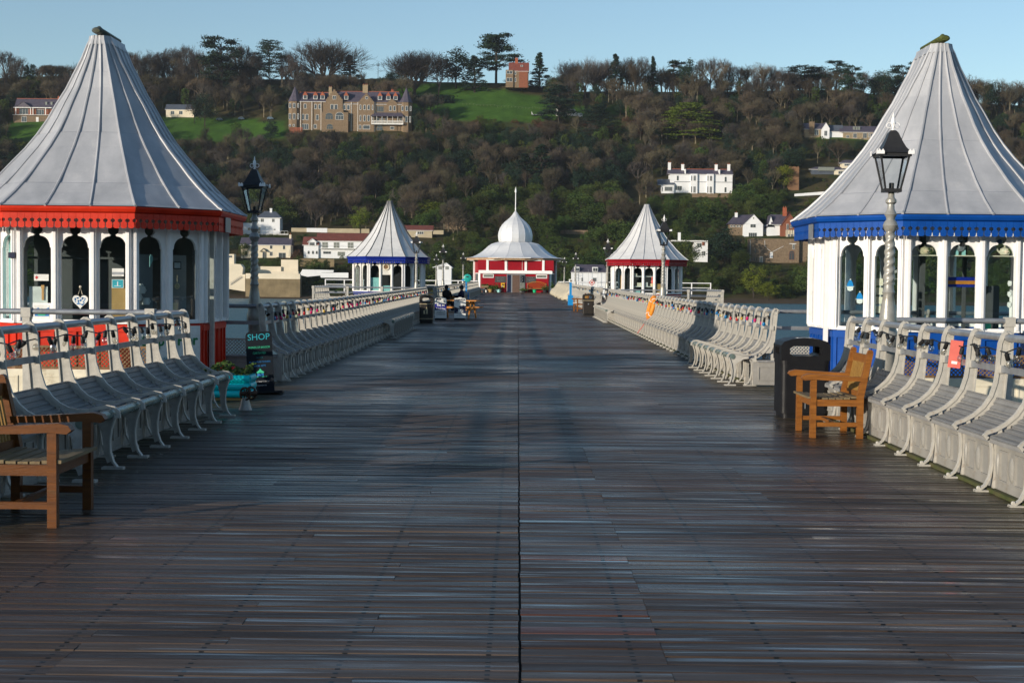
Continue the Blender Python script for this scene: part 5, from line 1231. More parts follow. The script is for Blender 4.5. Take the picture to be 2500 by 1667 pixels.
class Bd:
    """building facing the camera; everything given in photo pixels of its facade and turned to metres at its own distance"""
    def __init__(s,label,x0,x1,yb,D=9,name='house',cat='house',keep=True,reg=True,Y=None,ytop=None,group=None):
        h=hit((x0+x1)/2,yb);s.Y=Y or (h.y if h else 980);s.k=s.Y/F;s.cx=(x0+x1)/2;s.yb=yb
        s.o=W(s.cx,yb,s.Y);s.D=D;s.r=empty(name,s.o,label,cat,group);s.wall=None
        if reg: RECTS.append((x0-3,x1+3,(ytop or yb-60)+2,yb-2,s.Y))
    def X(s,x): return (x-s.cx)*s.k
    def Z(s,y): return (s.yb-y)*s.k
    def wallbox(s,x0,x1,yt,yb=None,y=0,d=None,m='render',name='wall'):
        b=MB();z0=-6 if yb is None else s.Z(yb);b.box(s.X(x0),s.X(x1),y,y+(d or s.D),z0,s.Z(yt));return b.obj(name,M[m],s.r)
    def roofx(s,x0,x1,ye,yr,y=0,d=None,m='slate',ov=.35,hip=0,gm='render',ridge=None):
        d=d or s.D;a,b_=s.X(x0)-ov,s.X(x1)+ov;z0,z1=s.Z(ye),s.Z(yr);h=hip*s.k
        b=MB();v=[(a,y-ov,z0),(b_,y-ov,z0),(b_,y+d+ov,z0),(a,y+d+ov,z0),(a+h,y+d/2,z1),(b_-h,y+d/2,z1)]
        b.add(v,[(0,1,5,4),(2,3,4,5),(1,2,5),(3,0,4),(3,2,1,0)]);r=b.obj('roof',M[m],s.r)
        if not hip:
            g=MB()
            for xx in(a+ov,b_-ov): g.add([(xx-.05,y,z0),(xx+.05,y,z0),(xx+.05,y+d,z0),(xx-.05,y+d,z0),(xx-.05,y+d/2,z1-.25),(xx+.05,y+d/2,z1-.25)],[(0,1,5,4),(2,3,4,5),(1,2,5),(3,0,4)])
            g.obj('gable',M[gm],s.r)
        if ridge: q=MB();q.box(a+h,b_-h,y+d/2-.2,y+d/2+.2,z1-.1,z1+.18);q.obj('ridge_tiles',M[ridge],r)
        q=MB();q.box(a,b_,y-ov-.06,y-ov,z0-.2,z0+.02);q.obj('gutter',M['trim'],r)
        return r
    def gabley(s,x0,x1,ye,yr,y=0,d=None,m='slate',gm='render',ov=.3,apex=None):
        """gable end facing the viewer"""
        d=d or s.D;a,b_=s.X(x0),s.X(x1);mx=s.X(apex) if apex else (a+b_)/2;z0,z1=s.Z(ye),s.Z(yr)
        g=MB();g.add([(a,y,z0),(b_,y,z0),(mx,y,z1),(a,y+d,z0),(b_,y+d,z0),(mx,y+d,z1)],[(0,1,2),(3,5,4),(0,3,4,1)]);g.obj('gable',M[gm],s.r)
        r=MB();t=.22
        for (e,sg) in((a,-1),(b_,1)):
            dx=(e-mx);L=math.hypot(dx,z1-z0);ux,uz=dx/L,(z0-z1)/L
            p0=(mx,z1+t);p1=(e+ux*ov*1.5,z0+uz*ov*1.5+t)
            vs=[(p0[0],y-ov,p0[1]),(p1[0],y-ov,p1[1]),(p1[0],y-ov,p1[1]-t),(p0[0],y-ov,p0[1]-t)];vs+=[(q[0],y+d+ov,q[2]) for q in vs]
            r.add(vs,[(0,1,2,3),(7,6,5,4),(0,4,5,1),(1,5,6,2),(2,6,7,3),(3,7,4,0)])
        return r.obj('roof',M[m],s.r)
    def win(s,x0,x1,y0,y1,y=0,name='window',fm='trim',pm='winglass',bars=1,fr=.13,round_=False):
        a,b_,z1,z0=s.X(x0),s.X(x1),s.Z(y0),s.Z(y1)
        q=MB();q.box(a,b_,y-.06,y+.05,z0,z1)
        if round_: q.prism([((a+b_)/2+(b_-a)/2*math.cos(t*PI/8),(z1)+(b_-a)/2*.8*math.sin(t*PI/8)) for t in range(9)],(0,y-.06,0),(1,0,0),(0,0,1),(0,1,0),.1)
        o=q.obj(name,M[fm],s.r)
        p=MB();n=bars+1;w_=(b_-a-fr*(n+1))/n
        for i in range(n): p.box(a+fr+i*(w_+fr),a+fr+i*(w_+fr)+w_,y-.09,y-.062,z0+fr,z1-fr)
        if round_: p.prism([((a+b_)/2+((b_-a)/2-fr)*math.cos(t*PI/8),(z1-.02)+((b_-a)/2-fr)*.8*math.sin(t*PI/8)) for t in range(9)],(0,y-.09,0),(1,0,0),(0,0,1),(0,1,0),.025)
        p.obj('pane',M[pm],o);return o
    def box(s,name,m,x0,x1,y0,y1,ya=0,yb=1.0):
        q=MB();q.box(s.X(x0),s.X(x1),ya,yb,s.Z(y1),s.Z(y0));return q.obj(name,M[m],s.r)
    def chim(s,x0,x1,yt,yb,m='render',y=None,pots=2,pm='clay'):
        y=s.D/2 if y is None else y;q=MB();q.box(s.X(x0),s.X(x1),y-.5,y+.5,s.Z(yb),s.Z(yt));q.box(s.X(x0)-.1,s.X(x1)+.1,y-.6,y+.6,s.Z(yt)-.35,s.Z(yt)-.1)
        o=q.obj('chimney',M[m],s.r);q=MB()
        for i in range(pots):
            xx=s.X(x0)+(i+.5)*(s.X(x1)-s.X(x0))/pts_(pots);q.lathe([(.2,0),(.16,.7)],8,(xx,y,s.Z(yt)))
        if pots:q.obj('chimney_pots',M[pm],o)
        return o
def pts_(n): return max(1,n)
# zoom helpers: convert crop coordinates to photo pixels
# --- A: big stone mansion (zoom5: 600 + x*.2551, 60 + y*.2551)
ZX=lambda x:600+x*.2551
ZY=lambda y:60+y*.2551
A=Bd('big stone mansion with pointed corner turrets and red dormers below the meadow',ZX(405),ZX(1590),ZY(1018),D=14,name='stone_mansion',cat='mansion',ytop=205)
A.wallbox(ZX(520),ZX(1480),ZY(745),m='stone')
A.wallbox(ZX(930),ZX(1085),ZY(768),m='stone',y=-.5,d=1)
A.roofx(ZX(505),ZX(790),ZY(745),ZY(645),d=14,ridge='clay',gm='stone',ov=.2);A.roofx(ZX(790),ZX(1490),ZY(765),ZY(632),d=14.5,ridge='clay',gm='stone',ov=.25,hip=10)
for cx,w_ in((467,122),(1530,120)):
    b=MB();r0=w_/2*.2551*A.k;b.lathe([(r0,-5),(r0,A.Z(ZY(745)))],8,(A.X(ZX(cx)),r0*.6,0),rot=PI/8);b.obj('turret_wall',M['stone'],A.r)
    b=MB();zt=A.Z(ZY(745));zz=A.Z(ZY(600)) ;b.lathe([(r0*1.12,zt),(r0*.62,zt+(zz-zt)*.42),(r0*.16,zt+(zz-zt)*.9),(.05,zz)],8,(A.X(ZX(cx)),r0*.6,0),rot=PI/8);b.tube([(A.X(ZX(cx)),r0*.6,zz),(A.X(ZX(cx)),r0*.6,zz+1.6)],.06,5);b.obj('turret_roof',M['slate'],A.r)
# stepped gables
def gab(x0,x1,ye,yr,ytop_w,y=-1.2,m='stone',steps=5):
    b=MB();mx=(x0+x1)/2;poly=[(A.X(x0),-5),(A.X(x1),-5),(A.X(x1),A.Z(ye))]
    for i in range(steps):
        t0=i/steps;t1=(i+1)/steps;xa=x1+(mx+ytop_w/2-x1)*t1;poly+=[(A.X(xa+ (x1-xa)*.0),A.Z(ye+(yr-ye)*t0)),(A.X(xa),A.Z(ye+(yr-ye)*t1))] if i else [(A.X(xa),A.Z(ye)),(A.X(xa),A.Z(ye+(yr-ye)*t1))]
    for i in range(steps-1,-1,-1):
        t0=i/steps;t1=(i+1)/steps;xa=x0+(mx-ytop_w/2-x0)*t1;poly+=[(A.X(xa),A.Z(ye+(yr-ye)*t1)),(A.X(xa),A.Z(ye+(yr-ye)*t0))]
    poly.append((A.X(x0),A.Z(ye)));pp=[];
    for q in poly:
        if not pp or (abs(q[0]-pp[-1][0])+abs(q[1]-pp[-1][1]))>.02: pp.append(q)
    b.prism(pp,(0,y,0),(1,0,0),(0,0,1),(0,1,0),2.5);return b.obj('stepped_gable',M[m],A.r)
gab(ZX(768),ZX(928),ZY(720),ZY(632),5,y=-1.0);gab(ZX(1078),ZX(1228),ZY(740),ZY(668),6,y=-1.4);gab(ZX(1345),ZX(1445),ZY(745),ZY(715),5,y=-.4,steps=3)
b=MB();b.box(A.X(ZX(735)),A.X(ZX(985)),-3.2,0,-5,A.Z(ZY(850)));b.box(A.X(ZX(790)),A.X(ZX(940)),-3.2,0,A.Z(ZY(850)),A.Z(ZY(822)));b.obj('porch_block',M['stone'],A.r)
for (x0,x1,y0,y1) in((768,842,885,918),(780,842,985,1010)): A.win(ZX(x0),ZX(x1),ZY(y0),ZY(y1),y=-3.25,fm='sandstone',pm='winglass',round_=True,bars=2)
A.win(ZX(865),ZX(942),ZY(880),ZY(920),y=-3.25,fm='trim',bars=2,round_=True)
W1=[(418,438,765,810),(456,480,765,810),(498,512,765,805),(418,438,862,918),(456,480,862,918),(498,512,862,915),(556,582,768,812),(656,680,770,816),(694,720,770,816),(537,562,865,920),(574,600,865,920),(672,700,868,922),(652,680,960,1000),(812,842,772,822),(850,880,772,822),(932,956,775,822),(968,994,775,822),(968,994,868,928),(1090,1106,775,822),(1126,1148,775,822),(1164,1188,775,822),(1208,1220,775,822),(1090,1106,872,930),(1126,1148,872,930),(1164,1188,872,930),(1208,1220,872,930),(1085,1106,965,1005),(1370,1394,780,826),(1408,1432,780,826),(1488,1506,782,828),(1525,1550,782,828),(1568,1582,782,828),(1522,1548,878,935),(1564,1578,878,935),(420,436,965,985),(455,475,965,985),(1380,1418,975,1003)]
def aoff(x):
    if x<520 or x>1470: return -.0
    if 768<=x<=928: return -1.05
    if 1078<=x<=1228:return -1.45
    if 1345<=x<=1445:return -.45
    if 928<x<1078:return -.55
    return 0
for (x0,x1,y0,y1) in W1:
    off=aoff((x0+x1)/2);
    if (x0+x1)/2<520: off=-1.55 if (x0+x1)/2<490 else -.9
    if (x0+x1)/2>1480: off=-1.55 if (x0+x1)/2<1560 else -.9
    A.win(ZX(x0),ZX(x1),ZY(y0),ZY(y1),y=off,bars=0,fr=.16)
A.win(ZX(540),ZX(602),ZY(958),ZY(1010),bars=2);A.win(ZX(1122),ZX(1190),ZY(965),ZY(1005),y=-1.45,bars=0,fr=.2);A.win(ZX(832),ZX(866),ZY(690),ZY(724),y=-1.05,bars=1);A.win(ZX(1144),ZX(1170),ZY(697),ZY(720),y=-1.45,bars=0)
A.win(ZX(1252),ZX(1318),ZY(782),ZY(838),bars=3,fm='sandstone')
for x in(568,665,733,958,1280,1360,1428):
    b=MB();x0,x1=A.X(ZX(x-19)),A.X(ZX(x+19));zb,zt,za=A.Z(ZY(722)),A.Z(ZY(685)),A.Z(ZY(648));y=.6
    b.box(x0,x1,y,y+4,zb,zt);d=b.obj('dormer',M['trim'],A.r);b=MB();b.add([(x0-.3,y-.3,zt),(x1+.3,y-.3,zt),((x0+x1)/2,y-.3,za),(x0-.3,y+5,zt),(x1+.3,y+5,zt),((x0+x1)/2,y+5,za)],[(0,1,2),(0,2,5,3),(1,4,5,2),(0,3,4,1)]);b.obj('dormer_roof',M['clay'],d)
    b=MB();b.box(x0+.25,x1-.25,y-.05,y-.01,zb+.25,zt-.1);b.obj('pane',M['winglass'],d)
A.chim(ZX(788),ZX(818),ZY(600),ZY(680),m='sandstone',y=3);A.chim(ZX(1105),ZX(1155),ZY(568),ZY(655),m='sandstone',y=7,pots=3);A.chim(ZX(1375),ZX(1398),ZY(612),ZY(650),m='clay',y=9)
b=MB();x0,x1=A.X(ZX(1205)),A.X(ZX(1508));b.box(x0,x1,-3.2,-.1,A.Z(ZY(960)),A.Z(ZY(948)));b.box(x0,x1,-3.3,-3.15,A.Z(ZY(930)),A.Z(ZY(925)))
for i in range(60): xx=x0+i*(x1-x0)/59;b.box(xx-.06,xx+.06,-3.27,-3.2,A.Z(ZY(950)),A.Z(ZY(928)))
for i in range(7): xx=x0+.1+i*(x1-x0-.2)/6;b.box(xx-.12,xx+.12,-3.3,-3.05,A.Z(ZY(960)),A.Z(ZY(885)))
b.obj('white_balcony',M['trim'],A.r)
b=MB();b.add([(x0-.3,-3.6,A.Z(ZY(885))),(x1+.3,-3.6,A.Z(ZY(885))),(x1-1.2,-.3,A.Z(ZY(843))),(x0+1.2,-.3,A.Z(ZY(843))),(x0-.3,0,A.Z(ZY(885))),(x1+.3,0,A.Z(ZY(885)))],[(0,1,2,3),(0,3,4),(1,5,2)]);b.obj('balcony_roof',M['slate'],A.r)
for x in(1252,1290,1330,1385,1425,1470): A.win(ZX(x),ZX(x+26),ZY(892),ZY(925),y=-.05,bars=0)
A.win(ZX(1250),ZX(1312),ZY(985),ZY(1015),y=-.1,fm='sandstone',bars=1,round_=True)
for x in(528,635,722,1010,1072,1235,1515): b=MB();b.box(A.X(ZX(x))-.12,A.X(ZX(x))+.12,-.9,-.6,-1,A.Z(ZY(748)));b.obj('downpipe',M['trim'],A.r)
for (x0,x1,y,l) in((418,545,1010,'orange brick balustrade at the left foot of the stone mansion'),(1765,1900,1030,'orange brick balustrade right of the stone mansion')):
    q=Bd(l,ZX(x0),ZX(x1),ZY(y),name='garden_balustrade',cat='wall',reg=False,Y=A.Y-6);b=MB();q.box('rail','clay',ZX(x0),ZX(x1),ZY(y-22),ZY(y-16),0,.4);
    b=MB()
    for i in range(12): xx=q.X(ZX(x0+6+i*(x1-x0-12)/11));b.box(xx-.18,xx+.18,.05,.35,-2,q.Z(ZY(y-17)))
    b.obj('balusters',M['clay'],q.r)
# --- B: red brick house on the ridge (zoom6: 1100+x*.2551)
ZX=lambda x:1100+x*.2551
B=Bd('red-brick house with a tall chimney on the skyline beside the big pine',ZX(528),ZX(748),ZY(565),D=10,name='brick_house',ytop=140,Y=965)
B.wallbox(ZX(528),ZX(745),ZY(450),yb=ZY(605),m='stone');B.wallbox(ZX(655),ZX(738),ZY(452),yb=ZY(605),y=-.3,d=1,m='redbrick',name='brick_bay');B.roofx(ZX(560),ZX(745),ZY(450),ZY(358),m='brickroof',gm='redbrick');B.chim(ZX(615),ZX(642),ZY(318),ZY(385),m='clay',pots=2)
B.wallbox(ZX(528),ZX(600),ZY(440),yb=ZY(605),m='stone',y=-1,d=2);
for (x0,x1,y0,y1) in((536,592,450,478),(536,592,515,552)): B.win(ZX(x0),ZX(x1),ZY(y0),ZY(y1),y=-1,bars=1)
for x in(614,664,690,712):
    B.win(ZX(x),ZX(x+14),ZY(458),ZY(484),bars=0)
for x in(614,660,684,708): B.win(ZX(x),ZX(x+14),ZY(512),ZY(552),bars=0)
B.win(ZX(668),ZX(692),ZY(388),ZY(402),y=2.2,bars=0)
# --- C: brown long house (zoom4: x*.2976, 60+y*.2976)
CX=lambda x:x*.2976
CY=lambda y:60+y*.2976
C_=Bd('long house with slate roof, red ridge and glazed balcony at the far left',CX(110),CX(520),CY(803),D=10,name='hillside_house',ytop=235)
C_.wallbox(CX(118),CX(520),CY(690),m='redbrick');C_.wallbox(CX(112),CX(500),CY(745),m='stone',y=-.6,d=1);C_.roofx(CX(122),CX(530),CY(688),CY(604),ridge='clay')
C_.gabley(CX(125),CX(265),CY(688),CY(640),y=-1.5,d=5,gm='slate');C_.box('fascia','trim',CX(118),CX(430),CY(684),CY(690),-1.7,-1.5)
for (x0,x1,y0,y1,bb) in((162,232,692,740,2),(300,362,698,746,2),(180,222,757,803,1)): C_.win(CX(x0),CX(x1),CY(y0),CY(y1),y=-.65 if y0>750 else 0,bars=bb)
C_.box('white_door','trim',CX(299),CX(320),CY(762),CY(804),-.75,-.6);C_.box('balcony_rail','trim',CX(112),CX(430),CY(744),CY(747),-1.8,-1.65)
for x in(135,255,275,378): C_.box('post','trim',CX(x),CX(x+6),CY(690),CY(746),-1.7,-1.5)
for x in(365,408): C_.box('roof_light','palepane',CX(x),CX(x+16),CY(634),CY(662),1.6,2.3)
C_.chim(CX(455),CX(468),CY(585),CY(610),m='clay',pots=1)
# --- D bungalow
D_=Bd('small white bungalow with grey roof above the left meadow',CX(1358),CX(1592),CY(765),D=8,name='bungalow',ytop=250)
D_.wallbox(CX(1362),CX(1590),CY(698),m='creamrender');D_.roofx(CX(1358),CX(1592),CY(700),CY(652),m='slateblue',gm='creamrender')
for x in(1400,1468): D_.win(CX(x),CX(x+30),CY(711),CY(740),bars=1,fr=.1)
# --- E long low house (zoom7: 1560+x*.2381,100+y*.2381) and zoom8a 1880+x*.3189, 60+y*.3189
EX=lambda x:1560+x*.2381
EY=lambda y:100+y*.2381
E_=Bd('long low stone house with slate roofs and skylights on the right hillside',EX(1690),EX(2420),EY(1000),D=9,name='hillside_house',ytop=300)
E_.wallbox(EX(1700),EX(1862),EY(908),m='sandstone');E_.roofx(EX(1690),EX(1905),EY(910),EY(842),gm='sandstone');E_.wallbox(EX(1868),EX(1946),EY(905),m='render',y=-2,d=6);E_.gabley(EX(1866),EX(1948),EY(905),EY(842),y=-2,d=9,gm='render')
E_.wallbox(EX(1946),EX(2090),EY(935),m='render',d=6);E_.roofx(EX(1940),EX(2095),EY(932),EY(860),m='slateblue',d=7);E_.wallbox(EX(2090),EX(2470),EY(938),m='sandstone',y=-1);E_.roofx(EX(2060),EX(2480),EY(938),EY(868),y=-1)
E_.chim(EX(1745),EX(1796),EY(835),EY(960),m='stone',y=-.3,pots=0)
for (x0,x1,y0,y1,yy) in((1802,1842,916,972,0),(1892,1922,928,980,-2),(2120,2150,970,998,-1),(2190,2228,950,998,-1),(2290,2330,945,998,-1),(2345,2360,945,990,-1),(2365,2400,950,990,-1),(2410,2440,948,990,-1)): E_.win(EX(x0),EX(x1),EY(y0),EY(y1),y=yy-.03,bars=1)
for i in range(3): E_.box('roof_light','palepane',EX(2195+i*26),EX(2214+i*26),EY(878),EY(920),.4,1.8)
# --- F modern house
G=Bd('low modern house with clay eaves and a glass gable behind the blue kiosk roof',EX(1745),EX(2250),EY(1372),D=8,name='hillside_house',ytop=385)
G.wallbox(EX(1770),EX(2150),EY(1325),m='slateblue');G.roofx(EX(1745),EX(2160),EY(1320),EY(1288),hip=20);G.box('glass_gable','palepane',EX(1835),EX(2000),EY(1298),EY(1335),-1,-.2);G.wallbox(EX(2000),EX(2120),EY(1328),m='creamrender',y=-.5,d=1)
G.win(EX(2040),EX(2100),EY(1335),EY(1368),y=-.6,bars=2);G.wallbox(EX(2085),EX(2250),EY(1250),m='creamrender',y=2,d=5);G.roofx(EX(2060),EX(2260),EY(1252),EY(1215),y=2,d=5,hip=15);G.win(EX(2110),EX(2190),EY(1258),EY(1280),y=1.9,bars=3)
# --- G white terrace (zoom8: 1500+x*.24236,380+y*.24236)
HX=lambda x:1500+x*.24236
HY=lambda y:380+y*.24236
T=Bd('long white two-storey house with four chimneys on the wooded right slope',HX(470),HX(1185),HY(385),D=9,name='white_house',ytop=400)
T.wallbox(HX(560),HX(1185),HY(192));T.roofx(HX(545),HX(1185),HY(190),HY(133),ridge='clay');T.wallbox(HX(470),HX(600),HY(300),y=-1,d=6);T.roofx(HX(440),HX(600),HY(300),HY(240),y=-1,d=6,m='slateblue')
for x,yt in((545,70),(677,88),(1014,88),(1140,84)): T.chim(HX(x),HX(x+28),HY(yt),HY(150),y=3.2 if x>600 else 4,pots=2)
for x in(705,1048): T.box('party_wall','render',HX(x),HX(x+12),HY(140),HY(196),-.15,5)
T.box('string_course','slateblue',HX(600),HX(1185),HY(265),HY(270),-.08,.02)
for (x0,x1) in((765,832),(928,995)):
    T.wallbox(HX(x0),HX(x1),HY(188),y=-1.2,d=1.3,name='bay')
    for (y0,y1) in((205,258),(312,378)):
        T.win(HX(x0+2),HX(x0+14),HY(y0),HY(y1),y=-1.25,bars=0);T.win(HX(x0+26),HX(x0+50),HY(y0),HY(y1),y=-1.25,bars=1)
for (x0,x1,y0,y1) in((625,648,205,256),(1105,1128,212,264),(1105,1128,316,370)): T.win(HX(x0),HX(x1),HY(y0),HY(y1),bars=0)
T.win(HX(612),HX(680),HY(308),HY(352),bars=2,fr=.1);T.win(HX(503),HX(582),HY(318),HY(362),y=-1.05,bars=5,fr=.1);T.win(HX(475),HX(488),HY(322),HY(365),y=-1.05,bars=0)
# --- tower
Q=Bd('square ruined brick tower standing alone right of the long white house',HX(1757),HX(1857),HY(362),D=5,name='brick_tower',cat='tower',ytop=405)
b=MB();w0=Q.X(HX(1757));w1=Q.X(HX(1857));b.box(w0,w1,0,w1-w0,-5,Q.Z(HY(118)))
for i in range(7): b.box(w0+i*(w1-w0)/7,w0+(i+.6)*(w1-w0)/7,0,.6,Q.Z(HY(118)),Q.Z(HY(110+3*(i%3))))
b.obj('walls',mat('old_brown_brick',(.22,.125,.065),(.15,.08,.045),rough=.9,scale=1.5,bump=.3),Q.r)
# --- white gable house, timbered house, stone warehouse
I_=Bd('white gable-fronted house with purple slate roof above the stone warehouse',HX(1160),HX(1497),HY(820),D=14,name='white_house',ytop=525)
I_.wallbox(HX(1297),HX(1495),HY(690),d=12);I_.gabley(HX(1297),HX(1495),HY(692),HY(592),d=12,apex=HX(1400));I_.wallbox(HX(1165),HX(1300),HY(690),m='stone',y=2,d=8);
b=MB();b.add([(I_.X(HX(1150)),1,I_.Z(HY(692))),(I_.X(HX(1310)),1,I_.Z(HY(695))),(I_.X(HX(1400)),7,I_.Z(HY(590))),(I_.X(HX(1232)),7,I_.Z(HY(594))),(I_.X(HX(1150)),12,I_.Z(HY(692))),(I_.X(HX(1310)),12,I_.Z(HY(695)))],[(0,1,2,3),(3,2,5,4),(0,3,4),(1,5,2)]);b.obj('side_roof',M['slate'],I_.r)
I_.win(HX(1366),HX(1422),HY(690),HY(726),y=-.03,bars=1,fr=.12);I_.win(HX(1390),HX(1404),HY(622),HY(640),bars=0,y=-.03);I_.win(HX(1350),HX(1434),HY(776),HY(820),y=-.03,bars=3,fr=.1);I_.chim(HX(1226),HX(1252),HY(574),HY(620),y=5,pots=1)
for x in(1170,1200,1235,1262): I_.win(HX(x),HX(x+22),HY(700),HY(722),y=1.95,bars=0)
I_.box('slate_extension','slateblue',HX(1500),HX(1665),HY(730),HY(768),2,9);I_.box('dark_glazing','winglass',HX(1503),HX(1655),HY(768),HY(822),2.5,8)
J_=Bd('half-timbered house with tall red chimney left of the blue kiosk valance',HX(1545),HX(1800),HY(825),D=10,name='timbered_house',ytop=510)
J_.wallbox(HX(1545),HX(1672),HY(695),y=2);J_.gabley(HX(1543),HX(1615),HY(720),HY(605),y=2,d=8,apex=HX(1578));J_.wallbox(HX(1672),HX(1830),HY(700),m='redbrick')
J_.roofx(HX(1590),HX(1740),HY(695),HY(590),y=1,m='slate');J_.gabley(HX(1680),HX(1850),HY(700),HY(590),gm='redbrick',m='tile',y=-.2);J_.chim(HX(1697),HX(1735),HY(525),HY(610),m='clay',y=1.5,pots=2,pm='clay');J_.chim(HX(1748),HX(1785),HY(560),HY(600),m='clay',y=5,pots=1)
J_.wallbox(HX(1722),HX(1812),HY(750),m='creamrender',y=-.8,d=1,name='timbered_bay')
for x in(1722,1740,1762,1785,1806): J_.box('timber_post','dark',HX(x),HX(x+4),HY(750),HY(825),-.95,-.8)
for (x0,x1,y0,y1,yy) in((1730,1752,690,745,-.25),(1765,1790,700,730,-.25),(1738,1760,790,828,-1),(1772,1796,790,828,-1)): J_.win(HX(x0),HX(x1),HY(y0),HY(y1),y=yy,bars=1,fr=.1)
K_=Bd('rough stone warehouse with arched blue door below the white gable house',HX(1360),HX(1858),HY(1085),D=9,name='stone_warehouse',cat='warehouse',ytop=575)
M['rubble']=mat('rubble_stone',(.23,.17,.11),(.12,.085,.055),rough=.95,scale=1.1,bump=.6,grime=(.30,.14,.08),gamt=.38)
K_.wallbox(HX(1362),HX(1858),HY(838),m='rubble',d=7);K_.wallbox(HX(1858),HX(1990),HY(862),m='rubble',y=2,d=6,name='side_wall')
for (x0,x1,y0,y1,bb) in((1410,1430,935,985,0),(1400,1418,1030,1062,0),(1425,1442,1030,1062,0),(1790,1812,892,942,1)): K_.win(HX(x0),HX(x1),HY(y0),HY(y1),y=-.02,fm='rubble' if bb==0 else 'trim',bars=bb,fr=.1)
K_.box('lintel','trim',HX(1760),HX(1828),HY(884),HY(890),-.1,.05)
K_.win(HX(1464),HX(1494),HY(1018),HY(1112),y=-.03,name='door',pm='palepane',bars=0);K_.win(HX(1563),HX(1595),HY(985),HY(1032),y=-.03,pm='render',bars=1,round_=True);K_.win(HX(1756),HX(1812),HY(978),HY(1050),y=-.03,name='door',fm='redbrick',bars=1,round_=True)
b=MB();
for pts in([(1510,855),(1514,920),(1580,972)],[(1700,912),(1580,975)],[(1367,852),(1365,1080)]): b.tube([(K_.X(HX(x)),-.15,K_.Z(HY(y))) for x,y in pts],.09,5)
b.obj('downpipes',M['trim'],K_.r)
# --- white modern villa
L_=Bd('flat-roofed white villa half hidden by dark trees',HX(640),HX(938),HY(1070),D=8,name='white_villa',ytop=580)
L_.wallbox(HX(800),HX(938),HY(870));L_.box('flat_roof','trim',HX(575),HX(935),HY(855),HY(868),-1,8);L_.win(HX(828),HX(878),HY(880),HY(925),bars=1);L_.win(HX(880),HX(915),HY(960),HY(1010),bars=1);L_.box('chimney','render',HX(645),HX(672),HY(775),HY(856),3,4);L_.box('brick_pier','redbrick',HX(880),HX(902),HY(858),HY(905),-.4,0)
# --- M scaffolded house (zoom g: 1380+x*.13605, 640+y*.13605)
SX_=lambda x:1380+x*.13605
SY_=lambda y:640+y*.13605
N_=Bd('white shore house with dormers and scaffolding left of the red-banded kiosk',SX_(112),SX_(760),SY_(430),D=9,name='white_house',ytop=642,Y=612)
N_.wallbox(SX_(118),SX_(760),SY_(180));N_.roofx(SX_(112),SX_(770),SY_(185),SY_(40),hip=12)
for (x0,x1,y0,y1,bb) in((165,245,100,165,2),(490,578,100,168,1)):
    N_.wallbox(SX_(x0-6),SX_(x1+6),SY_(y0-10),SY_(y1+6),y=-.3,d=3,name='dormer');N_.win(SX_(x0),SX_(x1),SY_(y0),SY_(y1),y=-.35,bars=bb)
for (x0,x1) in((285,318),(490,560)): N_.win(SX_(x0),SX_(x1),SY_(278),SY_(350),bars=1 if x0<400 else 2,fr=.1)
N_.win(SX_(160),SX_(185),SY_(300),SY_(350),bars=0,fr=.08)
b=MB()
for x in(165,240,410,580,720): b.tube([(N_.X(SX_(x)),-1.6,-2),(N_.X(SX_(x)),-1.6,N_.Z(SY_(110 if x!=410 else 130)))],.06,4)
for y in(285,350,230): b.tube([(N_.X(SX_(150)),-1.6,N_.Z(SY_(y))),(N_.X(SX_(240 if y<300 else 740)),-1.6,N_.Z(SY_(y)))],.05,4)
b.obj('scaffold_poles',M['pipe'],N_.r)
# --- zoom5b: 1000+x*.2232,440+y*.2232
PX_=lambda x:1000+x*.2232
PY_=lambda y:440+y*.2232
O_=Bd('small white boathouse cottage between the navy kiosk and the pavilion',PX_(262),PX_(458),PY_(1060),D=7,name='white_cottage',cat='cottage',ytop=642,Y=606)
O_.wallbox(PX_(285),PX_(456),PY_(955));O_.gabley(PX_(262),PX_(460),PY_(955),PY_(908),m='render',apex=PX_(400));
for x in(312,388): O_.win(PX_(x),PX_(x+40),PY_(940),PY_(978),y=-.05,bars=3,fr=.08,fm='trim',pm='palepane')
U_=Bd('tan bungalow with maroon roof left of the pavilion',PX_(-290),PX_(255),PY_(632),D=8,name='bungalow',ytop=545)
U_.wallbox(PX_(-180),PX_(245),PY_(548),m='tan');U_.roofx(PX_(-290),PX_(250),PY_(548),PY_(490),m='tile',gm='tan');U_.win(PX_(85),PX_(152),PY_(560),PY_(592),bars=2);U_.box('side_wall','tan',PX_(255),PX_(370),PY_(545),PY_(590),0,.4);U_.win(PX_(-120),PX_(-70),PY_(562),PY_(592),bars=1)
# --- zoom4b: 530+x*.20408, 490+y*.20408
QX=lambda x:530+x*.20408
QY=lambda y:490+y*.20408
V_=Bd('long white house with maroon tiled roof and glazed balcony left of the navy kiosk',QX(1035),QX(1780),QY(690),D=9,name='white_house',ytop=568)
V_.wallbox(QX(1200),QX(1780),QY(485));V_.roofx(QX(1190),QX(1790),QY(483),QY(385),m='tile');V_.wallbox(QX(1040),QX(1215),QY(535),y=-1,d=7);V_.roofx(QX(1032),QX(1215),QY(535),QY(435),y=-1,d=7,m='tile')
V_.gabley(QX(1092),QX(1195),QY(500),QY(462),y=-1.4,d=4,m='trim');V_.wallbox(QX(1100),QX(1188),QY(498),QY(540),y=-1.4,d=3,name='dormer');V_.win(QX(1108),QX(1170),QY(503),QY(540),y=-1.45,bars=3,fr=.08)
for x in(1255,1392,1560): V_.win(QX(x),QX(x+72),QY(497),QY(568),bars=1,pm='palepane',fr=.1)
V_.box('balcony','trim',QX(1230),QX(1780),QY(570),QY(577),-1.6,0);V_.box('balcony_rail','trim',QX(1230),QX(1780),QY(535),QY(538),-1.6,-1.5)
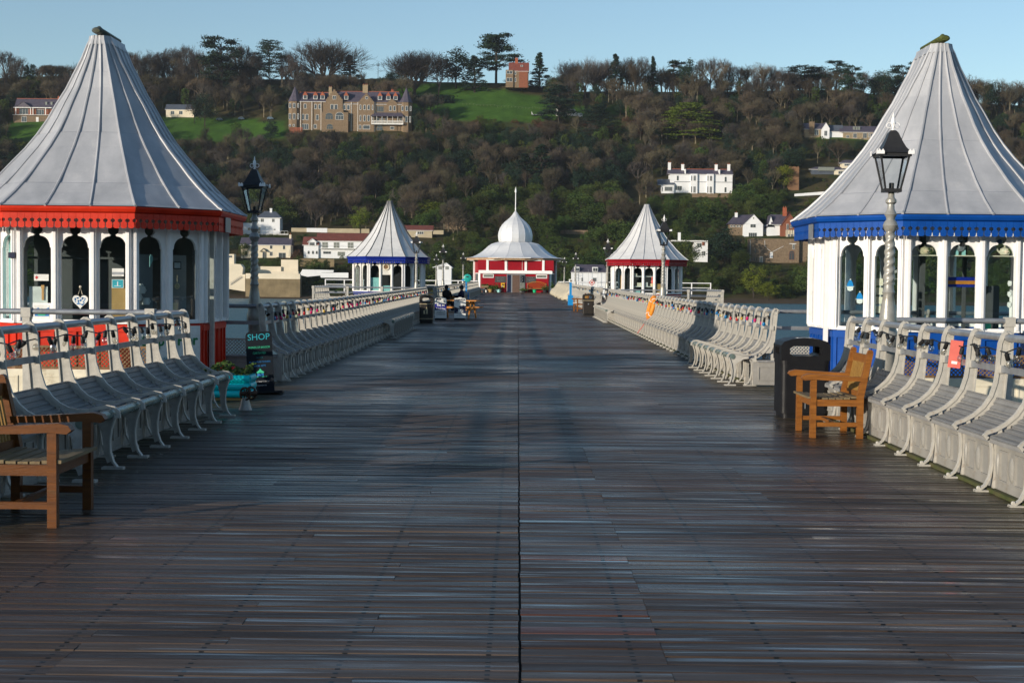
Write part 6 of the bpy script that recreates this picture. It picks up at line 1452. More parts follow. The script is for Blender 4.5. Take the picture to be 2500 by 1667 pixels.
V_.win(QX(1268),QX(1362),QY(608),QY(638),bars=2,fr=.06);V_.win(QX(1440),QX(1530),QY(610),QY(660),bars=1,pm='palepane',fr=.06)
for x in(1085,1137,1182): V_.win(QX(x),QX(x+26),QY(612),QY(642),y=-1.03,bars=0,round_=True,fr=.08)
W_=Bd('cream cottage with purple slate roof behind the left lamp post',QX(280),QX(880),QY(695),D=8,name='cream_cottage',cat='cottage',ytop=575)
W_.wallbox(QX(285),QX(878),QY(530),m='creamrender');W_.roofx(QX(280),QX(880),QY(530),QY(440),gm='creamrender');W_.chim(QX(848),QX(872),QY(402),QY(460),m='creamrender',pots=1)
for (x0,x1,y0,y1,bb) in((330,362,532,578,0),(630,662,532,578,0),(785,815,532,582,0),(330,365,605,655,1),(628,665,610,660,1),(735,822,620,692,1),(462,492,532,575,0)): W_.win(QX(x0),QX(x1),QY(y0),QY(y1),bars=bb,fr=.09)
W_.win(QX(545),QX(575),QY(615),QY(695),y=-.6,name='door',bars=0,fr=.08);W_.gabley(QX(528),QX(592),QY(605),QY(575),y=-1.3,d=1.5,m='dark',gm='creamrender');W_.box('trellis','cream',QX(845),QX(868),QY(585),QY(660),-.1,0)
X_=Bd('tall white house with hipped grey roof above the cream cottage',QX(300),QX(855),QY(398),D=9,name='white_house',ytop=520)
X_.wallbox(QX(485),QX(750),QY(205));X_.roofx(QX(470),QX(760),QY(205),QY(122),m='slateblue',hip=18);X_.wallbox(QX(300),QX(490),QY(270),d=7);X_.chim(QX(615),QX(642),QY(88),QY(150),pots=0,y=4)
X_.win(QX(520),QX(560),QY(215),QY(258),bars=1);X_.win(QX(655),QX(688),QY(215),QY(258),bars=1);X_.win(QX(675),QX(700),QY(338),QY(352),bars=0,fr=.06);X_.win(QX(485),QX(520),QY(318),QY(398),bars=1);X_.win(QX(365),QX(398),QY(325),QY(360),bars=0)
b=MB();
for z in(QY(362),): b.box(X_.X(QX(300)),X_.X(QX(858)),-2.6,-2.5,X_.Z(z)-.12,X_.Z(z))
for i in range(14): xx=X_.X(QX(300+i*42.8));b.box(xx-.06,xx+.06,-2.6,-2.5,-1,X_.Z(QY(362)))
b.box(X_.X(QX(300)),X_.X(QX(860)),-2.7,0,-.4,0);b.obj('terrace_railing',M['trim'],X_.r)
Y_=Bd('long cream garden wall with a white middle section above the maroon-roofed house',QX(888),QX(1820),QY(388),D=.6,name='garden_wall',cat='wall',ytop=560)
Y_.wallbox(QX(888),QX(1072),QY(330),m='tan');Y_.wallbox(QX(1072),QX(1318),QY(330),y=-.1,name='white_section');Y_.wallbox(QX(1318),QX(1820),QY(333),m='tan',name='right_section')
Z_=Bd('stained concrete sea wall with cream parapet at the left shore','%d'%0 and QX(340),QX(992),QY(1165),D=4,name='sea_wall',cat='wall',ytop=675,Y=603)
Z_.wallbox(QX(340),QX(992),QY(935),m='concrete',name='stained_wall');Z_.wallbox(QX(340),QX(990),QY(872),QY(935),m='creamrender',y=.2,d=3,name='parapet')
a_=Bd('cream stepped terrace with sloping stair at the left water edge',QX(100),QX(345),QY(1085),D=5,name='shore_terrace',cat='terrace',ytop=615,Y=604)
b=MB();b.prism([(a_.X(QX(x)),a_.Z(QY(y))) for x,y in((100,1050),(335,1085),(335,880),(300,880),(310,800),(280,760),(180,755),(100,755))],(0,0,0),(1,0,0),(0,0,1),(0,1,0),5);b.obj('terrace_wall',M['creamrender'],a_.r)
b=MB();b.tube([(a_.X(QX(160)),-.4,a_.Z(QY(1005))),(a_.X(QX(300)),-.4,a_.Z(QY(910)))],.12,4);b.tube([(a_.X(QX(160)),-.4,a_.Z(QY(985))),(a_.X(QX(290)),-.4,a_.Z(QY(895)))],.06,4);b.obj('stair_rail',M['pipe'],a_.r)
a_.wallbox(QX(85),QX(180),QY(638),QY(760),y=4,d=4,m='creamrender',name='garden_room');a_.win(QX(112),QX(155),QY(655),QY(680),y=3.95,bars=1,fr=.06)
b_=Bd('cream upper garden wall below the cream cottage',QX(480),QX(968),QY(840),D=.8,name='garden_wall',cat='wall',ytop=632,Y=618)
b_.wallbox(QX(765),QX(968),QY(705),m='creamrender');b_.wallbox(QX(480),QX(770),QY(788),m='creamrender',y=-1,name='lower_section');b_.wallbox(QX(480),QX(990),QY(845),QY(900),m='creamrender',y=-4,d=3,name='walk')
c_=Bd('grey stone retaining wall under the maroon-roofed house',QX(968),QX(1400),QY(800),D=1,name='retaining_wall',cat='wall',ytop=632,reg=False)
c_.wallbox(QX(968),QX(1400),QY(695),m='concrete')
d_=Bd('broken whitewashed wall on the left bank',QX(985),QX(1570),QY(918),D=.6,name='whitewashed_wall',cat='wall',ytop=660,Y=612)
b=MB();b.prism([(d_.X(QX(x)),d_.Z(QY(y))) for x,y in((985,890),(1080,912),(1235,895),(1240,920),(1570,920),(1570,858),(1260,862),(1235,860),(1390,855),(1395,830),(1250,828),(1020,824))],(0,0,0),(1,0,0),(0,0,1),(0,1,0),.6);b.obj('wall_face',M['render'],d_.r)
for (x0,x1,y0,y1,l,m_) in((1160,1275,555-15,572-15,'pinkish stone wall above the tan bungalow',0),(1372,1434,560,570,'stone retaining wall right of the onion dome',0),(1650,1785,440-80,441-80,'',1)):
    pass
for (x0,x1,yt,yb,l) in((1055,1140,543,560,'pinkish stone wall beside the tan bungalow'),(1368,1435,562,574,'short stone retaining wall right of the onion dome'),(1690,1800,473,484,'stone terrace wall under the long white house')):
    q=Bd(l,x0,x1,yb,D=.8,name='stone_wall',cat='wall',ytop=yt,reg=False);q.wallbox(x0,x1,yt,m='stone')
q=Bd('white sloping garden wall left of the blue kiosk roof',1925,2030,482,D=.6,name='white_wall',cat='wall',ytop=466);b=MB();b.prism([(q.X(1940),q.Z(480)),(2*0+q.X(2030),q.Z(474)),(q.X(2030),q.Z(466)),(q.X(1940),q.Z(474))],(0,0,0),(1,0,0),(0,0,1),(0,1,0),.5);b.obj('wall_face',M['render'],q.r)
# telegraph poles, fence, vehicles, boat
for (x,yt,yb,l) in((115,160,195,'telegraph pole on the skyline left of the red kiosk roof'),(923,152,192,'telegraph pole in the skyline gap right of the round bare tree')):
    h=Y1-12;p0=W(x,yb,h);p1=W(x,yt,h);b=MB();H=(p1-p0).z;b.tube([(0,0,-4),(0,0,H)],.16,5);b.box(-1.3,1.3,-.1,.1,H*.84,H*.88);b.box(-1,1,-.1,.1,H*.76,H*.79)
    tag(b.obj('telegraph_pole',M['dark'],None,False,p0),l,'pole',group='telegraph poles on the ridge')
def vehicle(label,x,y,w_px,h_px,m,kind='car'):
    h=hit(x,y);k=h.y/F;w_=w_px*k;H=h_px*k;r=empty('parked_'+kind,h,label,kind,'vehicles parked on the hillside')
    b=MB();b.prism([(-w_/2,.3),(w_/2,.3),(w_/2,H*.55),(w_*.36,H*.62),(w_*.22,H),(-w_*.3,H),(-w_*.42,H*.62),(-w_/2,H*.55)] if kind=='car' else [(-w_/2,.4),(w_/2,.4),(w_/2,H*.5),(w_*.40,H*.95),(-w_*.45,H),(-w_/2,H*.9)],(0,-.9,0),(1,0,0),(0,0,1),(0,1,0),1.9);b.obj('body',m,r)
    b=MB();b.prism([(w_*.33,H*.64),(w_*.2,H*.94),(-w_*.27,H*.94),(-w_*.38,H*.64)] if kind=='car' else [(w_*.44,H*.52),(w_*.37,H*.85),(-w_*.1,H*.85),(-w_*.1,H*.55)],(0,-.93,0),(1,0,0),(0,0,1),(0,1,0),.03);b.obj('windows',M['winglass'],r)
    for s in(-1,1): b=MB();b.tube([(s*w_*.3,-.95,.35),(s*w_*.3,.95,.35)],.36,10);b.obj('wheel',M['black'],r)
carb=mat('blue_grey_car_paint',(.10,.17,.24),rough=.3,bump=0,coat=.5);carw=mat('white_van_paint',(.6,.6,.6),rough=.3,bump=0,coat=.4)
for (x,l) in((536,'leftmost blue-grey car on the lane left of the mansion'),(589,'middle blue-grey car on the lane left of the mansion'),(660,'right blue-grey car on the lane, nearest the mansion')): vehicle(l,x,295.5,15,7,carb)
vehicle('white motorhome parked at the right end of the meadow',1382,287,52,19,carw,'motorhome')
vehicle('small white tractor cab right of the motorhome',1416,288,12,11,carw,'tractor')
h=hit(1313,286);b=MB();k=h.y/F;b.box(-15*k,15*k,-1,1,.8,1.1);c=MB();c.add([(-15*k,-.5,1.1),(-12*k,-.5,1.1),(-15.5*k,-.5,12*k),(-15*k,.5,1.1),(-12*k,.5,1.1),(-15.5*k,.5,12*k)],[(0,1,2),(3,5,4),(0,2,5,3),(1,4,5,2)]);e=MB()
for s in(-.4,.4): e.tube([(s*20*k,-1.1,.5),(s*20*k,1.1,.5)],.5,10)
thing('flatbed_trailer','flat trailer with a raised white ramp left of the motorhome','trailer',h,[('flatbed',b,M['pipe'],False),('ramp',c,carw,False),('wheels',e,M['black'],False)])
r=empty('fence',hit(1130,262),'thin white post fence across the meadow','fence');b=MB();c=MB();o0=r.location.copy();pts=[]
for i in range(24):
    q=hit(1130+i*8.5,258+i*.5)
    if q: q=q-o0;b.box(q.x-.035,q.x+.035,q.y-.035,q.y+.035,q.z-.3,q.z+1.1);pts.append(q+Vector((0,0,.95)))
b.obj('posts',M['sandstone'],r);c.tube(pts,.012,3);c.obj('wire',M['pipe'],r)
bt=W(1768,738,594);b=MB()
b.add([(-3.2,0,.7),(-1,-.9,.5),(2,-.9,.55),(3.2,-.3,.6),(3.2,.3,.6),(2,.9,.55),(-1,.9,.5),(-2.6,0,0),(-1,-.4,0),(2,-.4,0),(2,.4,0),(-1,.4,0)],[(0,1,8,7),(1,2,9,8),(2,3,4,5,10,9),(5,6,11,10),(6,0,7,11),(7,8,9,10,11)]);c=MB();c.tube([(-3.2,0,.7),(-1,-.9,.5),(2,-.9,.55),(3.2,-.3,.6),(3.2,.3,.6),(2,.9,.55),(-1,.9,.5),(-3.2,0,.7)],.08,5)
thing('rowing_boat','white rowing boat pulled up on the shore right of the seats','boat',(bt.x,594,ground(bt.x,594)+.1),[('hull',b,M['trim'],False),('gunwale',c,M['pipe'],False)],rz=.3)
# ---------------------------------------------------------------- trees
def foli(name,c1,c2,orand=.25):
    m=mat(name,c1,c2,rough=.85,scale=7,bump=0,objrand=orand,spec=.15);return m
M['bark']=foli('bare_twigs',(.064,.056,.048),(.038,.034,.030),.3)
M['barkwarm']=foli('brown_twigs',(.094,.076,.048),(.050,.044,.031),.28)
M['barkdark']=foli('dark_trunk',(.05,.042,.035),(.03,.025,.02),.2)
M['everg']=foli('dark_needles',(.020,.042,.022),(.010,.022,.015),.25)
M['leafg']=foli('olive_leaves',(.062,.092,.018),(.024,.040,.011),.35)
M['lime']=foli('lime_leaves',(.15,.18,.018),(.06,.085,.011),.15)
M['cedarleaf']=foli('yellow_green_needles',(.13,.18,.022),(.05,.09,.014),.1)
M['russet']=foli('russet_scrub',(.10,.052,.028),(.05,.028,.018),.25)
def tri(v,f,p,q,r0,r1):
    d=(q-p)
    if d.length<1e-6:return
    d.normalize();u=d.orthogonal().normalized();w_=d.cross(u);b=len(v)
    for (c_,r_) in((p,r0),(q,r1)):
        for k in range(3):
            a=k*2.0944;v.append(c_+u*(r_*math.cos(a))+w_*(r_*math.sin(a)))
    for k in range(3): f.append((b+k,b+(k+1)%3,b+3+(k+1)%3,b+3+k))
M['trunkpale']=foli('pale_trunk',(.20,.175,.12),(.10,.085,.055),.2)
def bare_mesh(seed,name,m,spread=1.0,trunk=.22,nb=(5,4,4,4,4),up=.25,thin=.72,L0=.30,dome=.5):
    rr=random.Random(seed);v=[];f=[];v2=[];f2=[]
    def rec(p,d,L,r,lv):
        V,Fc=(v2,f2) if lv==0 else (v,f)
        bend=Vector((rr.gauss(0,.12),rr.gauss(0,.12),up*.3)) if lv else Vector((rr.gauss(0,.04),rr.gauss(0,.04),0))
        m_=p+d*L*.5;d2=(d+bend).normalized();q=m_+d2*L*.5
        tri(V,Fc,p,m_,r,r*.8);tri(V,Fc,m_,q,r*.8,r*.55)
        if lv>=len(nb):return
        for i in range(nb[lv]):
            t=rr.uniform(.45,1) if lv else rr.uniform(.55,1);b=m_+(q-m_)*((t-.5)*2) if t>.5 else p+(m_-p)*t*2
            a=rr.uniform(0,6.283) if lv else (i+rr.random()*.6)*6.283/nb[lv]
            ang=rr.uniform(.25,.8)*(1.0 if lv else spread);u_=d2.orthogonal().normalized();w_=d2.cross(u_)
            nd_=(d2*math.cos(ang)+(u_*math.cos(a)+w_*math.sin(a))*math.sin(ang)+Vector((0,0,up*.35))).normalized()
            rec(b,nd_,L*rr.uniform(.62,.88)*(1.0 if lv else .95/trunk*.24),max(r*.5,.0019*thin),lv+1)
    rec(Vector((0,0,-.02)),Vector((0,0,1)),trunk+.02,.022,0)
    zm=max(q.z for q in v)
    if dome:
        R_=dome*zm
        for L_ in(v,v2):
            for i_,q in enumerate(L_):
                c_=Vector((0,0,.50*zm));e_=q-c_
                if q.z<.22*zm: continue
                n_=Vector((e_.x/R_,e_.y/R_,e_.z/(.5*zm))).length
                if n_>.6: L_[i_]=c_+e_*((.6+.4*math.tanh((n_-.6)/.4))/n_)
        zm=max(q.z for q in v)
    v=[q/zm for q in v];v2=[q/zm for q in v2]
    def mk(v,f,nm,mm):
        me=bpy.data.meshes.new(nm);me.from_pydata([tuple(q) for q in v],[],f);me.materials.append(mm);return me
    return mk(v,f,name+'_crown',m),mk(v2,f2,name+'_trunk',M['trunkpale'] if name in('thin','barew') else M['barkdark'])
def leaf_mesh(seed,name,m,kind,n=3600,ls=.018):
    rr=random.Random(seed);b=MB();t=MB();cl=[]
    if kind=='cone':
        for i in range(90):
            z=.08+.92*(i/90)**.85;R_=.21*(1-z)**.8+.02;a=rr.uniform(0,6.283);q=rr.uniform(.45,1.05);cl.append((R_*q*math.cos(a),R_*q*math.sin(a),z-.02,.05*(1.15-z)+.012,.022))
    elif kind=='cedar':
        for i in range(16):
            z=.26+.72*i/16+rr.uniform(-.02,.02);R_=.50*math.sqrt(max(.02,1-(max(0,z-.26)/.80)**1.6))
            for k in range(7):
                a=rr.uniform(0,6.283);q=rr.uniform(.2,1);cl.append((R_*q*math.cos(a),R_*q*math.sin(a),z-.05*q,.11,.014))
    elif kind=='bigcedar':
        for i in range(26):
            z=.04+.92*i/26+rr.uniform(-.015,.015);R_=.50*math.sqrt(max(.03,1-(max(0,z-.04)/.97)**1.7))
            for k in range(11):
                a=rr.uniform(0,6.283);q=math.sqrt(rr.uniform(.1,1));cl.append((R_*q*math.cos(a),R_*q*math.sin(a),z-.04*q,.075,.010))
    elif kind=='pine':
        for i in range(26):
            z=rr.uniform(.5,.97);R_=.30*math.sqrt(max(.05,1-((z-.62)/.40)**2));a=rr.uniform(0,6.283);q=rr.uniform(.2,1);cl.append((R_*q*math.cos(a),R_*q*math.sin(a),z,.085,.026))
    elif kind=='bigpine':
        for i in range(46):
            z=rr.uniform(.28,.97);R_=.33*(1.25-z)**.6;a=rr.uniform(0,6.283);q=rr.uniform(.25,1.05);cl.append((R_*q*math.cos(a),R_*q*math.sin(a),z,.085,.03))
    elif kind=='mound':
        for i in range(60):
            a=rr.uniform(0,6.283);q=math.sqrt(rr.random());z=.86*math.sqrt(max(0,1-q*q))*rr.uniform(.5,1.05);cl.append((.62*q*math.cos(a),.62*q*math.sin(a),z,.14,.10))
    elif kind=='tall':
        for i in range(70):
            z=rr.uniform(.05,.97);R_=.20*math.sqrt(max(.03,1-(2*z-1)**4));a=rr.uniform(0,6.283);cl.append((R_*rr.uniform(.5,1)*math.cos(a),R_*rr.uniform(.5,1)*math.sin(a),z,.06,.06))
    else:
        for i in range(44):
            a=rr.uniform(0,6.283);c_=rr.uniform(-1,1);s_=math.sqrt(1-c_*c_);q=rr.uniform(.45,1.08);cl.append((.34*q*s_*math.cos(a),.34*q*s_*math.sin(a),.60+.37*q*c_,.10,.085))
    per=max(6,n//len(cl));v=[];f=[]
    for (x,y,z,sr,sz) in cl:
        for i in range(per):
            c_=Vector((x+rr.gauss(0,sr*.5),y+rr.gauss(0,sr*.5),z+rr.gauss(0,sz*.5)));u_=Vector((rr.gauss(0,1),rr.gauss(0,1),rr.gauss(0,.6))).normalized();w_=u_.cross(Vector((rr.gauss(0,1),rr.gauss(0,1),rr.gauss(0,1)))).normalized();s=ls*rr.uniform(.6,1.3)
            k=len(v);v+=[tuple(c_-u_*s),tuple(c_+w_*s*.6),tuple(c_+u_*s),tuple(c_-w_*s*.6)];f.append((k,k+1,k+2,k+3))
    me=bpy.data.meshes.new(name+'_crown');me.from_pydata(v,[],f);me.materials.append(m)
    tv=[];tf=[]
    if kind not in('mound',):
        H_=.9 if kind in('cone','pine','bigpine','cedar','bigcedar') else .55
        tri(tv,tf,Vector((0,0,-.03)),Vector((.01,0,H_*.5)),.02,.016);tri(tv,tf,Vector((.01,0,H_*.5)),Vector((0,0,H_)),.016,.006)
        for (x,y,z,sr,sz) in cl[::2]: tri(tv,tf,Vector((0,0,max(.1,z-.14))),Vector((x,y,z)),.008,.003)
    else: tri(tv,tf,Vector((0,0,0)),Vector((0,0,.4)),.02,.01)
    mt=bpy.data.meshes.new(name+'_trunk');mt.from_pydata([tuple(q) for q in tv],[],tf);mt.materials.append(M['barkdark'])
    return me,mt
P={}
P['bare']=[bare_mesh(s,'bare',M['bark'],spread=1.15,trunk=.20) for s in(1,2,3,4)]
P['barew']=[bare_mesh(s,'barew',M['barkwarm'],spread=1.0,trunk=.24) for s in(11,12,13,14)]
P['wide']=[bare_mesh(s,'wide',M['bark'],spread=.95,trunk=.10,up=.36,nb=(9,5,5,4,4),thin=.55,dome=.78) for s in(21,22)]
P['thin']=[bare_mesh(s,'thin',M['barkwarm'],spread=.55,trunk=.46,up=.5,nb=(7,5,4,3)) for s in(31,32,33)]
P['cone']=[leaf_mesh(s,'cone',M['everg'],'cone',5200,.014) for s in(41,42)]
P['cedar']=[leaf_mesh(s,'cedar',M['everg'],'cedar',9000,.013) for s in(51,52)]
P['bigcedar']=[leaf_mesh(s,'bigcedar',M['cedarleaf'],'bigcedar',17000,.013) for s in(55,)]
P['pine']=[leaf_mesh(s,'pine',M['everg'],'pine',5200,.013) for s in(61,62)]
P['bigpine']=[leaf_mesh(s,'bigpine',M['everg'],'bigpine',9500,.013) for s in(65,66)]
P['round']=[leaf_mesh(s,'round',M['everg'],'round') for s in(71,72)]
P['olive']=[leaf_mesh(s,'olive',M['leafg'],'round') for s in(75,76,77)]
P['lime']=[leaf_mesh(s,'lime',M['lime'],'round') for s in(78,79)]
P['mound']=[leaf_mesh(s,'mound',M['leafg'],'mound',2600,.028) for s in(81,82,83)]
P['russet']=[leaf_mesh(s,'russet',M['russet'],'mound',2600,.024) for s in(85,86)]
P['tallg']=[leaf_mesh(s,'tallg',M['lime'],'tall',3000,.016) for s in(91,)]
P['ivy']=[leaf_mesh(s,'ivy',M['leafg'],'tall',2200,.02) for s in(95,)]
CATN={'bare':'bare_tree','barew':'bare_tree','wide':'bare_tree','thin':'bare_tree','cone':'conifer_tree','cedar':'cedar_tree','bigcedar':'cedar_tree','pine':'pine_tree','bigpine':'pine_tree','round':'evergreen_tree','olive':'leafy_tree','lime':'leafy_tree','mound':'shrub','russet':'shrub','tallg':'cypress_tree','ivy':'leafy_tree'}
HT={'bare':1,'barew':1,'wide':1,'thin':1}
tr=random.Random(77)
def tree(kind,sx,ytop,wpx,label,ybase=None,Y=None,group=None):
    if ybase is not None:
        h=hit(sx,ybase)
        if h is None: Y=Y or 975.
        else: Y=h.y
    Y=Y or tr.uniform(950,984)
    X=W(sx,300,Y).x;g=ground(X,Y);top=W(sx,ytop,Y);H=max(2,top.z-g);wd=wpx*Y/F
    cr,tk=tr.choice(P[kind]);xs=sorted(v.co.x for v in cr.vertices);natural=xs[int(len(xs)*.985)]-xs[int(len(xs)*.015)]
    r=empty(CATN[kind],(top.x,Y,g-.3),label,'shrub' if 'shrub' in CATN[kind] else 'tree',group,tr.uniform(0,6.28));r.scale=(wd/natural,wd/natural,H)
    for nm,me in(('crown',cr),('trunk',tk)):
        o=bpy.data.objects.new(nm,me);COL.objects.link(o);o.parent=r
    return r
G1='bare trees crowded along the left ridge';G2='bare trees along the right ridge'
d=1.063
# named skyline trees (display coordinates * 1.063)
SKYT=[('round',1178,178,34,'low dark bush in front of the red-brick house',202),('round',1205,183,30,'second low bush in front of the red-brick house',203),('mound',1270,172,40,'dark rounded bush between the lone conifer and the ridge trees',196),('wide',748,82,150,'huge round bare tree on the skyline above the stone mansion',205),('cedar',618,83,80,'dark flat-layered cedar on the skyline left of the huge round bare tree',None),('bigpine',508,82,92,'tall broad dark pine on the skyline nearest the red kiosk roof',None),
('cone',803,125,38,'dark narrow conifer against the right side of the huge round bare tree',None),('thin',833,152,18,'small sparse young conifer-like tree in the skyline gap',None),('wide',952,110,110,'broad bare tree on the skyline above the upper meadow',None),('bare',1008,114,55,'pale bare tree right of the broad bare tree above the meadow',None),
('round',1048,112,78,'dark rounded evergreen above the top of the meadow',None),('cone',1090,126,44,'dark cone-shaped conifer left of the tallest pine',None),('bigpine',1141,76,92,'tallest dark pine on the skyline beside the red-brick house',None),('cone',1240,119,42,'solitary dark conifer right of the red-brick house',None),
('wide',1317,131,66,'bare tree left end of the ridge line right of the lone conifer',None),('wide',1375,124,78,'broad bare tree second from the lone conifer',None),('cone',1413,122,34,'dark ragged conifer between bare trees on the right ridge',None),('bare',1445,128,50,'bare tree right of the ragged conifer',None),('bare',1478,127,56,'bare tree left of the forked dark pine',None),('cone',1500,128,28,'slim dark conifer on the right ridge',None),
('pine',1548,140,62,'flat-topped dark pine right of a skyline gap',None),('round',1582,134,50,'dense dark evergreen beside the flat-topped pine',None),('bare',1632,127,70,'tallest bare tree right of the flat-topped pine',None),('bare',1672,133,60,'bare tree just right of the tallest one on the right ridge',None),
('pine',1848,150,90,'broad flat-topped pine over reddish bare trees on the right ridge',None),('pine',1922,139,52,'small umbrella pine standing highest on the right ridge',None),('bigpine',1958,148,50,'leaning dark pine with bare twigs right of the umbrella pine',None),('bare',1985,160,44,'bare tree between the leaning pine and the dark wood',None),
('round',2030,160,56,'dark pine wood crown left of the blue kiosk roof',None),('bigpine',2075,148,60,'dark tree touching the left edge of the blue kiosk roof',None),('bigpine',2110,140,55,'dark tree seen behind the peak of the blue kiosk roof',None),
('wide',2245,172,60,'round bare tree right of the blue kiosk roof peak',None),('round',2278,185,36,'ragged dark evergreen right of the blue kiosk roof',None),('cone',62,148,22,'small dark conifer on the far-left skyline',None),('bare',15,113,60,'bare tree at the very left of the skyline',None),('bare',43,128,46,'second bare tree from the left picture edge',None),
('round',900,163,30,'low dark bush in the skyline gap by the telegraph pole',None)]
for k,x,yt,w_,l,yb in SKYT: tree(k,x*d,yt*d,w_*d,l,ybase=yb*d if yb else None)
for x,yt in((290,118),(312,112),(335,112),(356,118),(376,115),(398,104),(420,99),(440,100),(462,112),(545,100),(560,98),(585,115),(655,112),(672,122)): tree('bare',x*d,yt*d,48*d,'bare winter tree in the crowded line between the red kiosk roof and the mansion trees',group=G1)
for x,yt in((90,150),(120,152),(150,147),(172,142),(190,148),(208,150)): tree('thin',x*d,yt*d,26*d,'thin bare sapling on the low ridge left of the red kiosk roof',group='saplings on the far-left ridge')
for x,yt in((1345,140),(1395,135),(1430,130),(1462,130),(1520,150),(1602,140),(1650,135),(1700,150),(1716,148),(1735,155),(1752,140),(1775,148),(1797,150),(1815,156),(1880,150),(1900,158),(2200,178),(2222,170),(2262,180),(2300,178),(2320,185),(2342,182)): tree('bare' if x%2 else 'thin',x*d,yt*d,44*d,'bare winter tree in the close line along the right ridge',group=G2)
MID=[('bigcedar',1583,230,132,322,'spreading yellow-green cedar on the right slope',None),('bigpine',1285,195,80,300,'dark tree with a long bare trunk below the right end of the meadow',None),('cedar',1368,236,78,330,'dark blue-green conifer with a leaning flat top below the meadow',None),('round',955,248,26,302,'small dark clipped tree at the right corner of the mansion',None),('mound',988,262,34,302,'round dark bush right of the mansion','everg'),
('round',470,212,50,292,'dark tree behind the small white bungalow',None),('barew',446,225,34,285,'ivy-clad bare tree in front of the white bungalow',None),('lime',975,450,72,512,'bright yellow-green tree above the navy kiosk',None),('lime',1012,458,44,515,'smaller yellow-green tree right of the brightest one',None),('lime',828,472,44,536,'young yellow-green tree left of the navy kiosk roof',None),
('olive',1335,440,72,512,'dark green leafy tree right of the onion dome spike',None),('olive',1390,452,60,515,'second green leafy tree right of the onion dome',None),('lime',1732,605,50,685,'bright willow-like green tree at the right water edge',None),('lime',1765,640,44,690,'lower green willow-like tree at the right water edge',None),('round',1665,520,74,612,'dark green round tree left of the stone warehouse',None),('olive',1575,545,62,640,'dark bushy tree hiding the white villa',None),
('tallg',680,595,20,640,'bright green clipped cypress beside the cream cottage',None),('mound',1150,360,0.1,361,'',None),('olive',1802,375,46,440,'bright green ivy tree left of the brick tower','lime'),('lime',1965,415,34,440,'light green bush below the low modern house',None),('cone',1245,330,60,430,'tall dark conifer on the wooded slope above the onion dome',None),('cone',1205,350,50,430,'second dark conifer on the slope above the onion dome',None),('round',2035,420,90,470,'dark evergreen clump below the long low stone house',None)]
for k,x,yt,w_,yb,l,alt in MID:
    if w_<1: continue
    r=tree(k,x*d,yt*d,w_*d,l,ybase=yb*d)
    if alt:
        c_=r.children[0] if r.children[0].name.startswith('crown') else r.children[1];me=c_.data.copy();me.materials[0]=M[alt];c_.data=me
# shrubs in the shore gardens
for (x,yb,w_,h_,k,l) in((605,602,22,14,'mound','round bush low in the cream cottage garden, left of the lamp'),(636,600,20,14,'mound','round green bush right of the lamp in the cottage garden'),(655,601,18,13,'russet','maroon bush in the cottage garden'),(668,602,14,10,'mound','small green bush beside the maroon one'),(785,592,12,8,'mound','round lime bush in front of the maroon-roofed house'),(800,592,10,7,'mound','second lime bush in front of the maroon-roofed house'),(860,600,16,26,'olive','small tree by the left edge of the navy kiosk roof'),(560,590,26,36,'olive','palm-like green tree left of the cream cottage'),(545,580,26,44,'round','dark tree at the left end of the cream cottage')):
    tree(k,x*d,(yb-h_)*d,w_*d,l,ybase=yb*d+6)
h_=[]
for (x,yb,w_,k) in((600,640,24,'mound'),(618,648,26,'round'),(628,662,20,'mound'),(645,655,22,'olive'),(592,628,18,'mound'),(700,640,22,'mound'),(715,655,24,'russet'),(735,665,26,'mound'),(760,668,24,'mound'),(690,665,20,'mound'),(775,660,18,'olive')): tree(k,x*d,(yb-12)*d,w_*d,'low shrub among the cream garden walls on the left shore',ybase=yb*d,group='shrubs in the left shore gardens')
b=MB();o0=hit(1080,268)
if o0:
    rr=random.Random(3)
    for i in range(2600):
        sx=rr.uniform(1003,1100);q=hit(sx,250+ (sx-1003)*.0+4) if i%40==0 else q
        c_=q-o0+Vector((rr.gauss(0,2.5),rr.gauss(0,1.5),rr.uniform(0,5.)));u_=Vector((rr.gauss(0,1),rr.gauss(0,1),rr.gauss(0,1))).normalized()*.5;w_=u_.orthogonal();b.add([c_-u_,c_+w_,c_+u_,c_-w_],[(0,1,2,3)])
    tag(b.obj('field_hedge',M['everg'],None,False,o0),'dark rectangular hedge crossing the meadow right of the mansion','hedge')
# ---------------------------------------------------------------- woodland as mass cover
def zone(sx,sy):
    n=mn.noise(Vector((sx*.011,sy*.02,5.)));q=mn.noise(Vector((sx*.03,sy*.03,9.)))
    if sy>600: return 'mound' if q>-.15 else ('russet' if n>.15 else 'olive')
    if sy>480:
        if sx>1130: return ('olive' if q>.05 else 'mound') if n>-.25 else 'barew'
        return 'barew' if n>.0 else ('olive' if q>0 else 'mound')
    if sy>300:
        if 1600<sx<2000 and 300<sy<395: return 'thin' if q>-.25 else 'ivy'
        if sx>1150 and sx<1560 and sy<345: return 'russet' if q>-.1 else 'mound'
        if abs(sx-1683)<90 and 235<sy<345: return 'bare'
        if n>.12: return 'round' if q>0 else 'ivy'
        if q>.15: return 'ivy'
        if q<-.12: return 'thin'
        return 'barew' if n>-.3 else 'thin'
    return 'bare' if n<.0 else ('round' if q>.0 else 'ivy' if q<-.3 else 'bare')
SZ={'mound':(4,7),'russet':(3,6),'olive':(8,13),'barew':(12,18),'thin':(12,17),'round':(9,15),'ivy':(9,15),'bare':(13,19)}
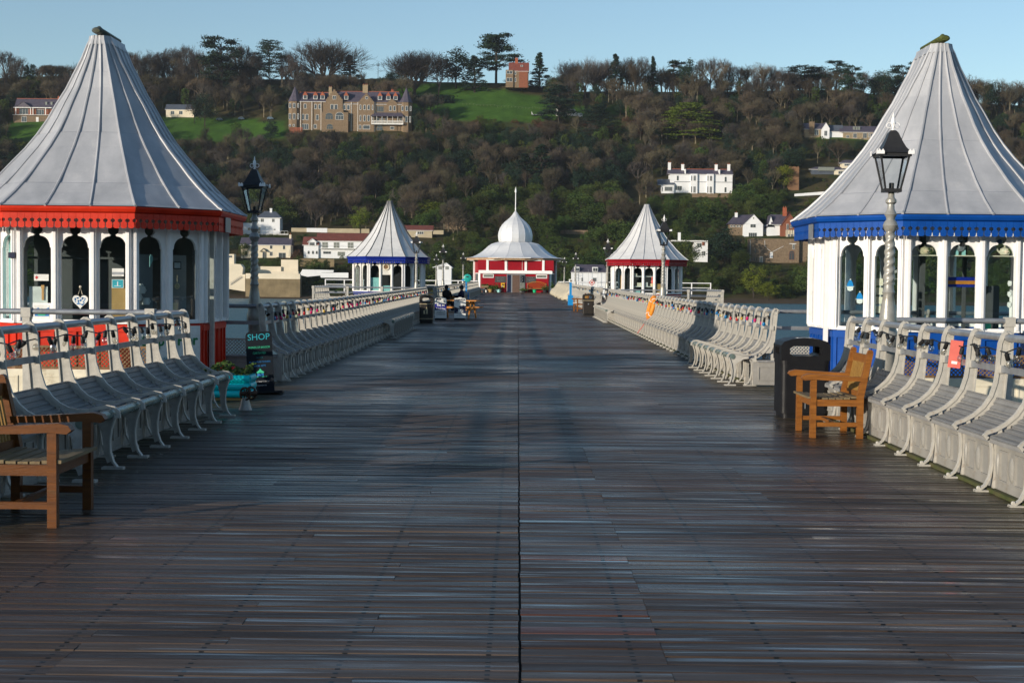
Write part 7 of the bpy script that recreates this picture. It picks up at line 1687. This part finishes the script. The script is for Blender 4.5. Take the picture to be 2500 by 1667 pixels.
ALLOW=[(a*1.063,b*1.063) for a,b in((0,150),(230,150),(270,119),(460,113),(560,120),(680,140),(700,168),(815,172),(830,182),(890,178),(905,150),(1010,150),(1100,160),(1150,168),(1165,185),(1250,183),(1300,168),(1360,150),(1600,152),(1700,160),(1850,160),(2000,165),(2060,155),(2200,188),(2352,192))]
def blocked(sx,sy,Y,wpx,hpx):
    for (x0,x1,y0,y1,By) in RECTS:
        if Y<By+14 and sx+wpx*.5>x0 and sx-wpx*.5<x1 and sy-hpx<y1 and sy>y0: return True
    return False
RECTS+=[(1612,1755,246,338,880.)]
pts={};wr=random.Random(123);cnt=0
for _ in range(18000):
    sx=wr.uniform(-250,2750) if wr.random()<.72 else wr.choice((wr.uniform(-900,-250),wr.uniform(2750,3400)));sy=wr.uniform(185,728)
    h=hit(sx,sy)
    if h is None or h.z<-4.8: continue
    if cnt>7200: break
    dens=1 if sy<480 else .9
    if wr.random()>dens: continue
    if infield(sx,sy): continue
    k=zone(sx,sy);lo,hi=SZ[k];S=wr.uniform(lo,hi);px=S*F/h.y
    if blocked(sx,sy,h.y,px*.62,px*.95):
        k='mound';S=wr.uniform(1.5,3);px=S*F/h.y
        if blocked(sx,sy,h.y,px*1.1,px): continue
    al=lerp(ALLOW,sx)
    if sy-px*1.0<al:
        S*=max(0,(sy-al))/(px*1.0);px=S*F/h.y
        if S<3: continue
    if infield(sx,sy-px*.7) and wr.random()<.8 and k not in('mound','russet'): continue
    pts.setdefault(k,[]).append((h.x,h.y,h.z-.3,S,wr.uniform(0,6.28)));cnt+=1
# the mainland shore behind the camera
mv=[];mf=[];nx2=60
for j,(Y,zb) in enumerate(((-150,-7),(-175,-3),(-210,8),(-260,26),(-330,38),(-420,36))):
    for i in range(nx2):
        X=-1500+3000*i/(nx2-1);Y_=Y+max(0,abs(X)-450)*.55;mv.append((X,Y_,zb+mn.noise(Vector((X*.012,Y*.01,7)))*6*(j>0)))  # unseen ends added and bent forward so angled panes reflect dark shore
mf=[(j*nx2+i,(j+1)*nx2+i,(j+1)*nx2+i+1,j*nx2+i+1) for j in range(5) for i in range(nx2-1)]
me=bpy.data.meshes.new('mainland');me.from_pydata(mv,[],mf);me.materials.append(mat('mainland_ground',(.05,.06,.02),(.04,.035,.02),rough=.9,scale=.05,bump=0))
tag(bpy.data.objects.new('mainland_ground',me),kind='structure');COL.objects.link(bpy.data.objects['mainland_ground'])
mp_=[]
for _ in range(1500):
    X=wr.uniform(-1300,1300);Y=wr.uniform(-400,-185);t=(-Y-175)/155;zb=max(-3,min(38,-3+40*t));mp_.append((X,Y+max(0,abs(X)-450)*.55,zb-2,wr.uniform(8,13),wr.uniform(0,6.28)))
def gn(name,lst,protos,label,cat):
    me=bpy.data.meshes.new(name);me.from_pydata([p[:3] for p in lst],[],[])
    a=me.attributes.new('sz','FLOAT_VECTOR','POINT');a.data.foreach_set('vector',[x for p in lst for x in((p[3]*wr.uniform(.85,1.2),)*2+(p[3],))])
    a=me.attributes.new('rt','FLOAT_VECTOR','POINT');a.data.foreach_set('vector',[x for p in lst for x in(0,0,p[4])])
    a=me.attributes.new('ix','INT','POINT');a.data.foreach_set('value',[wr.randrange(len(protos)) for _ in lst])
    o=bpy.data.objects.new(name,me);COL.objects.link(o)
    col=bpy.data.collections.new('proto_'+name)
    for i,(cr,tk) in enumerate(protos):
        a1=MB()
        me2=bpy.data.meshes.new('m');vs=[tuple(v.co) for v in cr.vertices]+[tuple(v.co) for v in tk.vertices];nv=len(cr.vertices)
        fs=[tuple(p.vertices) for p in cr.polygons]+[tuple(q+nv for q in p.vertices) for p in tk.polygons]
        me2.from_pydata(vs,[],fs);me2.materials.append(cr.materials[0]);me2.materials.append(tk.materials[0])
        me2.polygons.foreach_set('material_index',[0]*len(cr.polygons)+[1]*len(tk.polygons))
        col.objects.link(bpy.data.objects.new('p%d'%i,me2))
    g=bpy.data.node_groups.new('scatter_'+name,'GeometryNodeTree');g.interface.new_socket('Geometry',in_out='INPUT',socket_type='NodeSocketGeometry');g.interface.new_socket('Geometry',in_out='OUTPUT',socket_type='NodeSocketGeometry')
    N=g.nodes.new;L=g.links.new;gi=N('NodeGroupInput');go=N('NodeGroupOutput');iop=N('GeometryNodeInstanceOnPoints');ci=N('GeometryNodeCollectionInfo')
    ci.inputs['Collection'].default_value=col;ci.inputs['Separate Children'].default_value=True;ci.inputs['Reset Children'].default_value=True
    def na(n_,t):
        q=N('GeometryNodeInputNamedAttribute');q.data_type=t;q.inputs['Name'].default_value=n_;return [s for s in q.outputs if s.enabled and s.name=='Attribute'][0]
    L(gi.outputs[0],iop.inputs['Points']);L(ci.outputs[0],iop.inputs['Instance']);iop.inputs['Pick Instance'].default_value=True
    L(na('ix','INT'),iop.inputs['Instance Index']);L(na('rt','FLOAT_VECTOR'),iop.inputs['Rotation']);L(na('sz','FLOAT_VECTOR'),iop.inputs['Scale']);L(iop.outputs[0],go.inputs[0])
    md=o.modifiers.new('scatter','NODES');md.node_group=g
    tag(o,label,cat,kind='stuff')
gn('bare_woodland',pts.get('bare',[])+pts.get('barew',[])+pts.get('thin',[]),P['bare'][:2]+P['barew']+P['thin'],'brown leafless woodland covering the far hillside','woodland')
gn('evergreen_woodland',pts.get('round',[])+pts.get('ivy',[]),P['round']+P['ivy'],'dark evergreen and ivy-covered trees massed on the far hillside','woodland')
gn('green_scrub',pts.get('mound',[])+pts.get('olive',[]),P['mound']+P['olive'],'olive green scrub and bushes above the far shore','scrub')
gn('russet_scrub',pts.get('russet',[]),P['russet'],'russet bracken and scrub on the open slope','scrub')
gn('mainland_woodland',mp_,P['barew'][:2]+P['round'],'dark wood on the mainland shore behind the viewer','woodland')
print('tr',{k:len(v) for k,v in pts.items()})

# ---------------------------------------------------------------- thin sea air
b=MB();b.box(-1700,1700,-620,1300,-45,260);m=bpy.data.materials.new('haze');m.use_nodes=True;nt=m.node_tree;nt.nodes.clear()
o_=nt.nodes.new('ShaderNodeOutputMaterial');pv_=nt.nodes.new('ShaderNodeVolumePrincipled');pv_.inputs['Color'].default_value=(.80,.88,1,1);pv_.inputs['Density'].default_value=.00005;pv_.inputs['Anisotropy'].default_value=.2
nt.links.new(pv_.outputs[0],o_.inputs['Volume']);hz=b.obj('haze',m);tag(hz,'thin bluish winter air over the strait','haze',kind='stuff')
